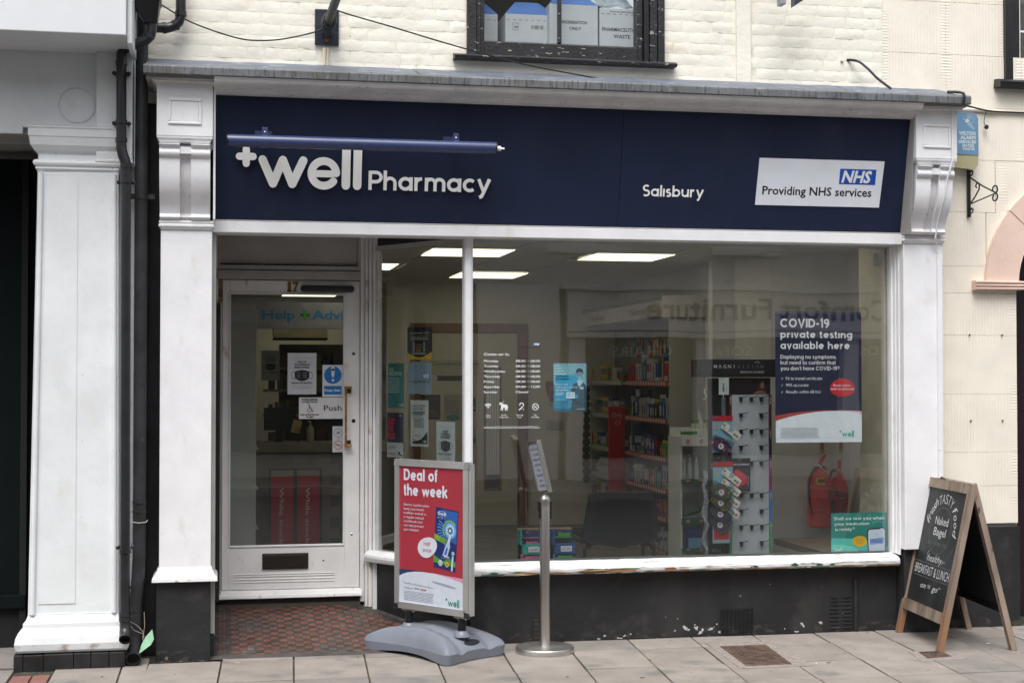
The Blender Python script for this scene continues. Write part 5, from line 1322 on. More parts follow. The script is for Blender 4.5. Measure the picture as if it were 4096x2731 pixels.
for k, x in enumerate((3.42, 3.455, 3.52, 3.55)): gel(x, 1.34 + .03 * (k > 1), 1.19, .155, '#a8b68a', '#1f7a34', 'clear gel bottle with a green cap on the top tier of the display stand', 'clear gel bottles with green caps', r=.017)
for k in range(3): gel(3.335 + .048 * k, 1.30, .905, .16, '#b9c2c8', '#c9c9c4', 'white pump bottle on the middle tier of the display stand', 'white pump bottles on the display stand', r=.018, pump=True)
t = thing('glove_packs', 'green blister packs lying in a clear tray on the lower tier', 'pack', (3.4, 1.3, .63)); b = MB()
for k in range(6): b.obox((3.37 + .018 * k, 1.28, .655 + .006 * k), ((.05, 0, .01), (0, .02, 0), (-.003, 0, .006)), pm('#4f8f3a'))
b.build('pack', t)
b = MB(); b.box(3.34, 3.45, 1.22, 1.26, .41, .56, pm('#1d2f78')); b.box(3.345, 3.445, 1.217, 1.22, .415, .49, pm('#6d9cc4')); tag(b.build('blue_carton'), 'dark blue carton with pale legs printed on it on the bottom tier', 'box')

# ------------------------------------------------------------------ reading glasses stand
gs = thing('glasses_stand', 'black and grey reading glasses display stand with empty hooks', 'display stand', (3.45, .35, .5))
blk = mat('stand_black', (.016, .014, .016), rough=.35, var=.1)
b = MB(); b.box(3.322, 3.628, .325, .46, .46, 1.648, blk); b.build('body', gs)
b = MB(); b.box(3.128, 3.664, .28, .48, 1.652, 1.772, blk); hd = b.build('header', gs, bev=.004)
b = MB(); f = face(0, .279, 0)
for i, c in enumerate('MAGNIVISION'): text(b, f, c if c != 'A' else 'Λ', 3.232 + .0325 * i, 1.712, .022, pm('#d9d4d6' if i < 5 else '#8d8288'), lay=1, bold=.012 if i < 5 else -.005, al='C')
text(b, f, 'READING GLASSES', 3.570, 1.680, .0125, pm('#c9c2c6'), w=.165, al='R', slant=.2, bold=.01)
stroke(b, f, arc(3.522, 1.735, .02, 35, 145, 8), .003, pm('#d9d4d6'), .001, cap=False); b.build('lettering', hd)
b = MB(); b.box(3.352, 3.610, .300, .325, .46, 1.535, mat('peg_board_grey', (.46, .47, .52), rough=.4, var=.05, ns=6)); b.build('peg_board', gs)
b = MB(); b.box(3.332, 3.628, .312, .325, 1.537, 1.648, pm('#241820')); f = face(0, .312, 0)
poly(b, f, [(3.53, 1.538), (3.535, 1.58), (3.55, 1.63), (3.575, 1.64), (3.59, 1.62), (3.60, 1.57), (3.61, 1.538)], pm('#4a2a22')); poly(b, f, [(3.555, 1.585), (3.56, 1.615), (3.572, 1.622), (3.582, 1.61), (3.582, 1.585), (3.57, 1.575)], pm('#9a6a55'), 2); poly(b, f, [(3.50, 1.538), (3.53, 1.56), (3.57, 1.565), (3.60, 1.545), (3.60, 1.538)], pm('#8a6252'), 2)
text(b, f, 'Prescription Quality', 3.36, 1.625, .009, pm('#6a565c'), w=.14); b.build('picture_panel', gs)
cols = [('#5c1620', '+3.50', 1.31, 1.535), ('#35183a', '+3.00', 1.11, 1.31), ('#9c2a72', '+2.50', .896, 1.11), ('#2f78b4', '+2.00', .690, .896), ('#3f9462', '+1.50', .46, .690)]
for side, xa, xb in (('l', 3.334, 3.3505), ('r', 3.6115, 3.630)):
    for (c, s_, z0, z1) in cols:
        b = MB(); b.box(xa, xb, .296, .325, z0 + .001, z1, pm(c)); b.build('power_strip', gs)
        b = MB(); f = Fr(((xa + xb) / 2 + .0045, .2955, z1 - .065), (0, 0, 1), (-1, 0, 0)); text(b, f, s_, 0, 0, .0095, pm('#d8d0d4'), w=.052, bold=.02, lay=1); b.build('lettering', gs)
def hook(x, z, side=1):
    b = MB(); b.prism([(x - .012, z + .005), (x + .012, z + .005), (x + .008, z - .026), (x - .006, z - .026)], face(0, .285, 0), -.012, .004, plastic_black)
    b.tube([(x + .010, .283, z + .002), (x + .030, .280, z + .006), (x + .046, .275, z + .012)], .0028, plastic_black, seg=6); b.box(x - .006, x + .006, .285, .30, z - .01, z + .005, plastic_black)
    return b.build('hook', gs)
for z, n in ((1.516, 3), (1.408, 2), (1.300, 3), (1.194, 2), (1.090, 3), (.878, 3), (.770, 2), (.667, 3), (.559, 2)):
    for x in ((3.412, 3.484, 3.553) if n == 3 else (3.412, 3.553)): hook(x, z)
b = MB(); b.box(3.205, 3.330, .335, .36, .46, 1.645, blk); sp_ = b.build('side_panel', gs)
b = MB(); f = face(0, .334, 0); rect(b, f, 3.21, .95, 3.33, 1.12, pm('#123c22')); text(b, f, '+', 3.26, 1.10, .03, pm('#8a9a90')); text(b, f, 'Den', 3.215, 1.045, .034, pm('#8a9a90'), w=.085); text(b, f, 'rd', 3.24, .675, .03, pm('#8a9a90')); text(b, f, 'th', 3.25, .555, .035, pm('#8a9a90')); text(b, f, 'Whi', 3.22, .49, .025, pm('#8a9a90')); b.build('lettering', sp_)
for z in (1.52, 1.425, 1.31):
    b = MB(); b.tube([(3.215, .30, z + .008), (3.255, .31, z + .002), (3.29, .334, z)], .0035, plastic_black, seg=6); b.build('hook', gs)
t = thing('strength_chart', 'small white chart card with a colour scale above the hanging masks', 'sign', (3.285, .25, 1.55)); b = MB(); b.box(3.250, 3.319, .262, .265, 1.537, 1.650, pm('#c2c4c4')); b.build('card', t)
b = MB(); f = face(0, .262, 0)
text(b, f, 'Strength Chart', 3.258, 1.637, .004, pm('#333333'))
for i, c in enumerate(('#8a2a2a', '#5a2a5a', '#3a5a8a', '#3a8a8a', '#4a8a5a')): rect(b, f, 3.275, 1.555 + .012 * i, 3.288, 1.565 + .012 * i, pm(c))
rect(b, f, 3.302, 1.555, 3.304, 1.615, pm('#222222')); b.build('print', t)
b = MB(); b.tube([(3.140, .20, 1.575), (3.128, .20, 1.568), (3.126, .20, 1.555), (3.138, .20, 1.538), (3.142, .20, 1.52), (3.132, .20, 1.508), (3.12, .20, 1.512)], .003, pm('#c8c8c8', .3), seg=6); tag(b.build('wire_hook', smooth=True), 'white S-shaped wire hook hanging left of the glasses stand', 'hook')
# hanging mask strip
t = thing('clip_strip', 'clear plastic clip strip from which the child mask packs hang', 'display strip', (3.27, .2, .6)); b = MB(); b.box(3.253, 3.279, .218, .220, .57, 1.52, pm('#5c6068', .3)); b.tube([(3.266, .22, 1.56), (3.262, .215, 1.54), (3.266, .217, 1.515)], .002, pm('#cccccc'), seg=5); b.build('strip', t)
clearf = glass('clear_bag', (.80, .82, .84), 2.5)
def mask_pack(z1, lab, face_cols, y, card=True, tilt=0.0, dx=0.0):
    t = thing('mask_pack', lab, 'face mask', (3.25 + dx, y, z1), 'child mask packs on the clip strip'); x = 3.18 + dx
    if card:
        b = MB(); b.box(x + .002, x + .138, y + .004, y + .006, z1 - .24, z1, pm('#7ba3b8')); b.box(x, x + .140, y + .002, y + .004, z1 - .035, z1, pm('#a81f26')); f = face(0, y + .002, 0)
        disc(b, f, x + .03, z1 - .075, .016, pm('#a8978f')); disc(b, f, x + .112, z1 - .075, .013, pm('#b3262c')); rect(b, f, x + .01, z1 - .014, x + .035, z1 - .006, pm('#4a6aa0'), 5); b.build('card', t)
    b = MB(); zc_ = z1 - .195; f = face(0, y - .004, 0)
    sh_ = [(x + .0 - .01, zc_ + .035), (x + .02, zc_ + .055), (x + .06, zc_ + .05), (x + .11, zc_ + .02), (x + .128, zc_ - .015), (x + .10, zc_ - .055), (x + .07, zc_ - .058), (x + .02, zc_ - .02), (x - .012, zc_ + .01)]
    b.prism(sh_, f, -.006, .002, pm(face_cols[0]))
    r5 = random.Random(int(z1 * 1000)); cx, cz = x + .06, zc_
    if len(face_cols) > 2:
        for k in range(60):
            px, pz = r5.uniform(x - .005, x + .122), r5.uniform(zc_ - .055, zc_ + .05)
            if abs((px - cx) * .55 + (pz - cz)) < .032 or ((px - cx) ** 2 + (pz - cz) ** 2) < .0016: disc(b, f, px, pz, .0055, pm(r5.choice(face_cols[1:])), 4 + k % 4, seg=7); disc(b, f, px, pz, .0024, pm('#15151a'), 9, seg=6)
    poly(b, f, arc(x + .055, zc_ - .005, .02, 0, 340, 12), pm('#c9b7c4'), 11); disc(b, f, x + .052, zc_ - .002, .006, pm('#26202a'), 12, seg=8)
    b.build('mask', t)
    b = MB(); q = Fr((x + .052, y - .012, z1 - .075), (.80, 0, -.60), (.60, 0, .80)); b.prism([(0, 0), (.145, 0), (.145, .046), (0, .046)], Fr(q.O, q.U, q.V), 0, .001, pm('#d6d4cf'))
    q = Fr(q.O + q.N * .001, q.U, q.V); poly(b, q, [(.012 + .011 * math.sin(a) ** 3, .028 + .009 * (math.cos(a) - .4 * math.cos(2 * a))) for a in [i * math.pi / 8 for i in range(16)]], pm('#b3262c')); text(b, q, 'ty', .007, .026, .007, pm('#e0dcd8'), lay=2)
    text(b, q, 'BEANY', .05, .030, .012, pm('#2f7aa8'), w=.038, bold=.04); text(b, q, 'BOO', .055, .014, .012, pm('#2f8a8a'), w=.026, bold=.04); text(b, q, 'M', .098, .010, .016, pm('#2f8a4a'), w=.012, bold=.05); text(b, q, 'A', .108, .010, .016, pm('#c98a2a'), w=.010, bold=.05); text(b, q, 'S', .118, .010, .016, pm('#b3262c'), w=.009, bold=.05); text(b, q, 'K', .127, .010, .016, pm('#6a3a8a'), w=.010, bold=.05)
    disc(b, q, .055, .008, .006, pm('#d6c830')); bars(b, q, .008, .014, .03, 3, .004, pm('#8a8a88')); b.build('label_tag', t)
    b = MB(); b.prism([(x - .03, zc_ + .03), (x + .01, zc_ + .075), (x + .15, zc_ + .02), (x + .13, zc_ - .03), (x + .08, zc_ - .08), (x + .0, zc_ - .03)], face(0, y - .008, 0), 0, .0006, clearf); b.build('clear_bag', t)
mask_pack(1.40, 'uppermost child mask pack with a rainbow spotted mask on a red topped card', ['#7a3a7a', '#c9b02a', '#3a78b0', '#b04a8a', '#c96a2a'], .19)
mask_pack(1.10, 'second child mask pack with a rainbow striped mask on a red topped card', ['#357a55', '#b02a4a', '#c9b02a', '#2a9a7a', '#d04a7a'], .185)
mask_pack(1.03, 'third child mask pack with a yellow and green mask, just under the striped one', ['#b0a02a', '#2a8a4a', '#b02a5a', '#2a4a9a'], .195, card=False)
mask_pack(.955, 'upper grey child mask below the colourful ones', ['#5c565a'], .205, card=False)
mask_pack(.885, 'lower grey child mask above the red pack', ['#4c484c'], .212, card=False)
t = thing('mask_pack', 'red and white pack at the foot of the clip strip', 'face mask', (3.25, .2, .57), 'child mask packs on the clip strip'); b = MB(); b.box(3.188, 3.305, .214, .218, .565, .70, pm('#8a9aa8')); b.box(3.195, 3.30, .212, .214, .59, .675, pm('#a81f26')); disc(b, face(0, .212, 0), 3.25, .65, .018, pm('#c8b7b0')); b.build('card', t)
t = thing('mask_pack', 'black face covering pack with a coral coloured mask', 'face mask', (3.38, .24, .9)); b = MB(); b.box(3.313, 3.455, .232, .238, .900, 1.118, pm('#17161b')); b.build('pouch', t, bev=.002)
b = MB(); f = face(0, .232, 0); rect(b, f, 3.322, .915, 3.447, 1.055, pm('#3a3c44')); text(b, f, 'PREMIUM QUALITY', 3.322, 1.092, .005, pm('#8a8a90'), w=.06); text(b, f, 'FACE COVERING', 3.384, 1.072, .011, pm('#d8d6da'), w=.125, al='C', bold=.03)
poly(b, f, [(3.330, .935), (3.332, 1.0), (3.342, 1.035), (3.368, 1.045), (3.42, 1.01), (3.435, .99), (3.432, .955), (3.40, .94), (3.36, .918)], pm('#c8404a'), 2)
r5 = random.Random(3)
for k in range(22): disc(b, f, r5.uniform(3.34, 3.415), r5.uniform(.945, 1.02), .0035, pm('#dd7078'), 3, seg=6)
stroke(b, f, [(3.438, 1.0), (3.444, .97), (3.436, .935)], .002, pm('#d8d6da'), .003); rect(b, f, 3.375, 1.108, 3.395, 1.113, pm('#8a8a90')); b.build('print', t)
# long clear bags at the left edge of the strip
for k, (z, lab) in enumerate(((1.05, 'upper crumpled clear bag hanging edge-on beside the mask packs'), (.86, 'lower crumpled clear bag with a white tag hanging edge-on beside the mask packs'))):
    b = MB(); pts = [(3.128 + .012 * math.sin(i * 2.1 + k), .19, z - .055 * i) for i in range(8)]
    vs = [(x - .012 - .006 * math.sin(i * 1.7), y, zz) for i, (x, y, zz) in enumerate(pts)] + [(x + .016 + .008 * math.cos(i * 2.3), y + .01, zz - .01) for i, (x, y, zz) in enumerate(pts)]
    b.add(vs, [(i, i + 1, i + 9, i + 8) for i in range(7)], mat('crumpled_film_%d' % k, (.22, .22, .25), rough=.2, var=.4, ns=60)); o = b.build('clear_bag'); md = o.modifiers.new('t', 'SOLIDIFY'); md.thickness = .002; tag(o, lab, 'bag')

# ------------------------------------------------------------------ chair inside the window
ch = thing('office_chair', 'dark grey upholstered chair seen from behind inside the window', 'chair', (2.72, 1.0, .14))
cf = mat('charcoal_upholstery', (.018, .018, .022), rough=.9, spec=.15, var=.15, ns=30, bump=.001, bs=200)
def rrect(x0, x1, z0, z1, r, n=6):
    return [(x1 - r + r * math.cos(R(a)), z1 - r + r * math.sin(R(a))) for a in range(0, 91, 90 // n)] + [(x0 + r + r * math.cos(R(a)), z1 - r + r * math.sin(R(a))) for a in range(90, 181, 90 // n)] + \
           [(x0 + r + r * math.cos(R(a)), z0 + r + r * math.sin(R(a))) for a in range(180, 271, 90 // n)] + [(x1 - r + r * math.cos(R(a)), z0 + r + r * math.sin(R(a))) for a in range(270, 361, 90 // n)]
bk = Fr((2.724, .80, 0), (1, 0, .0), (0, .0, 1))
pts = [(-.262, .56), (-.258, .60), (-.222, .80)] + [(-.175 + .05 * math.cos(R(a)), .81 + .045 * math.sin(R(a))) for a in (150, 120, 90)] + [(.195 + .05 * math.cos(R(a)), .81 + .045 * math.sin(R(a))) for a in (90, 60, 25)] + [(.262, .70), (.262, .56), (.25, .535), (.2, .515), (0, .485), (-.2, .515), (-.25, .535)]
b = MB(); b.prism(pts, bk, -.05, 0, cf); b.build('backrest', ch, bev=.018, seg=4)
b = MB(); pts2 = [(p[0] * .80, .66 + (p[1] - .66) * .80) for p in pts]; b.prism(pts2, bk, -.01, .006, mat('backrest_panel', (.012, .012, .015), rough=.9, spec=.15, var=.1)); b.build('back_panel', ch, bev=.006, seg=3)
b = MB(); b.prism(rrect(-.24, .24, 0, .45, .06), Fr((2.724, .86, .50), (1, 0, 0), (0, 1, 0)), 0, .07, cf); b.build('seat', ch, bev=.02, seg=3)
for sx in (-1, 1):
    b = MB(); x = 2.724 + sx * .225; b.tube([(x, .90, .50), (x + sx * .02, .84, .46), (x + sx * .025, .82, .14)], .013, blackgloss, seg=8); b.build('leg', ch, smooth=True)
    b = MB(); b.tube([(x, .86, .56), (x - sx * .02, .86, .50), (x - sx * .03, .92, .48)], .02, blackgloss, seg=8); b.build('bracket', ch, smooth=True)
    b = MB(); b.tube([(x + sx * .04, .82, .52), (x + sx * .05, .84, .54), (x + sx * .055, 1.2, .55), (x + sx * .05, 1.25, .14)], .013, blackgloss, seg=8); b.build('leg', ch, smooth=True)

# ------------------------------------------------------------------ fire extinguishers
exr = mat('extinguisher_red', (.66, .026, .030), rough=.25, var=.06, spec=.6)
def ext(x, y, z0, r, h, label, kind):
    t = thing('fire_extinguisher', label, 'fire extinguisher', (x, y, z0), 'fire extinguishers on the inside wall')
    b = MB(); b.lathe((x, y, z0), [(0, 0), (r * .9, .0), (r, .01), (r, h - r * (1.5 if kind == 2 else .75)), (r * .93, h - r * (1.1 if kind == 2 else .45)), (r * .68, h - r * .25), (r * .36, h), (r * .30, h + .02), (0, h + .02)], exr, seg=28); b.build('body', t, smooth=True)
    b = MB(); b.lathe((x, y, z0 + h + .015), [(r * .24, 0), (r * .26, .02), (r * .2, .035), (0, .04)], chrome, seg=12); b.build('valve', t, smooth=True)
    if kind == 1:
        b = MB(); b.prism([(x - .01, z0 + h + .05), (x + .005, z0 + h + .095), (x + .045, z0 + h + .122), (x + .05, z0 + h + .118), (x + .02, z0 + h + .06), (x + .005, z0 + h + .045)], face(0, y - .01, 0), -.02, .0, exr); b.build('lever', t, bev=.002)
        b = MB(); b.prism([(x + .01, z0 + h + .045), (x + .04, z0 + h + .04), (x + .065, z0 + h + .012), (x + .055, z0 + h + .010), (x + .02, z0 + h + .03)], face(0, y - .01, 0), -.02, .0, exr); b.build('handle', t, bev=.002)
        b = MB(); b.tube([(x - .015, y - .02, z0 + h + .035), (x - .05, y - .04, z0 + h + .03), (x - .09, y - .05, z0 + h - .03), (x - .105, y - .05, z0 + h - .10), (x - .10, y - .05, z0 + h - .22), (x - .085, y - .06, z0 + h - .32)], [.008, .010, .010, .010, .009, .007], plastic_black, seg=8); b.build('hose', t, smooth=True)
        f = face(x, y - r * 1.01, z0); b = MB()
        def cyl(px, pz): return px, pz
        rect(b, f, -.07 * .9, .32, .012, .375, pm('#c9b24a'), 1); text(b, f, 'AM', -.055, .337, .028, pm('#8a1a1c'), w=.062, bold=.06, lay=2)
        for zz in (.30, .27, .24, .20, .19, .18, .15, .14, .10): text(b, f, 'water additive', -.06, zz - .01, .006, pm('#c88a86'), w=.04 + .02 * random.random()) if zz > .22 else rect(b, f, -.06, zz - .01, .01, zz - .004, pm('#b0605c'))
        rect(b, f, .03, .20, .07, .31, pm('#8e1f22'), 1); b.build('label', t)
    else:
        b = MB(); b.box(x - .012, x + .012, y - .02, y, z0 + h + .045, z0 + h + .11, exr); b.build('lever', t, bev=.003)
        b = MB(); b.tube([(x - .005, y - .03, z0 + h + .035), (x - .05, y - .06, z0 + h + .04), (x - .085, y - .07, z0 + h + .035), (x - .10, y - .07, z0 + h - .0), (x - .102, y - .07, z0 + h - .12)], .009, plastic_black, seg=8)
        b.tube([(x - .102, y - .07, z0 + h - .10), (x - .102, y - .07, z0 + h - .12), (x - .100, y - .07, z0 + h - .36)], [.012, .024, .030], plastic_black, seg=12); b.build('hose', t, smooth=True)
        b = MB(); b.tube([(x - .02, y - .05, z0 + h + .04), (x - .055, y - .06, z0 + h + .04)], .012, chrome, seg=10); b.build('valve', t, smooth=True)
        f = face(x, y - r * 1.02, z0); b = MB(); rect(b, f, -.05, .05, .045, .30, pm('#8e1f22'), 1); rect(b, f, -.055, .26, -.035, .31, pm('#15151a'), 2); text(b, f, 'Ultra', -.02, .235, .014, pm('#d8a8a4'), lay=2)
        text(b, f, 'CE', .02, .285, .012, pm('#c88a86'), lay=2)
        for k in range(9): rect(b, f, -.035, .21 - .018 * k, -.035 + .03 + .03 * random.random(), .214 - .018 * k, pm('#b86a66'), 2)
        b.build('label', t)
ext(4.435, 1.42, .53, .090, .415, 'larger foam fire extinguisher with a yellow label and side hose', 1)
ext(4.605, 1.45, .50, .066, .415, 'slimmer fire extinguisher with a black horn, half hidden by the teal poster', 2)
for k, x in enumerate((4.53, 4.685)):
    t = thing('extinguisher_sign', ('left' if k == 0 else 'right') + ' narrow green and red instruction card under the dark poster', 'sign', (x, 1.59, 1.06)); b = MB(); b.box(x - .016, x + .016, 1.592, 1.597, 1.07, 1.20, pm('#b9a66a')); f = face(x - .016, 1.592, 1.07)
    rect(b, f, .004, .08, .028, .125, pm('#3c7a44')); rect(b, f, .004, .03, .028, .075, pm('#a85a44')); b.build('card', t)
t = thing('window_sensor', 'small white alarm sensor box at the top right inside the glass', 'sensor', (4.26, .06, 2.43)); b = MB(); b.box(4.245, 4.285, .04, .08, 2.385, 2.47, pm('#b9b9b6')); b.build('housing', t, bev=.004)

# snood cartons on the window board
for (xa, xb, c0, c1, c2, ct, lab) in ((1.87, 2.012, '#1f8a84', '#b8568a', '#d96aa4', '#1a2c58', 'teal and pink counter box of snoods left of the steel post'), (2.078, 2.222, '#1f4a86', '#2a7ab8', '#5aa83a', '#16305a', 'blue and green counter box of snoods right of the steel post')):
    t = thing('snood_box', lab, 'box', ((xa + xb) / 2, .12, .505), 'snood boxes inside the window'); b = MB(); b.box(xa, xb, .05, .13, .500, .60, pm(c0)); b.box(xa, xa + .01, .05, .17, .5, .69, pm(c0)); b.box(xa, xb, .165, .17, .5, .695, pm('#9a7a58')); b.build('carton', t)
    b = MB(); b.prism([(xa + .012, .52), (xb, .52), (xb, .682), (xa + .012, .690)], face(0, .125, 0), -.004, 0, pm(ct)); b.build('pack', t)
    b = MB(); f = face(xa, .049, 0); W = xb - xa
    rect(b, f, .012, .52 + .0, W, .60, pm(c0), 1); rect(b, f, 0, .501, W, .54, pm(c1), 1); text(b, f, 'SNOOD', W * .56, .508, .022, pm(c2), w=.095, al='C', bold=.05, lay=2); rect(b, f, W * .35, .555, W * .85, .59, pm('#c9cdd0'), 3); text(b, f, '£1.50', W * .60, .565, .014, pm('#2a2a2a'), w=.05, al='C', lay=4, slant=.2)
    f = face(xa, .124, 0); text(b, f, 'SNOOD', W * .62, .645 - (.05 if c2 == '#d96aa4' else 0), .018, pm(c2), w=.080, al='C', bold=.06, lay=8); rect(b, f, W * .2, .605, W * .9, .635, pm('#15151a'), 6); rect(b, f, W * .3, .67, W * .5, .675, pm('#8a7a4a'), 9)
    rect(b, f, W * .2, .636, W * .95, .641, pm(c2), 7); b.build('print', t)

# ------------------------------------------------------------------ through the door: counter, signs
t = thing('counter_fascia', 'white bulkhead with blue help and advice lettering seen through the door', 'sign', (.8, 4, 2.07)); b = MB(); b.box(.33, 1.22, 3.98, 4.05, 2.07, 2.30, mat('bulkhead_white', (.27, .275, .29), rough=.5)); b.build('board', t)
b = MB(); f = face(0, 3.979, 0); text(b, f, 'Help', .375, 2.155, .075, pm('#2a78b0'), w=.285, bold=.02); text(b, f, 'Advice', .805, 2.155, .075, pm('#2a78b0'), w=.42, bold=.02)
stroke(b, f, [(.745 - .03, 2.19), (.745 + .03, 2.19)], .028, pm('#2f6f3a'), .0015); stroke(b, f, [(.745, 2.16), (.745, 2.22)], .028, pm('#4f9a3a'), .0018); b.build('lettering', t)
t = thing('shop_counter', 'grey topped service counter with a tiled front seen through the door', 'counter', (.9, 4, .14)); ct = mat('counter_top', (.20, .185, .16), rough=.5)
b = MB(); b.box(.30, 1.62, 3.98, 4.5, .995, 1.075, ct); b.build('counter_top', t, bev=.004); b = MB(); b.box(.32, 1.6, 4.02, 4.4, .14, .995, mat('counter_grout', (.12, .11, .10), rough=.8)); b.build('front', t); b = MB(); b.box(.845, .905, 4.0, 4.03, .14, .995, ct); b.build('pillar', t)
ctile = mat('counter_tile', (.20, .185, .16), rough=.4, var=.1)
for j in range(9):
    for i in range(8):
        x0 = .325 + .162 * i - (.08 if j % 2 else 0); x1 = x0 + .158; x0 = max(.325, x0); x1 = min(x1, 1.6)
        if x1 - x0 < .03 or x0 > .95: continue
        b = MB(); b.box(x0, x1, 4.010, 4.02, .15 + .093 * j, .15 + .093 * j + .089, ctile); b.build('tile', t)
for k, (xa, xb) in enumerate(((.445, .655), (.668, .878))):
    t = thing('promotion_stand', ('left' if k == 0 else 'right') + ' tall red while stocks last panel in a black frame behind the door', 'sign', ((xa + xb) / 2, 3.85, .14), 'red promotion panels behind the door')
    b = MB(); b.box(xa - .01, xb + .01, 3.86, 3.90, .14, .865, plastic_black); b.build('frame', t, bev=.004); b = MB(); b.box(xa + .008, xb - .012, 3.852, 3.86, .14, .80, pm('#b41626')); b.box(xa + .008, xb - .012, 3.852, 3.86, .80, .848, pm('#8f8678')); b.build('panel', t)
    b = MB(); f = Fr(((xa + xb) / 2 - .02, 3.851, .70), (0, 0, -1), (1, 0, 0)); text(b, f, 'While stocks last', 0, -.005, .034, pm('#ddd2d2'), w=.68, bold=.01); b.build('lettering', t)
t = thing('card_reader', 'beige card payment terminal standing on the counter', 'card terminal', (.67, 3.98, 1.08)); b = MB(); b.obox((.675, 4.0, 1.22), ((.038, 0, -.006), (0, .015, 0), (.012, .0, .055)), pm('#a88f68')); b.build('body', t, bev=.004)
b = MB(); f = Fr((.652, 3.984, 1.175), (1, 0, -.1), (.15, 0, 1))
for i in range(3):
    for j in range(3): rect(b, f, .008 + .018 * i, .002 + .013 * j, .020 + .018 * i, .010 + .013 * j, pm(['#3a6a3a', '#8a3a2a', '#3a3a3a'][j]), 1)
b.build('keypad', t); b = MB(); b.obox((.69, 4.02, 1.12), ((.006, 0, 0), (0, .006, 0), (0, 0, .06)), plastic_black); b.build('stem', t)
t = thing('monitor', 'black computer screen on the counter behind the card terminal', 'monitor', (.48, 4.2, 1.08)); b = MB(); b.box(.40, .68, 4.2, 4.23, 1.18, 1.38, plastic_black); b.build('screen', t, bev=.004); b = MB(); b.box(.50, .56, 4.2, 4.24, 1.075, 1.18, plastic_black); b.build('stand', t)
t = thing('hand_sanitiser', 'clear pump bottle on the counter to the right of the card terminal', 'bottle', (.80, 4.05, 1.075)); b = MB(); b.lathe((.80, 4.08, 1.075), [(0, 0), (.033, 0), (.033, .12), (.015, .15)], pm('#8a8472', .2), seg=14); b.build('body', t, smooth=True); b = MB(); b.tube([(.80, 4.08, 1.225), (.80, 4.08, 1.26), (.775, 4.08, 1.26)], .007, pm('#b0aa98'), seg=6); b.build('pump', t, smooth=True)
t = thing('back_cabinet', 'cream wall cabinet with warm light in its colour, behind the counter', 'cabinet', (.75, 5.5, 1.9)); b = MB(); b.box(.53, 1.05, 5.5, 5.8, 2.03, 2.24, mat('cabinet_cream', (.80, .70, .42), rough=.5)); b.build('carcass', t, bev=.003); b = MB(); b.box(.53, 1.05, 5.49, 5.8, 2.01, 2.03, dark_void); b.build('painted_shadow', t)  # cabinet colour holds warm light; black strip paints the shade beneath
t = thing('dispensary_shelves', 'dark dispensary shelves full of medicine packs behind the counter', 'shelving', (.9, 6.2, .14)); b = MB(); b.box(.62, 1.64, 6.2, 6.5, .14, 1.98, mat('dispensary_back', (.09, .075, .055), rough=.8)); b.build('carcass', t)
for z in (.95, 1.25, 1.5, 1.72): b = MB(); b.box(.45, 1.64, 6.05, 6.2, z, z + .025, mat('dispensary_shelf', (.20, .17, .13), rough=.7)); b.build('shelf', t)
for z in (.975, 1.275, 1.525, 1.745):
    x = .50
    while x < 1.5:
        c = rr.choice(['#6a6458', '#4a5058', '#3a3632', '#5c4a3c', '#2a3c4c', '#6c685c']); w_ = rr.uniform(.03, .09); h = rr.uniform(.07, .17); b = MB(); b.box(x, x + w_, 6.06, 6.14, z, z + h, pm(c)); o = b.build('medicine_carton'); ORG[o.name] = Vector((0, 0, 0))
        nmn = {'#6a6458': 'beige', '#4a5058': 'slate', '#3a3632': 'dark', '#5c4a3c': 'brown', '#2a3c4c': 'blue-black', '#6c685c': 'stone'}[c]
        tag(o, '%s medicine carton on the dispensary shelf at height %s' % (nmn, {.975: 'of the counter', 1.275: 'just above the screen', 1.525: 'of the poster foot', 1.745: 'of the poster head'}[z]), 'box', 'medicine cartons behind the counter'); x += w_ + rr.uniform(.005, .05)
# ------------------------------------------------------------------ notices on and in the glass
def sheet(name, label, fr, w, h, col, fn=None, cat='poster', wave=0.0, th=.0008, rough=.45, group=None, pts=None):
    """fr origin is the sheet's lower left corner; the sheet is a thin solid, a little wavy"""
    t = thing(name, label, cat, tuple(fr.O), group); b = MB(); m = pm(col, rough)
    if pts: b.prism(pts, fr, -th, 0, m)
    else:
        n = 8; vs = []
        for i in range(n + 1):
            for (v, d) in ((0, 0), (h, 0), (h, -th), (0, -th)):
                o_ = wave * math.sin(i * 1.3 + (1.7 if v else 0)); vs.append(fr.p(w * i / n, v + (wave * .6 * math.sin(i * 2.1) if v == 0 else 0), d + o_))
        fs = []
        for i in range(n):
            for k in range(4): fs.append((i * 4 + k, i * 4 + (k + 1) % 4, i * 4 + 4 + (k + 1) % 4, i * 4 + 4 + k))
        fs += [(0, 1, 2, 3), (n * 4, n * 4 + 1, n * 4 + 2, n * 4 + 3)]; b.add(vs, fs, m)
    b.build('sheet', t)
    if fn:
        f2 = Fr(fr.O + fr.N * (wave + .0003), fr.U, fr.V); b = MB(); fn(b, f2, w, h); b.build('print', t)
    return t
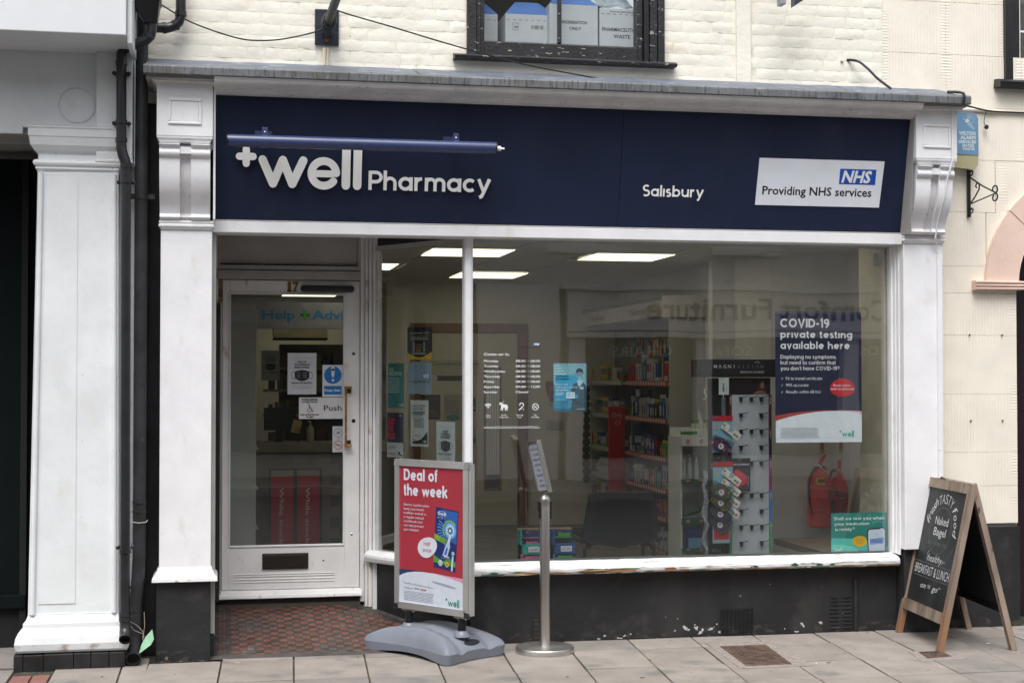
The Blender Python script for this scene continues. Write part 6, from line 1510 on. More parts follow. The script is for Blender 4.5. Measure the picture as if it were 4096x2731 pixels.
def mask_icon(b, f, cx, cy, s, k='#1c1d20', bgc='#c9ccd0', lay=1):
    stroke(b, f, arc(cx - s * .46, cy, s * .15, 60, 300, 8, ry=s * .22), s * .025, pm(k), .0007 * lay, cap=False)
    stroke(b, f, arc(cx + s * .46, cy, s * .15, 120, -120, 8, ry=s * .22), s * .025, pm(k), .0007 * lay, cap=False)
    poly(b, f, [(cx - s * .42, cy + s * .22), (cx - s * .2, cy + s * .28), (cx, cy + s * .32), (cx + s * .2, cy + s * .28), (cx + s * .42, cy + s * .22), (cx + s * .42, cy - s * .14), (cx + s * .25, cy - s * .28), (cx, cy - s * .34), (cx - s * .25, cy - s * .28), (cx - s * .42, cy - s * .14)], pm(k), lay)
    for dy in (.12, -.02, -.14): stroke(b, f, [(cx - s * .3, cy + s * dy), (cx - s * .1, cy + s * (dy + .03))], s * .015, pm(bgc), .0007 * (lay + 1), cap=False); stroke(b, f, [(cx + s * .06, cy + s * (dy + .04)), (cx + s * .28, cy + s * dy)], s * .015, pm(bgc), .0007 * (lay + 1), cap=False)
def face_notice(ink, bgc='#c9ccd0'):
    def fn(b, f, w, h):
        text(b, f, 'FOR YOUR SAFETY AND OURS', w / 2, h * .865, h * .020, pm('#85898e'), w=w * .80, al='C', lay=1)
        text(b, f, 'FACE', w / 2, h * .765, h * .042, pm(ink), w=w * .30, al='C', bold=.03, lay=1)
        text(b, f, 'COVERING', w / 2, h * .70, h * .042, pm(ink), w=w * .55, al='C', bold=.03, lay=1)
        text(b, f, 'REQUIRED', w / 2, h * .635, h * .042, pm(ink), w=w * .52, al='C', bold=.03, lay=1)
        mask_icon(b, f, w / 2, h * .46, w * .60, ink, bgc)
        text(b, f, 'PRIOR TO ENTRY', w / 2, h * .255, h * .040, pm(ink), w=w * .74, al='C', bold=.03, lay=1)
        text(b, f, 'THANK YOU FOR HELPING SLOW', w / 2, h * .18, h * .020, pm('#777b80'), w=w * .80, al='C', lay=1)
        text(b, f, 'THE SPREAD OF COVID-19', w / 2, h * .145, h * .020, pm('#777b80'), w=w * .68, al='C', lay=1)
    return fn
DG = DY + .012
sheet('notice', 'white face covering required notice in the middle of the door glass', face(.455, DG, 1.538), .190, .275, '#c2c5c9', face_notice('#1c1d20', '#c2c5c9'), 'notice', wave=.0012)
sheet('notice', 'dim grey face covering notice hanging inside behind the door glass', face(.29, 1.15, 1.628), .125, .205, '#7e7a72', face_notice('#2c2a28', '#7e7a72'), 'notice', wave=.001)
def keep(b, f, w, h):
    disc(b, f, w / 2, h * .68, w * .42, pm('#1f6fb4'), 1, seg=28); poly(b, f, [(w * .40, h * .88), (w * .60, h * .88), (w * .55, h * .62), (w * .45, h * .62)], pm('#d5d8dc'), 2); disc(b, f, w / 2, h * .52, w * .065, pm('#d5d8dc'), 2)
    disc(b, f, w / 2, h * .88, w * .10, pm('#d5d8dc'), 2); rect(b, f, w * .08, h * .07, w * .92, h * .34, pm('#1f6fb4'), 1); text(b, f, 'Keep clear', w / 2, h * .17, h * .075, pm('#d5d8dc'), w=w * .78, al='C', bold=.03, lay=2)
sheet('door_sticker', 'blue and white keep clear sticker with an exclamation mark', face(.685, DG, 1.522), .139, .212, '#cfd3d8', keep, 'sticker')
def push(b, f, w, h):
    text(b, f, 'POWER ASSISTED', w * .24, h * .86, h * .07, pm('#1a1a1c'), w=w * .36, al='C', bold=.05, lay=1); text(b, f, 'AUTOMATIC DOOR', w * .24, h * .75, h * .07, pm('#1a1a1c'), w=w * .36, al='C', bold=.05, lay=1)
    text(b, f, 'PUSH ACTIVATION PAD', w * .24, h * .16, h * .07, pm('#1a1a1c'), w=w * .42, al='C', bold=.05, lay=1); text(b, f, 'TO OPEN', w * .24, h * .05, h * .07, pm('#1a1a1c'), w=w * .17, al='C', bold=.05, lay=1)
    cx, cy, s = w * .24, h * .48, h * .16; k = pm('#1a1a1c')
    stroke(b, f, arc(cx - s * .1, cy - s * .35, s * .62, 150, 350, 12), s * .16, k, .0007, cap=False); stroke(b, f, [(cx - s * .15, cy + s * .9), (cx - s * .1, cy), (cx + s * .5, cy), (cx + s * .8, cy - s * .8), (cx + s * 1.05, cy - s * .7)], s * .2, k, .0008); stroke(b, f, [(cx - s * .12, cy + s * .5), (cx + s * .35, cy + s * .45)], s * .16, k, .0009); disc(b, f, cx - s * .15, cy + s * 1.12, s * .2, k)
    rect(b, f, w * .499, 0, w * .501, h, pm('#9a9a9c'), 1); text(b, f, 'Push', w * .76, h * .38, h * .25, pm('#1a1a1c'), w=w * .40, al='C', bold=.01, lay=1)
sheet('door_sticker', 'white push sticker with a black wheelchair symbol beside the door handle', face(.530, DG, 1.375), .295, .143, '#cfcfd0', push, 'sticker')
def small2(b, f, w, h):
    k = pm('#49525a'); r_ = pm('#b02a30'); ring = [(w / 2 + w * .38 * math.cos(R(a)), h * .75 + w * .38 * math.sin(R(a))) for a in range(0, 360, 15)]; stroke(b, f, ring, .003, k, .0008, closed=True)
    poly(b, f, [(w * .3, h * .72), (w * .45, h * .80), (w * .7, h * .82), (w * .68, h * .72), (w * .5, h * .68)], pm('#8b9298'), 1)
    for q in range(4): stroke(b, f, [(w * (.35 + .08 * q), h * .72), (w * (.42 + .08 * q), h * .80)], .0015, k, .0015, cap=False)
    ring = [(w / 2 + w * .38 * math.cos(R(a)), h * .28 + w * .38 * math.sin(R(a))) for a in range(0, 360, 15)]; stroke(b, f, ring, .004, r_, .0016, closed=True); rect(b, f, w * .25, h * .265, w * .7, h * .29, pm('#1a1a1c'), 1); stroke(b, f, [(w * .25, h * .36), (w * .75, h * .20)], .004, r_, .002, cap=False); bars(b, f, w * .2, h * .52, w * .6, 1, .004, k); bars(b, f, w * .25, h * .04, w * .5, 1, .004, k)
sheet('door_sticker', 'small sticker of a hand washing ring above a no smoking ring', face(.753, DG, 1.152), .074, .173, '#b9c0c4', small2, 'sticker')
# papers on the slanting pane: su(s) runs back from the mullion
fg = Fr(fa.O + fa.N * -.004, fa.U, fa.V)
def on_pane(s0, s1, z0, z1): return Fr(fg.p(-s0, z0), fg.U, fg.V), s0 - s1, z1 - z0
def care(b, f, w, h):
    y_ = pm('#c9a51c'); wh = pm('#b9bcbf'); n = 14
    poly(b, f, [(0, 0), (w, 0), (w, h * .24)] + [(w * (1 - i / n), h * .24 - h * .17 * math.sin(math.pi * i / n)) for i in range(1, n)] + [(0, h * .22)], y_, 1)
    text(b, f, 'Care for each other', w / 2, h * .79, h * .075, wh, w=w * .84, al='C', bold=.01, lay=2); bars(b, f, w * .1, h * .715, w * .8, 1, .006, y_); bars(b, f, w * .12, h * .655, w * .76, 2, .009, wh)
    for x in (.27, .69): disc(b, f, w * x, h * .53, w * .025, wh, 2, seg=10); poly(b, f, [(w * (x - .04), h * .50), (w * (x + .04), h * .50), (w * (x + .045), h * .36), (w * (x + .025), h * .25), (w * (x - .025), h * .25), (w * (x - .045), h * .36)], wh, 2); poly(b, f, [(w * (x - .022), h * .48), (w * (x + .022), h * .48), (w * (x + .018), h * .30), (w * (x - .018), h * .30)], pm('#23262c'), 3)
    text(b, f, '1 metre', w * .48, h * .445, h * .05, y_, w=w * .22, al='C', lay=2, bold=.02); rect(b, f, w * .33, h * .40, w * .63, h * .406, wh, 2); bars(b, f, w * .38, h * .36, w * .2, 1, .006, y_); bars(b, f, w * .38, h * .30, w * .2, 2, .008, y_); bars(b, f, w * .2, h * .20, w * .6, 2, .009, wh)
f_, w_, h_ = on_pane(.583, .338, 1.766, 1.974); sheet('pane_poster', 'black and yellow poster asking people to care for each other', f_, w_, h_, '#1c1f25', care, wave=.001)
def provs(b, f, w, h):
    nhs_logo(b, f, w * .64, h * .47, w * .93, h * .655, 1, '#1f5a9c'); text(b, f, 'Providing NHS services', w * .07, h * .36, h * .058, pm('#23272c'), w=w * .84, bold=.02, lay=1)
pp = []
for i in range(9): pp.append((.252 * i / 8, .004 * math.sin(i * 2.2)))
pp = [(.008, .0)] + pp[1:] + [(.252, .03), (.247, .10), (.249, .17), (.252, .195), (.20, .203), (.12, .207), (.06, .206), (.03, .200), (.012, .185), (.006, .12), (.003, .05)]
f_, w_, h_ = on_pane(.590, .339, 1.545, 1.75); sheet('notice', 'pale blue crinkled plastic wallet with the health service logo taped to the pane', f_, w_, h_, '#8294a2', provs, 'notice', pts=pp, rough=.25)
def presc(b, f, w, h):
    wh = pm('#b5cfca'); text(b, f, 'YOUR', w * .06, h * .82, h * .075, wh, w=w * .30, bold=.04, lay=1); text(b, f, 'PRESCRIPTION.', w * .06, h * .73, h * .075, wh, w=w * .82, bold=.04, lay=1); bars(b, f, w * .06, h * .66, w * .7, 8, h * .045, wh, th=.005); bars(b, f, w * .4, h * .19, w * .5, 3, h * .04, pm('#2f6f70')); well_logo(b, f, w * .66, h * .045, h * .045, wh, 1)
f_, w_, h_ = on_pane(.785, .617, 1.450, 1.744); sheet('pane_poster', 'teal prescription poster near the inner edge of the slanting pane', f_, w_, h_, '#2c7a78', presc)
def flu(b, f, w, h):
    rd = pm('#c2222c'); rect(b, f, 0, 0, w, h * .33, pm('#b5b8bb'), 1); poly(b, f, [(w * .1, h * .335), (w * .18, h * .335), (w * .11, h * .31)], pm('#20264a'), 2)
    for i, s_ in enumerate(('JUST', 'THE', 'FLU?')): text(b, f, s_, w * .07, h * (.745 - .165 * i), h * .12, rd, w=w * (.43, .30, .43)[i], bold=.06, lay=2)
    nhs_logo(b, f, w * .76, h * .92, w * .92, h * .96, 2); bars(b, f, w * .08, h * .25, w * .5, 3, h * .025, pm('#77797c'), lay=3); bars(b, f, w * .1, h * .085, w * .45, 2, h * .025, pm('#b04048'), lay=3); rect(b, f, w * .70, h * .06, w * .80, h * .13, pm('#1a1a22'), 3); rect(b, f, w * .82, h * .04, w * .93, h * .07, pm('#1a1a22'), 3)
f_, w_, h_ = on_pane(.790, .622, 1.128, 1.420); sheet('pane_poster', 'navy poster reading just the flu in red, under the teal poster', f_, w_, h_, '#1d2344', flu)
def stay(b, f, w, h):
    k = pm('#2c2e31'); text(b, f, 'Staying COVID-19', w * .10, h * .855, h * .045, k, w=w * .78, lay=1, bold=.01); text(b, f, 'secure in 2020', w * .10, h * .79, h * .045, k, w=w * .62, lay=1, bold=.01); bars(b, f, w * .1, h * .74, w * .75, 3, h * .030, k); bars(b, f, w * .1, h * .63, w * .6, 1, h * .02, k)
    bars(b, f, w * .17, h * .59, w * .62, 8, h * .026, pm('#8a8c8e')); bars(b, f, w * .1, h * .32, w * .1, 2, h * .02, k); bars(b, f, w * .1, h * .24, w * .5, 2, h * .02, pm('#8a8c8e'))
    poly(b, f, [(w * .10, h * .065), (w * .10, h * .22), (w * .2, h * .16), (w * .4, h * .12), (w * .5, h * .065)], pm('#8c8f92'), 1); poly(b, f, [(w * .10, h * .06), (w * .96, h * .06), (w * .96, h * .33), (w * .80, h * .24), (w * .62, h * .16), (w * .40, h * .12), (w * .10, h * .10)], pm('#25282c'), 2); well_logo(b, f, w * .66, h * .09, h * .035, pm('#c2c5c8'), 3)
f_, w_, h_ = on_pane(.549, .374, 1.208, 1.505); sheet('notice', 'white covid secure notice with a dark wave at its foot', f_, w_, h_, '#b9bdbd', stay, 'notice', wave=.0012)
f_, w_, h_ = on_pane(.293, .117, 1.09, 1.372); sheet('notice', 'white face covering notice low beside the mullion above the red sign', f_, w_, h_, '#b9bfc4', face_notice('#24262a', '#b9bfc4'), 'notice', wave=.0018)
# main pane
GY = .0075
def covid(b, f, w, h):
    wh = pm('#d5d6dc'); n = 16
    def cur(t): return h * (.172 + .075 * math.sin(math.pi * (.10 + .62 * t) ** .9))
    cu = [(w * i / n, h * (.165 + .075 * (1 - ((i / n - .68) / .68) ** 2))) for i in range(n + 1)]
    poly(b, f, [(0, h * .165)] + cu[1:] + [(w, h * .222), (w, h * .235)] + [(w * i / n, h * (.205 + .041 * (1 - ((i / n - .62) / .62) ** 2))) for i in range(n, -1, -1)], pm('#c2504a'), 1)
    poly(b, f, [(w * .72, h * .247), (w, h * .237), (w, h * .205), (w * .85, h * .235)], pm('#c9a0b8'), 2)
    poly(b, f, [(0, 0), (w, 0)] + [(w, h * .212)] + cu[::-1][1:], pm('#c9d0d8'), 3)
    for s_, x, z, hh, ww in (('COVID-19', .058, .880, .060, .565), ('private testing', .058, .800, .048, .835), ('available here', .058, .715, .050, .805)): geo(b, f, s_, w * x, h * z, h * hh * 1.12, wh, w=w * ww, wt=.27, lay=2)
    for i, (s_, ww) in enumerate((('Displaying no symptoms,', .65), ('but need to confirm that', .64), ("you don't have COVID-19?", .68))): geo(b, f, s_, w * .058, h * (.640 - .044 * i), h * .030, wh, w=w * ww, wt=.23, lay=2)
    for i, (s_, ww) in enumerate((('Fit to travel certificate', .42), ('99% accurate', .26), ('Results within 48 hrs*', .405))): 
        geo(b, f, s_, w * .12, h * (.478 - .051 * i), h * .023, wh, w=w * ww, wt=.17, lay=2); z = h * (.478 - .051 * i); stroke(b, f, [(w * .065, z + h * .010), (w * .072, z + h * .004), (w * .085, z + h * .018)], .0022, wh, .0016, cap=False)
    poly(b, f, [(w * (.775 + .145 * math.cos(a) * (1 - .12 * math.sin(a))), h * (.420 + .070 * math.sin(a))) for a in [i * math.pi / 14 for i in range(28)]], pm('#b3242e'), 2)
    text(b, f, 'Book online', w * .77, h * .428, h * .019, wh, w=w * .20, al='C', lay=3); text(b, f, 'well.co.uk/covid', w * .77, h * .401, h * .019, wh, w=w * .27, al='C', lay=3)
    bars(b, f, w * .058, h * .108, w * .45, 9, h * .009, pm('#9aa0a6'), th=h * .004, lay=4, rag=.04); well_logo(b, f, w * .735, h * .042, h * .030, pm('#2a9080'), 4)
    rect(b, f, 0, h * .988, w, h * .99, pm('#7d8494'), 4); rect(b, f, 0, h * .03, w, h * .0315, pm('#aeb4ba'), 4)
t = sheet('window_poster', 'large navy and white covid private testing poster hanging at the right of the window', face(3.546, GY, 1.229), .596, .849, '#2a2c4a', covid)
def txt_(b, f, w, h):
    wh = pm('#c9dcd8'); poly(b, f, [(0, 0), (w, 0), (w, h * .10), (w * .75, h * .20), (w * .4, h * .34), (0, h * .36)], pm('#4fb0a4'), 1); poly(b, f, [(0, 0), (w * .5, 0), (w * .4, h * .12), (w * .2, h * .18), (0, h * .20)], pm('#6fc2b6'), 2)
    for i, (s_, ww) in enumerate((('Shall we text you when', .90), ('your medication', .62), ('is ready?', .34))): geo(b, f, s_, w * (.045 + .012 * i), h * (.82 - .138 * i), h * .082, wh, w=w * ww, wt=.27, lay=1)
    poly(b, f, [(w * (.50 + .13 * math.cos(a)), h * (.265 + .140 * math.sin(a) * (1 + .1 * math.cos(a)))) for a in [i * math.pi / 12 for i in range(24)]], pm('#c9a324'), 3)
    for i, s_ in enumerate(('Ask about', 'our free text', 'messaging', 'service.')): text(b, f, s_, w * .50, h * (.325 - .04 * i), h * .022, pm('#6a5418'), w=w * (.12, .16, .14, .10)[i], al='C', lay=4)
    poly(b, f, [(w * .65, 0), (w * .97, 0), (w * .965, h * .56), (w * .93, h * .62), (w * .66, h * .58), (w * .63, h * .50)], pm('#23262c'), 3); poly(b, f, [(w * .665, 0), (w * .955, 0), (w * .95, h * .54), (w * .92, h * .595), (w * .67, h * .555), (w * .65, h * .49)], pm('#b9c4d2'), 4); rect(b, f, w * .72, h * .565, w * .86, h * .60, pm('#23262c'), 5)
    poly(b, f, [(w * .68, h * .16), (w * .93, h * .20), (w * .93, h * .36), (w * .68, h * .32)], pm('#7f9bc9'), 5); text(b, f, 'Well', w * .77, h * .44, h * .025, pm('#3a4048'), lay=5); bars(b, f, w * .69, h * .29, w * .21, 3, h * .035, pm('#3f5a90'), lay=6)
    well_logo(b, f, w * .03, h * .02, h * .06, wh, 4)
sheet('window_poster', 'teal text message poster with a phone in the lower right corner of the window', face(3.925, GY, .515), .392, .252, '#2a938a', txt_, wave=.001)
def man(b, f, w, h):
    lt = pm('#8fc9dc'); dk = pm('#3a6478')
    rect(b, f, 0, h * .55, w, h, lt, 1)
    for k in range(6): rect(b, f, w * .0, h * (.66 + .055 * k), w * (.5 - .06 * k), h * (.68 + .055 * k), pm('#b5dbe6'), 2)
    rect(b, f, 0, 0, w * .55, h * .55, pm('#39a0c6'), 1); rect(b, f, w * .05, h * .23, w * .74, h * .76, pm('#2f9cc6'), 2); rect(b, f, w * .55, 0, w, h * .55, pm('#6fb0c6'), 1); rect(b, f, 0, 0, w * .55, h * .06, pm('#2a6c8c'), 3)
    poly(b, f, [(w * .52, .0), (w * .56, h * .20), (w * .53, h * .42), (w * .60, h * .56), (w * .72, h * .62), (w * .88, h * .62), (w * .97, h * .54), (w * 1.0, h * .40), (w * 1.0, 0)], pm('#34505e'), 3)
    poly(b, f, [(w * .70, h * .62), (w * .78, h * .50), (w * .90, h * .62), (w * .86, h * .66), (w * .74, h * .66)], pm('#a5cbd8'), 4)
    pts_ = [(w * (.785 + .088 * math.cos(a)), h * (.745 + .085 * math.sin(a))) for a in [i * math.pi / 9 for i in range(18)]]; poly(b, f, pts_, pm('#76a0b0'), 5)
    poly(b, f, [(w * .69, h * .77), (w * .685, h * .84), (w * .73, h * .895), (w * .82, h * .90), (w * .89, h * .86), (w * .89, h * .77), (w * .865, h * .815), (w * .78, h * .825), (w * .71, h * .81)], pm('#1c303c'), 6)
    for x in (.75, .82): disc(b, f, w * x, h * .76, w * .010, pm('#1c303c'), 7, seg=8); stroke(b, f, [(w * (x - .02), h * .782), (w * (x + .02), h * .782)], .0016, pm('#1c303c'), .005, cap=False)
    stroke(b, f, [(w * .785, h * .76), (w * .79, h * .735), (w * .78, h * .732)], .0012, pm('#4f7484'), .005, cap=False); stroke(b, f, arc(w * .785, h * .715, w * .03, 200, 340, 6), .003, pm('#c9dfe6'), .005, cap=False)
    stroke(b, f, [(w * .72, h * .61), (w * .70, h * .40), (w * .73, h * .28)], .002, pm('#2f8cc0'), .0045, cap=False); stroke(b, f, [(w * .88, h * .60), (w * .78, h * .44), (w * .73, h * .28)], .002, pm('#2f8cc0'), .0045, cap=False); rect(b, f, w * .79, h * .46, w * .91, h * .51, pm('#9ec4d2'), 5); rect(b, f, w * .64, h * .27, w * .74, h * .34, pm('#2f9cc6'), 6)
    stroke(b, f, [(w * .60, h * .45), (w * .62, h * .22), (w * .80, h * .14), (w * .92, h * .12)], .012, pm('#2b434f'), .0036)
    wh = pm('#d2e6ec'); text(b, f, "Don't wait", w * .05, h * .545, h * .033, wh, w=w * .38, bold=.01, lay=8); text(b, f, 'until it gets worse,', w * .05, h * .488, h * .033, wh, w=w * .68, bold=.01, lay=8); text(b, f, 'ask us first.', w * .05, h * .430, h * .033, wh, w=w * .41, bold=.035, lay=8)
    bars(b, f, w * .05, h * .385, w * .28, 3, h * .025, wh, lay=8); rect(b, f, w * .38, h * .27, w * .64, h * .40, wh, 8); text(b, f, 'HELP US', w * .40, h * .352, h * .026, pm('#2f9cc6'), w=w * .22, bold=.04, lay=9); text(b, f, 'HELP YOU', w * .40, h * .308, h * .026, pm('#2f9cc6'), w=w * .22, bold=.04, lay=9); bars(b, f, w * .05, h * .24, w * .33, 1, h * .014, wh, lay=8); text(b, f, 'NHS', w * .83, h * .95, h * .025, pm('#5f93a8'), w=w * .12, lay=3)
    bars(b, f, w * .68, h * .045, w * .26, 1, h * .014, wh, lay=9)
sheet('window_poster', 'bright blue poster of a smiling pharmacist in a dark jumper wearing a lanyard', face(2.073, GY, 1.438), .212, .302, '#6fb6d0', man)
# vinyl opening hours stuck inside the glass
vin = thing('opening_hours', 'white vinyl opening hours and symbols stuck on the glass beside the mullion', 'window lettering', (1.8, .008, 1.35))
vm = pm('#dcdfe0', .5); fq = face(0, -.0004, 0); b = MB()
def vt(s_, x, z, h, w=None, al='L', bold=.016): text(b, fq, s_, x, z, h, vm, w=w, al=al, bold=bold, lay=1)
vt('Come on in.', 1.626, 1.788, .0165, w=.165, bold=.02)
days = ['Monday', 'Tuesday', 'Wednesday', 'Thursday', 'Friday', 'Saturday', 'Sunday']; ww = [.092, .093, .137, .103, .068, .101, .085]
for i, d in enumerate(days):
    z = 1.7475 - .0322 * i; vt(d, 1.626, z, .0135, w=ww[i])
    if i < 5: vt('08:30', 1.828, z, .0135, w=.062); vt('18:00', 1.925, z, .0135, w=.060)
    elif i == 5: vt('09:00', 1.828, z, .0135, w=.064); vt('13:00', 1.927, z, .0135, w=.058)
    else: vt('Closed', 1.828, z, .0135, w=.080)
    if i < 6: rect(b, fq, 1.901, z + .006, 1.916, z + .0078, vm, 1)
b.build('lettering', vin)
b = MB()
for k, r_ in enumerate((.010, .018, .026)): stroke(b, fq, arc(1.653, 1.462, r_, 40, 140, 8), .0048, vm, .001, cap=False)
disc(b, fq, 1.653, 1.463, .0042, vm, 1, seg=10)
# guide dog
poly(b, fq, [(1.722, 1.486), (1.727, 1.494), (1.736, 1.496), (1.742, 1.488), (1.756, 1.484), (1.772, 1.482), (1.778, 1.472), (1.783, 1.458), (1.779, 1.460), (1.775, 1.468), (1.776, 1.452), (1.778, 1.444), (1.772, 1.444), (1.769, 1.456), (1.764, 1.444), (1.759, 1.444), (1.762, 1.460), (1.748, 1.462), (1.747, 1.444), (1.741, 1.444), (1.741, 1.462), (1.737, 1.446), (1.732, 1.446), (1.735, 1.470), (1.733, 1.482), (1.724, 1.482)], vm, 1)
stroke(b, fq, [(1.738, 1.488), (1.752, 1.502)], .0025, vm, .001, cap=False)
stroke(b, fq, arc(1.866, 1.480, .012, -60, 200, 10), .006, vm, .001, cap=False); stroke(b, fq, [(1.872, 1.470), (1.860, 1.456), (1.850, 1.450)], .007, vm, .0012); stroke(b, fq, [(1.838, 1.500), (1.882, 1.446)], .0, vm, .001, cap=False)
text(b, fq, 'T', 1.873, 1.446, .010, vm, bold=.03, lay=1)
stroke(b, fq, [(1.954 + .019 * math.cos(R(a)), 1.468 + .019 * math.sin(R(a))) for a in range(0, 360, 15)], .004, vm, .001, closed=True); rect(b, fq, 1.942, 1.464, 1.960, 1.469, vm, 1); stroke(b, fq, [(1.941, 1.482), (1.967, 1.455)], .0035, vm, .0012, cap=False); stroke(b, fq, [(1.962, 1.470), (1.966, 1.476), (1.960, 1.480)], .002, vm, .001, cap=False)
for s_, x, z, w_ in (('Free', 1.653, 1.413, .023), ('Wi-Fi', 1.653, 1.400, .030), ('Guide', 1.753, 1.413, .036), ('dogs only', 1.753, 1.400, .056), ('Hearing', 1.852, 1.413, .045), ('loop', 1.852, 1.400, .026), ('No', 1.953, 1.413, .017), ('smoking', 1.953, 1.400, .048)): text(b, fq, s_, x, z, .0085, vm, w=w_, al='C', bold=.01, lay=1)
bars(b, fq, 1.626, 1.343, .36, 1, .006, vm, th=.0022, rag=0); bars(b, fq, 1.626, 1.335, .36, 1, .006, vm, th=.0022, rag=0)
b.build('symbols', vin)
b = MB(); nhs_logo(b, fq, 1.942, 1.851, 1.984, 1.869, 1); text(b, fq, 'Providing NHS services', 1.984, 1.836, .0075, pm('#24262a'), w=.125, al='R', lay=1); b.build('logo', vin)

# ------------------------------------------------------------------ deal of the week pavement sign
dv = Vector((.375, -.5, 0)).normalized()
fd = Fr((1.076, -.02, -.0333), dv, (0, 0, 1)); fd.U = fd.U * 1.02; fd.V = fd.V * 1.02      # faces left and forward
ps = thing('pavement_sign', 'freestanding red deal of the week poster sign on a grey wave base', 'pavement sign', (1.28, -.25, 0))
def bar_(x0, x1, z0, z1, m, nm_, d0=-.016, d1=.012, bev=.006):
    b = MB(); b.prism([(x0, z0), (x1, z0), (x1, z1), (x0, z1)], fd, d0, d1, m); return b.build(nm_, ps, bev=bev, seg=3)
Wd, zb, zt = .630, .278, 1.162
bar_(.0, .036, zb + .02, zt - .02, alu, 'frame_bar'); bar_(Wd - .060, Wd - .022, zb + .02, zt - .02, alu, 'frame_bar'); bar_(.02, Wd - .04, zt - .036, zt, alu, 'frame_bar'); bar_(.02, Wd - .04, zb, zb + .036, alu, 'frame_bar')
bar_(Wd - .020, Wd - .004, zb + .008, zt - .008, alu, 'frame_edge', -.026, .006); b = MB(); b.prism([(.004, zb + .004), (Wd - .03, zb + .004), (Wd - .03, zt - .004), (.004, zt - .004)], fd, -.026, -.016, alu); b.build('rear_frame', ps, bev=.004)
for (x, z) in ((.010, zt - .010), (Wd - .036, zt - .010)):
    b = MB(); b.prism([(x - .012, z - .022), (x + .022, z - .022), (x + .022, z + .008), (x + .008, z + .012), (x - .006, z + .008)], fd, -.018, .014, chrome if x > .3 else alu); b.build('corner_cap', ps, bev=.004)
for x in (.010, Wd - .036):
    b = MB(); b.prism([(x - .012, zb - .004), (x + .018, zb - .006), (x + .018, zb + .020), (x - .012, zb + .022)], fd, -.018, .014, plastic_black); b.build('corner_cap', ps, bev=.004)
b = MB(); b.prism([(.03, zb + .03), (Wd - .055, zb + .03), (Wd - .055, zt - .03), (.03, zt - .03)], fd, -.010, .002, mat('poster_red', (.33, .030, .046), rough=.32, var=.04, ns=3)); po_ = b.build('poster', ps)
f = Fr(fd.p(0, 0, .0022), fd.U, fd.V); f.U = f.U * 1.02; f.V = f.V * 1.02; b = MB(); wh = pm('#ccd0dc'); X0, X1 = .036, Wd - .060
n = 16
def wv(t): return .500 + .012 * math.sin(math.pi * min(1, t * 1.5)) - .022 * t * t
poly(b, f, [(X0, .470)] + [(X0 + (X1 - X0) * i / n, .470 + .036 * math.sin(math.pi * (i / n) ** .75 * .80) - .0 * i) for i in range(1, n)] + [(X1, .476), (X1, .482)] + [(X0 + (X1 - X0) * i / n, .508 + .004 * math.sin(i / 4) - .026 * (i / n) ** 2) for i in range(n - 1, -1, -1)], pm('#1f3a5c'), 1)
poly(b, f, [(X0 + .25, .508), (X1, .494), (X1, .468)], pm('#c98aa4'), 2)
poly(b, f, [(X0, zb + .036), (X1, zb + .036), (X1, .466)] + [(X0 + (X1 - X0) * i / n, .468 + .038 * math.sin(math.pi * (i / n) ** .72 * .98)) for i in range(n - 1, 0, -1)] + [(X0, .468)], pm('#c2c9d4'), 3)
geo(b, f, 'Deal of', .071, 1.040, .068, wh, w=.283, wt=.28, lay=2); geo(b, f, 'the week', .071, .950, .068, wh, w=.362, wt=.28, lay=2)
for i, (s_, w_) in enumerate((('Electric toothbrushes', .215), ('keep your mouth', .172), ('healthier overall vs.', .195), ('a regular manual', .170), ('toothbrush and', .158), ('can help prevent', .172), ('gum disease*', .132))): geo(b, f, s_, .070, .888 - .0245 * i, .0145, wh, w=w_, wt=.17, lay=2)
bx = [(.323, .545), (.501, .526), (.526, .878), (.342, .896)]
def q_(u, v):
    return ((1 - u) * ((1 - v) * bx[0][0] + v * bx[3][0]) + u * ((1 - v) * bx[1][0] + v * bx[2][0]), (1 - u) * ((1 - v) * bx[0][1] + v * bx[3][1]) + u * ((1 - v) * bx[1][1] + v * bx[2][1]))
def Qp(l): return [q_(u, v) for u, v in l]
poly(b, f, bx, pm('#1b2c66'), 2); poly(b, f, Qp([(.3, .98), (.98, .98), (.98, .45), (.6, .5)]), pm('#2a5aa0'), 3)
for k in range(9):
    a = R(150 + 12 * k); poly(b, f, Qp([(.66, .66), (.66 + .55 * math.cos(a), .66 + .28 * math.sin(a)), (.66 + .55 * math.cos(a + .08), .66 + .28 * math.sin(a + .08))]), pm('#4f8cc9'), 4)
stroke(b, f, Qp([(.68 + .30 * math.cos(R(a)), .66 + .155 * math.sin(R(a))) for a in range(40, 230, 12)]), .009, pm('#7aa63a'), .0036, cap=False)
poly(b, f, Qp([(.70 + .26 * math.cos(R(a)), .66 + .135 * math.sin(R(a))) for a in range(0, 360, 15)]), pm('#5f9ad0'), 6); poly(b, f, Qp([(.70 + .18 * math.cos(R(a)), .66 + .095 * math.sin(R(a))) for a in range(0, 360, 15)]), pm('#a9c4dc'), 7)
poly(b, f, Qp([(.70 + (.15 if k % 2 else .08) * math.cos(R(22.5 * k)), .66 + (.08 if k % 2 else .045) * math.sin(R(22.5 * k))) for k in range(16)]), pm('#234a6a'), 8); poly(b, f, Qp([(.70 + .05 * math.cos(R(a)), .66 + .027 * math.sin(R(a))) for a in range(0, 360, 30)]), pm('#c9d4de'), 9)
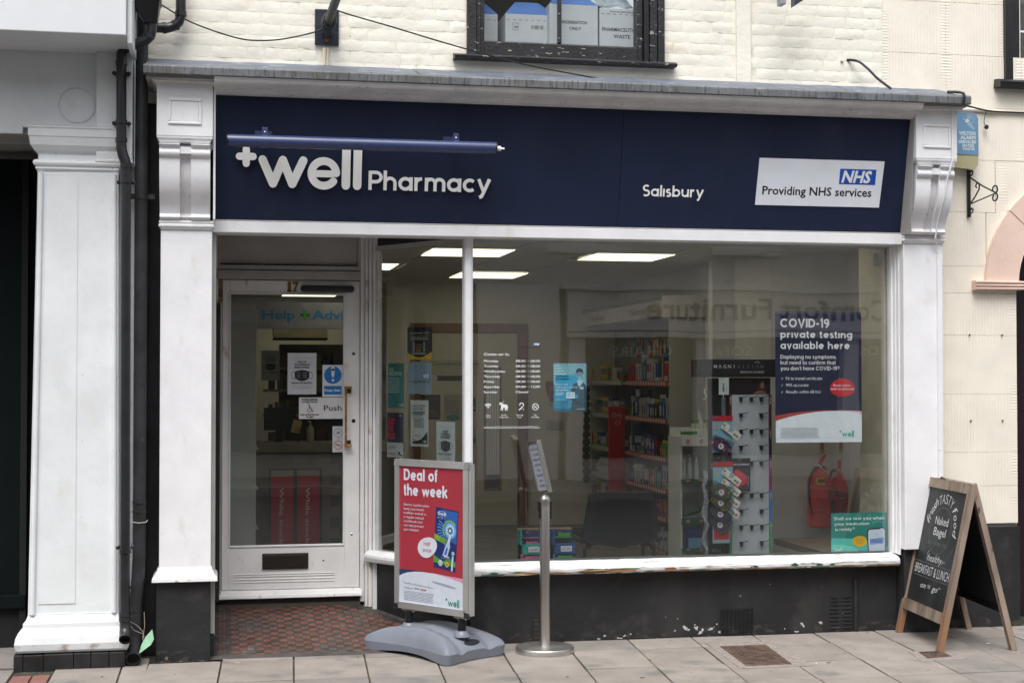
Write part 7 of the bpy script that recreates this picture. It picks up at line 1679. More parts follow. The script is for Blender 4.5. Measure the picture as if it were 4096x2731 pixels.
poly(b, f, Qp([(.56, .42), (.70, .42), (.74, .57), (.66, .57)]), pm('#b5c4d4'), 7); poly(b, f, Qp([(.40, .22), (.62, .22), (.74, .40), (.70, .45), (.56, .45)]), pm('#a5b4cc'), 8); poly(b, f, Qp([(.48, .25), (.58, .25), (.64, .36), (.58, .38)]), pm('#2a5ab0'), 9)
poly(b, f, Qp([(.0, .46), (.50, .42), (.58, .50), (.0, .56)]), pm('#6f9e2c'), 4); poly(b, f, Qp([(0, .08), (1, .08), (1, .16), (.75, .20), (.4, .13), (0, .20)]), pm('#4f8a3c'), 4)
poly(b, f, Qp([(.29 + .20 * math.cos(R(a)), .905 + .05 * math.sin(R(a))) for a in range(0, 360, 20)]), pm('#9db8d8'), 5); poly(b, f, Qp([(.29 + .18 * math.cos(R(a)), .905 + .042 * math.sin(R(a))) for a in range(0, 360, 20)]), pm('#20408c'), 6)
x_, z_ = q_(.13, .885); text(b, f, 'Oral-B', x_, z_, .016, pm('#d2d8e4'), w=.062, bold=.03, lay=8, rot=-.10); x_, z_ = q_(.1, .82); text(b, f, 'PRO 570', x_, z_, .009, pm('#b4c0d8'), w=.048, lay=8, rot=-.10); x_, z_ = q_(.50, .205); text(b, f, 'BONUS', x_, z_, .010, pm('#d2d8e4'), w=.040, bold=.03, lay=10, rot=-.1); x_, z_ = q_(.36, .175); text(b, f, 'BRUSH HEAD', x_, z_, .007, pm('#8a9ab8'), w=.065, lay=10, rot=-.1); x_, z_ = q_(.06, .505); text(b, f, 'CROSS', x_, z_, .006, pm('#c4d4a0'), w=.03, lay=8, rot=-.1)
poly(b, f, Qp([(.32 + .10 * math.cos(R(a)), .095 + .052 * math.sin(R(a))) for a in range(0, 360, 24)]), pm('#b9c9c2'), 6); stroke(b, f, Qp([(.32 + .055 * math.cos(R(a)), .095 + .028 * math.sin(R(a))) for a in range(120, 421, 30)]), .003, pm('#3c7a4a'), .0052, cap=False)
poly(b, f, Qp([(.62 + .09 * math.cos(R(a)), .095 + .046 * math.sin(R(a))) for a in range(0, 360, 24)]), pm('#c9a92c'), 6); stroke(b, f, Qp([(.57, .095), (.67, .095)]), .004, pm('#1b2c66'), .0052, cap=False); stroke(b, f, Qp([(.62, .07), (.62, .12)]), .004, pm('#1b2c66'), .0053, cap=False)
stroke(b, f, Qp([(.86, .02), (.87, .24)]), .013, pm('#b9c6d0'), .0056); poly(b, f, Qp([(.88 + .07 * math.cos(R(a)), .30 + .035 * math.sin(R(a))) for a in range(0, 360, 30)]), pm('#8ab0c4'), 9)
poly(b, f, [(.272 + .080 * math.cos(a) * (1 + .12 * math.sin(a)), .652 + .060 * math.sin(a) + .012 * math.cos(a)) for a in [i * math.pi / 14 for i in range(28)]], pm('#c9ccd6'), 4)
geo(b, f, 'Half', .270, .662, .024, pm('#a8324a'), w=.055, al='C', wt=.17, lay=5); geo(b, f, 'price', .270, .626, .024, pm('#a8324a'), w=.070, al='C', wt=.17, lay=5)
poly(b, f, [(.41 + .10 * math.cos(R(a)), .445 + .007 * math.sin(R(a)) - (.012 * math.cos(R(a)))) for a in range(0, 360, 18)], pm('#8d97a8'), 4)
text(b, f, 'Oral-B Pro 570 CrossAction Electric', .072, .425, .0105, pm('#555c6c'), w=.245, lay=4, rot=-.045); text(b, f, 'Toothbrush', .072, .398, .0105, pm('#555c6c'), w=.078, lay=4, rot=-.03); text(b, f, '£50.00', .162, .398, .0105, pm('#555c6c'), w=.044, lay=4); rect(b, f, .160, .402, .208, .4035, pm('#555c6c'), 5); text(b, f, '£25.00', .216, .395, .0105, pm('#a8243c'), w=.048, bold=.04, lay=4)
bars(b, f, .074, .380, .26, 7, .0085, pm('#8a92a2'), th=.003, lay=4, rag=.1); well_logo(b, f, .422, .327, .028, pm('#2f7f70'), 4)
b.build('print', po_)
# wave-shaped base: long axis runs with the sign board
bc = Vector((1.285, -.20, 0)); bu = Vector((.56, -.83, 0)).normalized(); bw = Vector((-bu.y, bu.x, 0)); 
bw = Vector((.80, .60, 0)).normalized()
NU, NV = 44, 30; LU, LV = .425, .285
def outl(u, v):
    """map unit square to a cushion with scooped sides and round corners"""
    au_, av_ = abs(u), abs(v)
    su = LU * (1 - .15 * (1 - v * v) ** 1.0 * 1.0) ; sv = LV * (1 - .26 * (1 - u * u) ** 1.3)
    ru = u * su; rv = v * sv
    k = 1 - .13 * (au_ ** 5) * (av_ ** 5)
    return ru * k, rv * k
def top(u, v):
    r = max(abs(u), abs(v)); dome = .170 - .062 * u * u - .012 * v * v
    e = (1 - max(0, (r - .60) / .40) ** 2.0)
    z = .060 + (dome - .060) * (e ** .6 if e > 0 else 0)
    groove = .016 * math.exp(-((abs(v) - .42) / .10) ** 2) * (1 if abs(u) > .25 else abs(u) * 4)
    return z - groove
vs = []; fs = []
for i in range(NU + 1):
    for j in range(NV + 1):
        u, v = -1 + 2 * i / NU, -1 + 2 * j / NV
        px, py = outl(u, v); arch = .020 * max(0, 1 - (u / .75) ** 2) ** 1.2 * (abs(v) ** 2)
        z = top(u, v); 
        vs.append(bc + bu * px + bw * py + Vector((0, 0, max(z, .012 + arch))))
n1 = NV + 1
for i in range(NU):
    for j in range(NV): fs.append((i * n1 + j, (i + 1) * n1 + j, (i + 1) * n1 + j + 1, i * n1 + j + 1))
ring = [i * n1 for i in range(NU + 1)] + [NU * n1 + j for j in range(1, NV + 1)] + [i * n1 + NV for i in range(NU - 1, -1, -1)] + [j for j in range(NV - 1, 0, -1)]
m0 = len(vs)
for q in ring:
    i, j = q // n1, q % n1; u, v = -1 + 2 * i / NU, -1 + 2 * j / NV; arch = .022 * max(0, 1 - (u / .8) ** 2) ** 1.2 * (abs(v) ** 3)
    p_ = Vector(vs[q]); vs.append(bc + (p_ - bc) * .975); vs[-1] = Vector((vs[-1].x, vs[-1].y, .001 + arch))
for a in range(len(ring)): fs.append((ring[a], ring[(a + 1) % len(ring)], m0 + (a + 1) % len(ring), m0 + a))
b = MB(); b.add(vs, fs, base_grey); bs_ = b.build('base', ps, smooth=True)
for md_v in (1,):
    ss = bs_.modifiers.new('sub', 'SUBSURF'); ss.levels = 1; ss.render_levels = 1
sp1 = fd.p(.10, 0, -.016); sp2 = fd.p(.535, 0, -.016)
zb1 = .115
for p_ in (sp1, sp2):
    zz = .150
    b = MB(); b.lathe((p_.x, p_.y, zz - .02), [(.052, 0), (.050, .012), (.040, .026), (.036, .034), (.0, .034)], base_grey, seg=20); b.build('spring_boss', ps, smooth=True)
    b = MB()
    for k in range(6): b.lathe((p_.x, p_.y, zz + .012 + .0115 * k), [(.019, 0), (.0255, .0035), (.0255, .0075), (.019, .011)], plastic_black, seg=16)
    b.build('spring', ps, smooth=True)
    b = MB(); b.obox((p_.x, p_.y, .240), (dv * .05, Vector((-dv.y, dv.x, 0)) * .018, (0, 0, .004)), mat('zinc_plate', (.45, .47, .43), rough=.35, metal=.9) if p_ is sp1 else bpy.data.materials['zinc_plate'])
    for s_ in (-1, 1): b.lathe(tuple(p_ + dv * .032 * s_ + Vector((0, 0, .226 - p_.z))), [(0, 0), (.007, .002), (.007, .012), (0, .012)], bpy.data.materials['zinc_plate'], seg=6)
    b.build('spring_plate', ps, bev=.001)
pcap = bc + bu * -.0 + bw * .0
b = MB(); q = bc + bu * .03 + bw * -.03; b.lathe((q.x, q.y, .160), [(.020, 0), (.020, .008), (.017, .011), (.006, .011), (.006, .007), (0, .007)], base_grey, seg=20); b.build('filler_cap', ps, smooth=True)
b = MB(); rg = []
for k in range(16):
    a = 2 * math.pi * k / 16; u_, v_ = .90 + .055 * math.sin(a), .02 + .24 * math.cos(a) * (1 if abs(math.cos(a)) < .9 else .97)
    px, py = outl(u_, v_); rg.append(bc + bu * px + bw * py + Vector((0, 0, top(u_, v_) + .003)))
b.add(rg, [tuple(range(16))[::-1]], pm('#1c2026', .7)); b.build('carry_slot', ps)

# ------------------------------------------------------------------ steel queue post with a tilted sign tray
qp = thing('queue_post', 'brushed steel queue barrier post with a tilted notice tray', 'barrier post', (1.942, -.33, 0))
b = MB(); b.lathe((1.942, -.33, 0), [(0, .0), (.176, .0), (.178, .004), (.178, .028), (.174, .034), (.09, .036), (.0, .037)], steel_disc, seg=64); b.build('base', qp, smooth=True)
b = MB(); b.lathe((1.942, -.33, 0), [(.0315, .034), (.0315, .86), (.031, .862), (0, .862)], stainless, seg=40); b.build('post', qp, smooth=True)
b = MB(); b.lathe((1.942, -.33, 0), [(.031, .858), (.0325, .862), (.0325, .912), (.030, .928), (.020, .940), (0, .943)], stainless, seg=40); b.build('post_head', qp, smooth=True)
for s_ in (-1, 1):
    b = MB(); b.box(1.942 + s_ * .030 - .005, 1.942 + s_ * .036 + .004, -.345, -.310, .80, .905, plastic_black); b.box(1.942 + s_ * .036, 1.942 + s_ * .041, -.342, -.315, .845, .90, plastic_black); b.build('belt_clip', qp, bev=.003)
tb = Vector((1.940, -.33, .955)); tv = Vector((-.066, .03, .315)).normalized(); tu = Vector((.10, -1, 0)).normalized(); tu = (tu - tv * tu.dot(tv)).normalized()
ft = Fr(tb, tu, tv)
if ft.N.x > 0: ft = Fr(tb, -tu, tv)
ftn = ft.N
hw = .108
b = MB(); 
for (x0, x1, z0, z1) in ((-hw, hw, 0, .012), (-hw, hw, .306, .318), (-hw, -hw + .010, .012, .306), (hw - .010, hw, .012, .306)): b.prism([(x0, z0), (x1, z0), (x1, z1), (x0, z1)], ft, -.018, .010, stainless)
b.build('tray_frame', qp, bev=.002); b = MB(); b.prism([(-hw + .01, .012), (hw - .01, .012), (hw - .01, .306), (-hw + .01, .306)], ft, -.011, .001, stainless); b.build('tray_back', qp)
b = MB(); b.prism([(-.095, .016), (.095, .016), (.095, .302), (-.095, .302)], ft, .002, .003, pm('#b9bccb')); nt_ = b.build('notice', qp); b = MB(); f = Fr(ft.p(0, 0, .0032), ft.U, ft.V)
for i, s_ in enumerate(('WE ASK YOU', 'TO QUEUE', 'AT THE END OF THE', 'LINE FOR', 'WELL', 'PHARMACY', 'MANY', 'THANKS')): text(b, f, s_, 0, .262 - .032 * i, .014, pm('#24262c'), w=min(.165, .016 * len(s_)), al='C', lay=1, slant=.15)
b.build('lettering', nt_); b = MB(); b.tube([(1.942, -.33, .935), tuple(tb + ftn * -.008)], .012, chrome, seg=10); b.build('swivel', qp, smooth=True)

# ------------------------------------------------------------------ chalkboard A-frame
ab = thing('a_board', 'wooden A-frame chalkboard advertising breakfast and lunch on the pavement', 'chalkboard', (4.53, -.46, 0))
oldw = mat('weathered_timber', (.24, .185, .145), rough=.75, var=.30, ns=14, stretch=(1, 1, .12), bump=.0012, bs=90, patches=[((.27, .13, .06), 5, .52, .2, (1, 1, .3), None), ((.07, .05, .04), 45, .66, .05, (1, 1, .3), None)])
chalkb = mat('chalkboard_black', (.016, .018, .020), rough=.55, var=.25, ns=4, patches=[((.032, .034, .037), 3, .52, .2, (1, 1, 1), None)])
def afr(p0, p1, t0, t1, flip=False):
    """frame from feet p0,p1 (far, near) and tops t0,t1"""
    p0, p1, t0, t1 = map(Vector, (p0, p1, t0, t1)); U = (p1 - p0).normalized(); V = ((t0 + t1) / 2 - (p0 + p1) / 2); V = (V - U * V.dot(U)); H = V.length
    return Fr(p0, U, V), (p1 - p0).length, H
F0, WA, HA = afr((4.345, -.075, 0), (4.265, -.825, 0), (4.55, -.10, 1.01), (4.49, -.87, 1.0))
if F0.N.x > 0: pass
sg = -1 if F0.N.x > 0 else 1
fw = .045
def fbar(fr, x0, x1, z0, z1, nm_, par, m=oldw, d0=-.018, d1=.016):
    b = MB(); b.prism([(x0, z0), (x1, z0), (x1, z1), (x0, z1)], fr, d0, d1, m); return b.build(nm_, par, bev=.0025)
fbar(F0, 0, fw, 0, HA, 'leg', ab); fbar(F0, WA - fw, WA, 0, HA, 'leg', ab); fbar(F0, fw, WA - fw, HA - .06, HA - .002, 'top_rail', ab); fbar(F0, fw, WA - fw, .165, .230, 'bottom_rail', ab)
bd = fbar(F0, fw - .003, WA - fw + .003, .228, HA - .057, 'board', ab, chalkb, -.006, .002 if sg > 0 else -.002)
O2 = F0.p(0, 0, .003 * sg * -1 * -1) if sg > 0 else F0.p(0, 0, -.007)
fc = F0 if F0.N.x < 0 else None
if fc is None:
    fc = Fr(F0.p(WA, 0, -.0065), -F0.U, F0.V); mir = True
else: fc = Fr(F0.p(0, 0, .0025), F0.U, F0.V); mir = False
ck = mat('chalk_ink', (.62, .62, .63), rough=.9, var=.12, ns=120); ck2 = mat('faint_chalk', (.16, .165, .17), rough=.9, var=.3, ns=100)
b = MB(); cx, cz = WA / 2, .705
circ = [(cx + .172 * math.cos(R(a)), cz + .148 * math.sin(R(a))) for a in range(0, 360, 8)]
stroke(b, fc, circ, .0035, ck2, .0006, closed=True)
def arctext(s_, a0, a1, r, h, w1, slant=0.0, bold=.0, ry=.88, wid=None):
    n_ = len(s_)
    for i, c in enumerate(s_):
        if c == ' ': continue
        a = a0 + (a1 - a0) * (i / max(1, n_ - 1)); px, pz = cx + r * math.cos(R(a)), cz + r * ry * math.sin(R(a)); rot_ = R(a - 90)
        vs_, fs_ = glyphs(c, bold); x0 = min(v[0] for v in vs_); x1 = max(v[0] for v in vs_); sc = h / CAP; wx = (w1 / (x1 - x0)) if w1 and c not in 'Iil' else sc
        out = []
        for (u, v) in vs_:
            X, Y = (u - (x0 + x1) / 2) * wx + slant * v * sc, v * sc
            out.append(fc.p(px + X * math.cos(rot_) - Y * math.sin(rot_), pz + X * math.sin(rot_) + Y * math.cos(rot_), .0012))
        b.add(out, fs_, ck)
arctext('TASTY', 112, 62, .196, .062, .042, bold=-.010); arctext('fresh', 168, 128, .205, .060, .036, slant=.35, bold=.0); arctext('food', 46, 4, .205, .060, .040, slant=.35, bold=.0)
text(b, fc, 'Naked', cx, .742, .050, ck, w=.215, al='C', bold=.004); text(b, fc, 'Bagel', cx, .672, .050, ck, w=.200, al='C', bold=.004); 
for s_, x0_, x1_ in (('N', -.112, -.085), ): pass
text(b, fc, 'BAGELS - POKE BOWLS - SALADS', cx, .610, .022, ck2, w=.315, al='C', bold=.0)
text(b, fc, 'healthy', cx, .505, .046, ck, w=.24, al='C', slant=.45, bold=-.004); stroke(b, fc, [(cx - .115, .50), (cx - .13, .55), (cx - .105, .572)], .003, ck, .0012); stroke(b, fc, [(cx + .125, .505), (cx + .15, .525), (cx + .175, .52)], .003, ck, .0012)
stroke(b, fc, [(.075, .400), (WA - .075, .400), (WA - .075, .488), (.075, .488)], .003, ck2, .0010, closed=True)
text(b, fc, 'BREAKFAST & LUNCH', cx, .415, .058, ck, w=.57, al='C', bold=-.006); text(b, fc, 'on', cx - .10, .330, .036, ck, w=.085, al='C', slant=.45); text(b, fc, 'THE', cx, .338, .022, ck, w=.05, al='C'); text(b, fc, 'go', cx + .10, .330, .036, ck, w=.085, al='C', slant=.45); stroke(b, fc, [(cx + .14, .345), (cx + .165, .365), (cx + .19, .36)], .003, ck, .0012)
bot = .2755
for k, (xx, zz, s1) in enumerate(((.11, .64, 1), (.135, .615, 1), (.17, .585, 1), (WA - .11, .64, -1), (WA - .135, .61, -1), (WA - .17, .58, -1))): stroke(b, fc, [(xx, zz), (xx + s1 * .012, zz - .03), (xx + s1 * .035, zz - .055)], .0025, ck2, .001)
b.build('chalk_lettering', bd)
b = MB(); 
z3 = .268
F2, WB, HB = afr((4.745, -.835, 0), (4.848, -.057, 0), (4.515, -.88, 1.0), (4.575, -.10, 1.01))
fbar(F2, 0, fw, 0, HB - .0, 'leg', ab); fbar(F2, WB - fw, WB, 0, HB, 'leg', ab); fbar(F2, fw, WB - fw, HB - .06, HB - .004, 'top_rail', ab); fbar(F2, fw, WB - fw, .235, .262, 'bottom_rail', ab, blackgloss)
bd2 = fbar(F2, fw - .003, WB - fw + .003, .262, HB - .057, 'board', ab, chalkb, -.004, .003)
fi = Fr(F2.p(0, 0, .0035), F2.U, F2.V) if F2.N.x < 0 else Fr(F2.p(WB, 0, -.0045), -F2.U, F2.V)
b = MB(); gr = mat('faded_board_print', (.085, .085, .09), rough=.6, var=.4, ns=30); gr2 = mat('very_faded_print', (.032, .032, .036), rough=.6, var=.4, ns=30)
text(b, fi, 'WRAPS', WB * .50, .80, .085, gr, w=.46, al='C', bold=.05, lay=1)
for i, s_ in enumerate(('Coffees', 'Salads', 'Jacket potatoes', 'and more', 'Come on in')): text(b, fi, s_, WB * .5, .70 - .085 * i, .035, gr2, al='C', lay=1)
b.build('faded_lettering', bd2)
b = MB(); b.tube([(4.56, -.25, .995), (4.56, -.28, 1.012), (4.555, -.33, 1.0)], .006, pm('#2a2a2a'), seg=6); b.build('hinge', ab)

# ------------------------------------------------------------------ pipes
rwp = mat('black_upvc_pipe', (.020, .020, .023), rough=.30, var=.2, ns=6)
dp = thing('downpipe', 'shiny black plastic downpipe with bracket clips in front of the white pier', 'drainpipe', (-.55, -.33, 0))
seg_ = [(-.385, -.33, 3.70), (-.385, -.33, 3.655), (-.392, -.33, 3.625), (-.415, -.33, 3.600), (-.515, -.33, 3.556), (-.540, -.33, 3.540), (-.553, -.33, 3.515), (-.553, -.33, 3.45)]
b = MB(); b.tube(seg_, .030, rwp, seg=20); b.build('swan_neck', dp, smooth=True)
b = MB(); b.tube([(-.553, -.33, 3.45), (-.551, -.33, 2.99)], .0285, rwp, seg=20); b.build('pipe', dp, smooth=True)
b = MB(); b.tube([(-.551, -.33, 3.0), (-.550, -.33, 2.965), (-.542, -.33, 2.93), (-.528, -.33, 2.895), (-.524, -.33, 2.86), (-.524, -.33, 2.84)], .030, rwp, seg=20); b.build('offset_bend', dp, smooth=True)
b = MB(); b.tube([(-.524, -.33, 2.85), (-.516, -.33, .26)], .0285, rwp, seg=20); b.build('pipe', dp, smooth=True)
for (x, z) in ((-.553, 3.46), (-.553, 3.395), (-.551, 3.12), (-.551, 3.015), (-.524, 2.868), (-.524, 2.78), (-.517, .66), (-.517, .30), (-.517, .272), (-.400, 3.62), (-.508, 3.558)):
    b = MB(); b.tube([(x, -.33, z - .012), (x, -.33, z + .012)], .0335, rwp, seg=20); b.build('collar', dp, smooth=True)
for (x, z) in ((-.553, 3.405), (-.551, 3.115), (-.524, 2.775), (-.517, .68)):
    for s_ in (-1, 1):
        b = MB(); b.lathe((x + s_ * .042, -.305, z), [(.012, 0), (.012, .012), (.006, .016), (0, .016)], rwp, seg=10, ax=(0, -1, 0)); b.box(x + s_ * .03, x + s_ * .045, -.31, -.26, z - .006, z + .006, rwp); b.build('clip', dp)
b = MB(); b.tube([(-.516, -.33, .27), (-.514, -.33, .225), (-.512, -.345, .19), (-.511, -.385, .165)], [.0285, .031, .033, .034], rwp, seg=20, caps=False)
b.lathe((-.511, -.385, .165), [(.034, 0), (.028, .0), (.026, -.03), (.0, -.035)], dark_void, seg=20, ax=(0, -.85, -.5)); b.build('shoe', dp, smooth=True)
hp = thing('hopper', 'black square rainwater hopper at the top of the downpipe', 'hopper', (-.41, -.36, 3.7)); b = MB()
vs = [(-.497, -.44, 3.81), (-.335, -.44, 3.81), (-.335, -.26, 3.81), (-.497, -.26, 3.81), (-.425, -.37, 3.695), (-.352, -.37, 3.695), (-.352, -.30, 3.695), (-.425, -.30, 3.695)]
b.add(vs, [(0, 1, 5, 4), (1, 2, 6, 5), (2, 3, 7, 6), (3, 0, 4, 7), (4, 5, 6, 7)], rwp); b.box(-.502, -.330, -.446, -.25, 3.81, 3.95, rwp); b.build('bowl', hp, bev=.004)
ip = thing('downpipe', 'old black painted iron soil pipe behind the shiny plastic one', 'drainpipe', (-.44, -.18, 0))
b = MB(); b.tube([(-.447, -.17, 4.2), (-.446, -.17, .85), (-.447, -.17, .60), (-.455, -.18, .42), (-.466, -.19, .30), (-.468, -.20, .12)], .0375, cast_iron, seg=20); b.build('pipe', ip, smooth=True)
for z in (2.70, .925, .87, .43, .30, .23):
    b = MB(); xx = -.446 if z > .5 else (-.457 if z > .4 else -.467); b.tube([(xx, -.172 - (.02 if z < .4 else 0), z - .006), (xx, -.172 - (.02 if z < .4 else 0), z + .006)], .0405, cast_iron, seg=20); b.build('collar', ip, smooth=True)
b = MB(); b.box(-.51, -.37, -.15, -.12, 2.70, 2.73, cast_iron); b.build('clip', ip)
b = MB(); b.tube([(-.468, -.20, .15), (-.468, -.215, .085), (-.468, -.26, .05), (-.468, -.31, .035)], [.0375, .039, .040, .041], cast_iron, seg=20, caps=False); b.lathe((-.468, -.31, .037), [(.041, 0), (.035, 0), (.032, -.03), (0, -.035)], dark_void, seg=20, ax=(0, -1, -.25)); b.build('shoe', ip, smooth=True)
bp = thing('downpipe', 'short black bent pipe joining the hopper from the right', 'drainpipe', (-.3, -.1, 3.75)); b = MB(); b.tube([(-.43, -.14, 3.715), (-.30, -.10, 3.728), (-.262, -.10, 3.742), (-.238, -.10, 3.765), (-.226, -.10, 3.80), (-.226, -.10, 4.2)], .030, rwp, seg=20); b.build('pipe', bp, smooth=True)
for (p, q) in (((-.330, -.108, 3.724), (-.312, -.104, 3.727)), ((-.262, -.10, 3.741), (-.252, -.10, 3.75)), ((-.226, -.10, 3.80), (-.226, -.10, 3.83))): b = MB(); b.tube([p, q], .0345, rwp, seg=20); b.build('collar', bp, smooth=True)
tgw = thing('paper_tag', 'pale green paper leaf tied with string to the foot of the iron pipe', 'paper', (-.40, -.26, .1)); b = MB()
b.add([(-.365, -.27, .200), (-.355, -.28, .145), (-.372, -.27, .112), (-.402, -.275, .090), (-.440, -.28, .062), (-.425, -.27, .115), (-.400, -.262, .160)], [(0, 1, 2, 6), (2, 3, 5, 6), (3, 4, 5)], mat('pale_green_paper', lin('#a2d4b0'), rough=.8, var=.05)); o = b.build('leaf', tgw); md = o.modifiers.new('t', 'SOLIDIFY'); md.thickness = .001
b = MB()
for pts in ([(-.505, -.25, .245), (-.47, -.25, .195), (-.43, -.255, .178), (-.415, -.26, .176)], [(-.50, -.25, .25), (-.455, -.25, .225), (-.425, -.255, .195), (-.414, -.26, .178)], [(-.412, -.26, .30), (-.408, -.262, .22), (-.415, -.262, .175), (-.41, -.265, .13)], [(-.415, -.26, .178), (-.42, -.265, .15), (-.412, -.266, .12)]): b.tube(pts, .002, pm('#9c948a', .9), seg=5)
b.build('string', tgw)
b = MB(); b.tube([(-.49, -.215, .815), (-.446, -.223, .808), (-.405, -.215, .812), (-.40, -.17, .82)], .003, pm('#b9b5aa'), seg=5); b.build('string', ip)

# ------------------------------------------------------------------ cables, bracket, alarm box
def cable(name, label, pts, r=.006, m=plastic_black, group=None, sub=6):
    P = [Vector(p) for p in pts]; out = []
    for i in range(len(P) - 1):
        p0, p1, p2, p3 = P[max(i - 1, 0)], P[i], P[i + 1], P[min(i + 2, len(P) - 1)]
        for k in range(sub):
            t = k / sub; out.append(.5 * ((2 * p1) + (-p0 + p2) * t + (2 * p0 - 5 * p1 + 4 * p2 - p3) * t * t + (-p0 + 3 * p1 - 3 * p2 + p3) * t ** 3))
    out.append(P[-1]); b = MB(); b.tube(out, r, m, seg=6); o = b.build(name, smooth=True); return tag(o, label, 'cable', group)
cable('cable', 'slack black cable drooping across the brick from the hopper to the bracket plate', [(-.336, -.1, 3.863), (-.163, -.08, 3.772), (.093, -.06, 3.697), (.247, -.06, 3.685), (.403, -.06, 3.705), (.58, -.06, 3.755), (.645, -.06, 3.80)], .0045)
cable('cable', 'long black cable sagging from the bracket down across the upper window sill', [(.66, -.16, 3.90), (.713, -.16, 3.860), (1.03, -.15, 3.783), (1.405, -.15, 3.687), (1.841, -.15, 3.589), (2.229, -.16, 3.528), (2.45, -.20, 3.488)], .0045)
cable('cable', 'short thick black cable curving from the brick down to the lead above the right pilaster', [(4.05, .0, 3.735), (4.10, -.06, 3.715), (4.15, -.10, 3.66), (4.20, -.13, 3.595), (4.28, -.17, 3.52)], .009)
cable('cable', 'thin black cable running right along the stucco below the window', [(4.655, -.30, 3.395), (4.80, -.12, 3.445), (5.04, -.03, 3.428), (5.30, -.02, 3.425), (5.8, -.02, 3.42)], .006)
cable('cable', 'black plug dangling on a thin wire from the stucco cable', [(5.025, -.03, 3.428), (5.008, -.03, 3.36), (5.016, -.03, 3.325)], .0025)
b = MB(); b.lathe((5.022, -.035, 3.318), [(0, -.014), (.014, -.01), (.016, .004), (.008, .014), (0, .014)], plastic_black, seg=10, ax=(.6, 0, -.4)); tag(b.build('cable_plug', smooth=True), 'small black round plug at the end of the dangling wire', 'plug')
cable('conduit', 'cream painted conduit running along the stucco behind the black cable', [(4.66, -.01, 3.42), (4.9, -.012, 3.435), (5.2, -.012, 3.425), (5.8, -.012, 3.42)], .009, stucco)
cable('cable', 'white painted cable clipped down the face of the right console', [(4.600, -.42, 3.372), (4.594, -.392, 3.33), (4.592, -.388, 3.05), (4.590, -.385, 3.02), (4.575, -.372, 2.955), (4.567, -.356, 2.90), (4.560, -.335, 2.80), (4.555, -.30, 2.735), (4.553, -.255, 2.65), (4.553, -.235, 2.58), (4.552, -.225, 2.545), (4.585, -.19, 2.50), (4.600, -.185, 2.43)], .0055, white)
cable('cable', 'black cable loop hooked over the lead edge above the right console', [(4.61, -.30, 3.488), (4.612, -.46, 3.455), (4.612, -.508, 3.425), (4.606, -.50, 3.37)], .010)
for z in (3.30, 3.06, 2.93, 2.76, 2.55): 
    pass
cd = thing('cable_cover', 'white plastic trunking down the right pilaster', 'trunking', (4.6, -.2, .6)); b = MB(); b.box(4.588, 4.620, -.186, -.163, .62, 2.44, white); b.build('trunking', cd, bev=.003)
br = thing('sign_bracket', 'navy bracket plate with a projecting black pole wrapped in cable', 'bracket', (.645, 0, 3.79)); b = MB(); b.box(.573, .719, -.024, -.010, 3.682, 3.902, mat('navy_plate', (.010, .014, .028), rough=.4, var=.2, bump=.0008, bs=40)); b.build('plate', br, bev=.002)
b = MB(); b.tube([(.645, -.02, 3.745), (.646, -.10, 3.80), (.652, -.9, 3.80)], [.026, .026, .026], cast_iron, seg=16); b.build('pole', br, smooth=True); b = MB(); b.box(.632, .660, -.030, -.022, 3.70, 3.79, mat('rusty_strap', (.13, .055, .025), rough=.8, var=.4, ns=30)); b.build('rusty_strap', br, bev=.002)
b = MB(); pts = []
for k in range(60): a = k * .6; pts.append((.648 + .038 * math.cos(a) + .006 * math.sin(k), -.09 - .10 * k / 60, 3.80 + .040 * math.sin(a)))
b.tube(pts, .0042, plastic_black, seg=6); b.build('wrapped_cable', br, smooth=True); b = MB(); b.tube([(.690, -.12, 3.83), (.70, -.11, 3.79), (.704, -.10, 3.765)], .004, plastic_black, seg=6); b.lathe((.705, -.10, 3.752), [(0, 0), (.009, .004), (.007, .018), (0, .02)], plastic_black, seg=8); b.build('tail', br)
for (x, z) in ((.588, 3.695), (.704, 3.695), (.588, 3.888), (.704, 3.888)): b = MB(); b.lathe((x, -.024, z), [(.006, 0), (.005, .003), (0, .003)], plastic_black, seg=8, ax=(0, -1, 0)); b.build('screw', br)
al = thing('alarm_box', 'blue and cream burglar alarm box with a bee drawn on it on the stucco wall', 'alarm box', (4.85, -.03, 3.2))
apts = [(4.735, 3.055), (4.90, 3.040), (4.928, 3.065), (4.930, 3.36), (4.915, 3.392), (4.735, 3.405)]
ablue = mat('alarm_blue', (.13, .245, .37), rough=.35, var=.05)
b = MB(); b.prism([(4.735, 3.128), (4.931, 3.125), (4.930, 3.36), (4.918, 3.385), (4.735, 3.400)], face(0, -.085, 0), -.10, 0, ablue); ao = b.build('cover', al, bev=.006, seg=3)
b = MB(); b.prism([(4.735, 3.040), (4.905, 3.030), (4.928, 3.055), (4.930, 3.124), (4.735, 3.127)], face(0, -.083, 0), -.10, 0, pm('#a39c7c')); b.build('lower_cover', al, bev=.006)
b = MB(); f = face(0, -.0855, 0); wh = pm('#b9c6cc')
for s_, z, h, w_, x in (('WILTON', 3.252, .022, .118, 4.915), ('ALARM', 3.223, .022, .110, 4.915), ('SERVICES', 3.197, .018, .125, 4.918), ('(01722)', 3.173, .018, .085, 4.905), ('744744', 3.150, .016, .085, 4.908)): text(b, f, s_, x, z, h, wh, w=w_, al='R', bold=.05, lay=1)
disc(b, f, 4.855, 3.345, .013, wh, 1, seg=12); stroke(b, f, arc(4.885, 3.352, .017, 0, 340, 12, ry=.022), .002, wh, .001, cap=False); stroke(b, f, arc(4.868, 3.365, .012, 0, 340, 10, ry=.018), .002, wh, .001, cap=False)
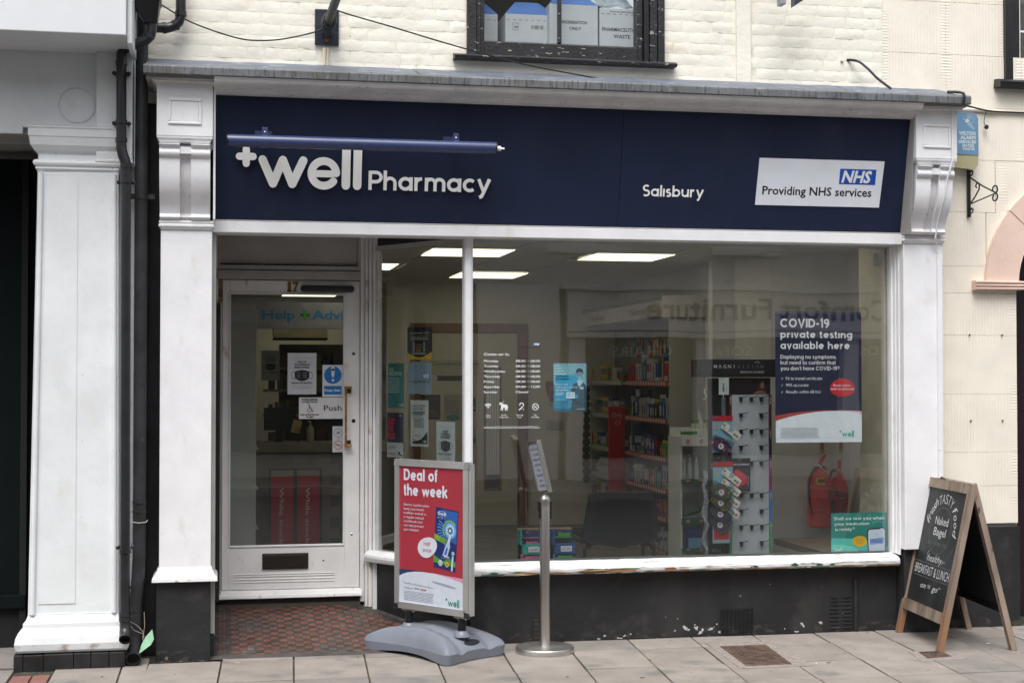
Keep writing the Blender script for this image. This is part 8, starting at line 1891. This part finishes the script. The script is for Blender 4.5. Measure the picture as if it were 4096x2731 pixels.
for k in range(4): x = 4.868 + .010 * k; z = 3.328 - .010 * k; poly(b, f, [(x - .010 + .002 * k, z - .008), (x + .008, z + .008 - .001 * k), (x + .012, z + .004), (x - .004 + .001 * k, z - .012)], wh, 1)
stroke(b, f, [(4.845, 3.348), (4.825, 3.362)], .003, wh, .001); stroke(b, f, [(4.862, 3.36), (4.868, 3.378)], .002, wh, .001)
b.build('print', al); b = MB(); b.lathe((4.932, -.05, 3.165), [(.008, 0), (.006, .006), (0, .006)], plastic_black, seg=8, ax=(1, 0, 0)); b.build('screw', al)
hb_ = thing('hanging_bracket', 'black wrought iron basket bracket with scrolls below the alarm box', 'bracket', (4.902, -.02, 2.87))
b = MB(); b.box(4.890, 4.914, -.020, -.008, 2.715, 3.03, blackgloss); b.build('back_bar', hb_, bev=.002)
b = MB(); b.tube([(4.902, -.02, 2.985), (4.903, -.20, 2.90), (4.904, -.37, 2.835)], .0055, blackgloss, seg=6); b.build('arm', hb_)
b = MB(); b.tube([(4.902, -.02, 2.80), (4.903, -.20, 2.818), (4.904, -.37, 2.835)], .0045, blackgloss, seg=6); b.build('arm', hb_); 
b = MB(); b.tube([(4.902, -.03, 2.80), (4.903, -.10, 2.845), (4.903, -.15, 2.885), (4.903, -.155, 2.92), (4.903, -.12, 2.93), (4.903, -.105, 2.91), (4.903, -.12, 2.90)], .0055, blackgloss, seg=6); b.build('scroll', hb_, smooth=True)
for s_ in (1, -1): b = MB(); b.tube([(4.904, -.35 - .035 * math.cos(R(a)) * (1 - a / 700), 2.835 + s_ * (.026 + .026 * math.sin(R(a)) * (1 - a / 700))) for a in range(-90, 240, 25)], .0055, blackgloss, seg=6); b.build('scroll', hb_, smooth=True)
for z in (3.005, 2.755): b = MB(); b.tube([(4.902, -.02, z - .018), (4.903, -.06, z - .012), (4.903, -.07, z + .008), (4.903, -.05, z + .018), (4.903, -.04, z + .004)], .0055, blackgloss, seg=6); b.build('scroll', hb_, smooth=True)
pj = thing('projecting_sign', 'corner of a grey projecting sign cut off by the top edge', 'sign', (3.53, -.3, 4.02)); b = MB(); b.box(3.478, 3.51, -.30, -.22, 4.005, 4.3, pm('#8f939c')); b.build('bracket_box', pj, bev=.003); b = MB(); b.add([(3.555, -.34, 4.2), (3.558, -.32, 3.990), (3.66, -.30, 4.06), (3.66, -.30, 4.2), (3.562, -.24, 4.2), (3.565, -.24, 3.995), (3.665, -.24, 4.065), (3.665, -.24, 4.2)], [(0, 1, 2, 3), (4, 5, 6, 7), (0, 1, 5, 4), (1, 2, 6, 5)], pm('#3a3f4a')); b.build('panel', pj)
b = MB(); b.box(4.00, 4.02, -.02, .0, 3.722, 3.732, stucco); tag(b.build('wall_plug'), 'small painted stub beside the thick cable on the brick', 'plug')
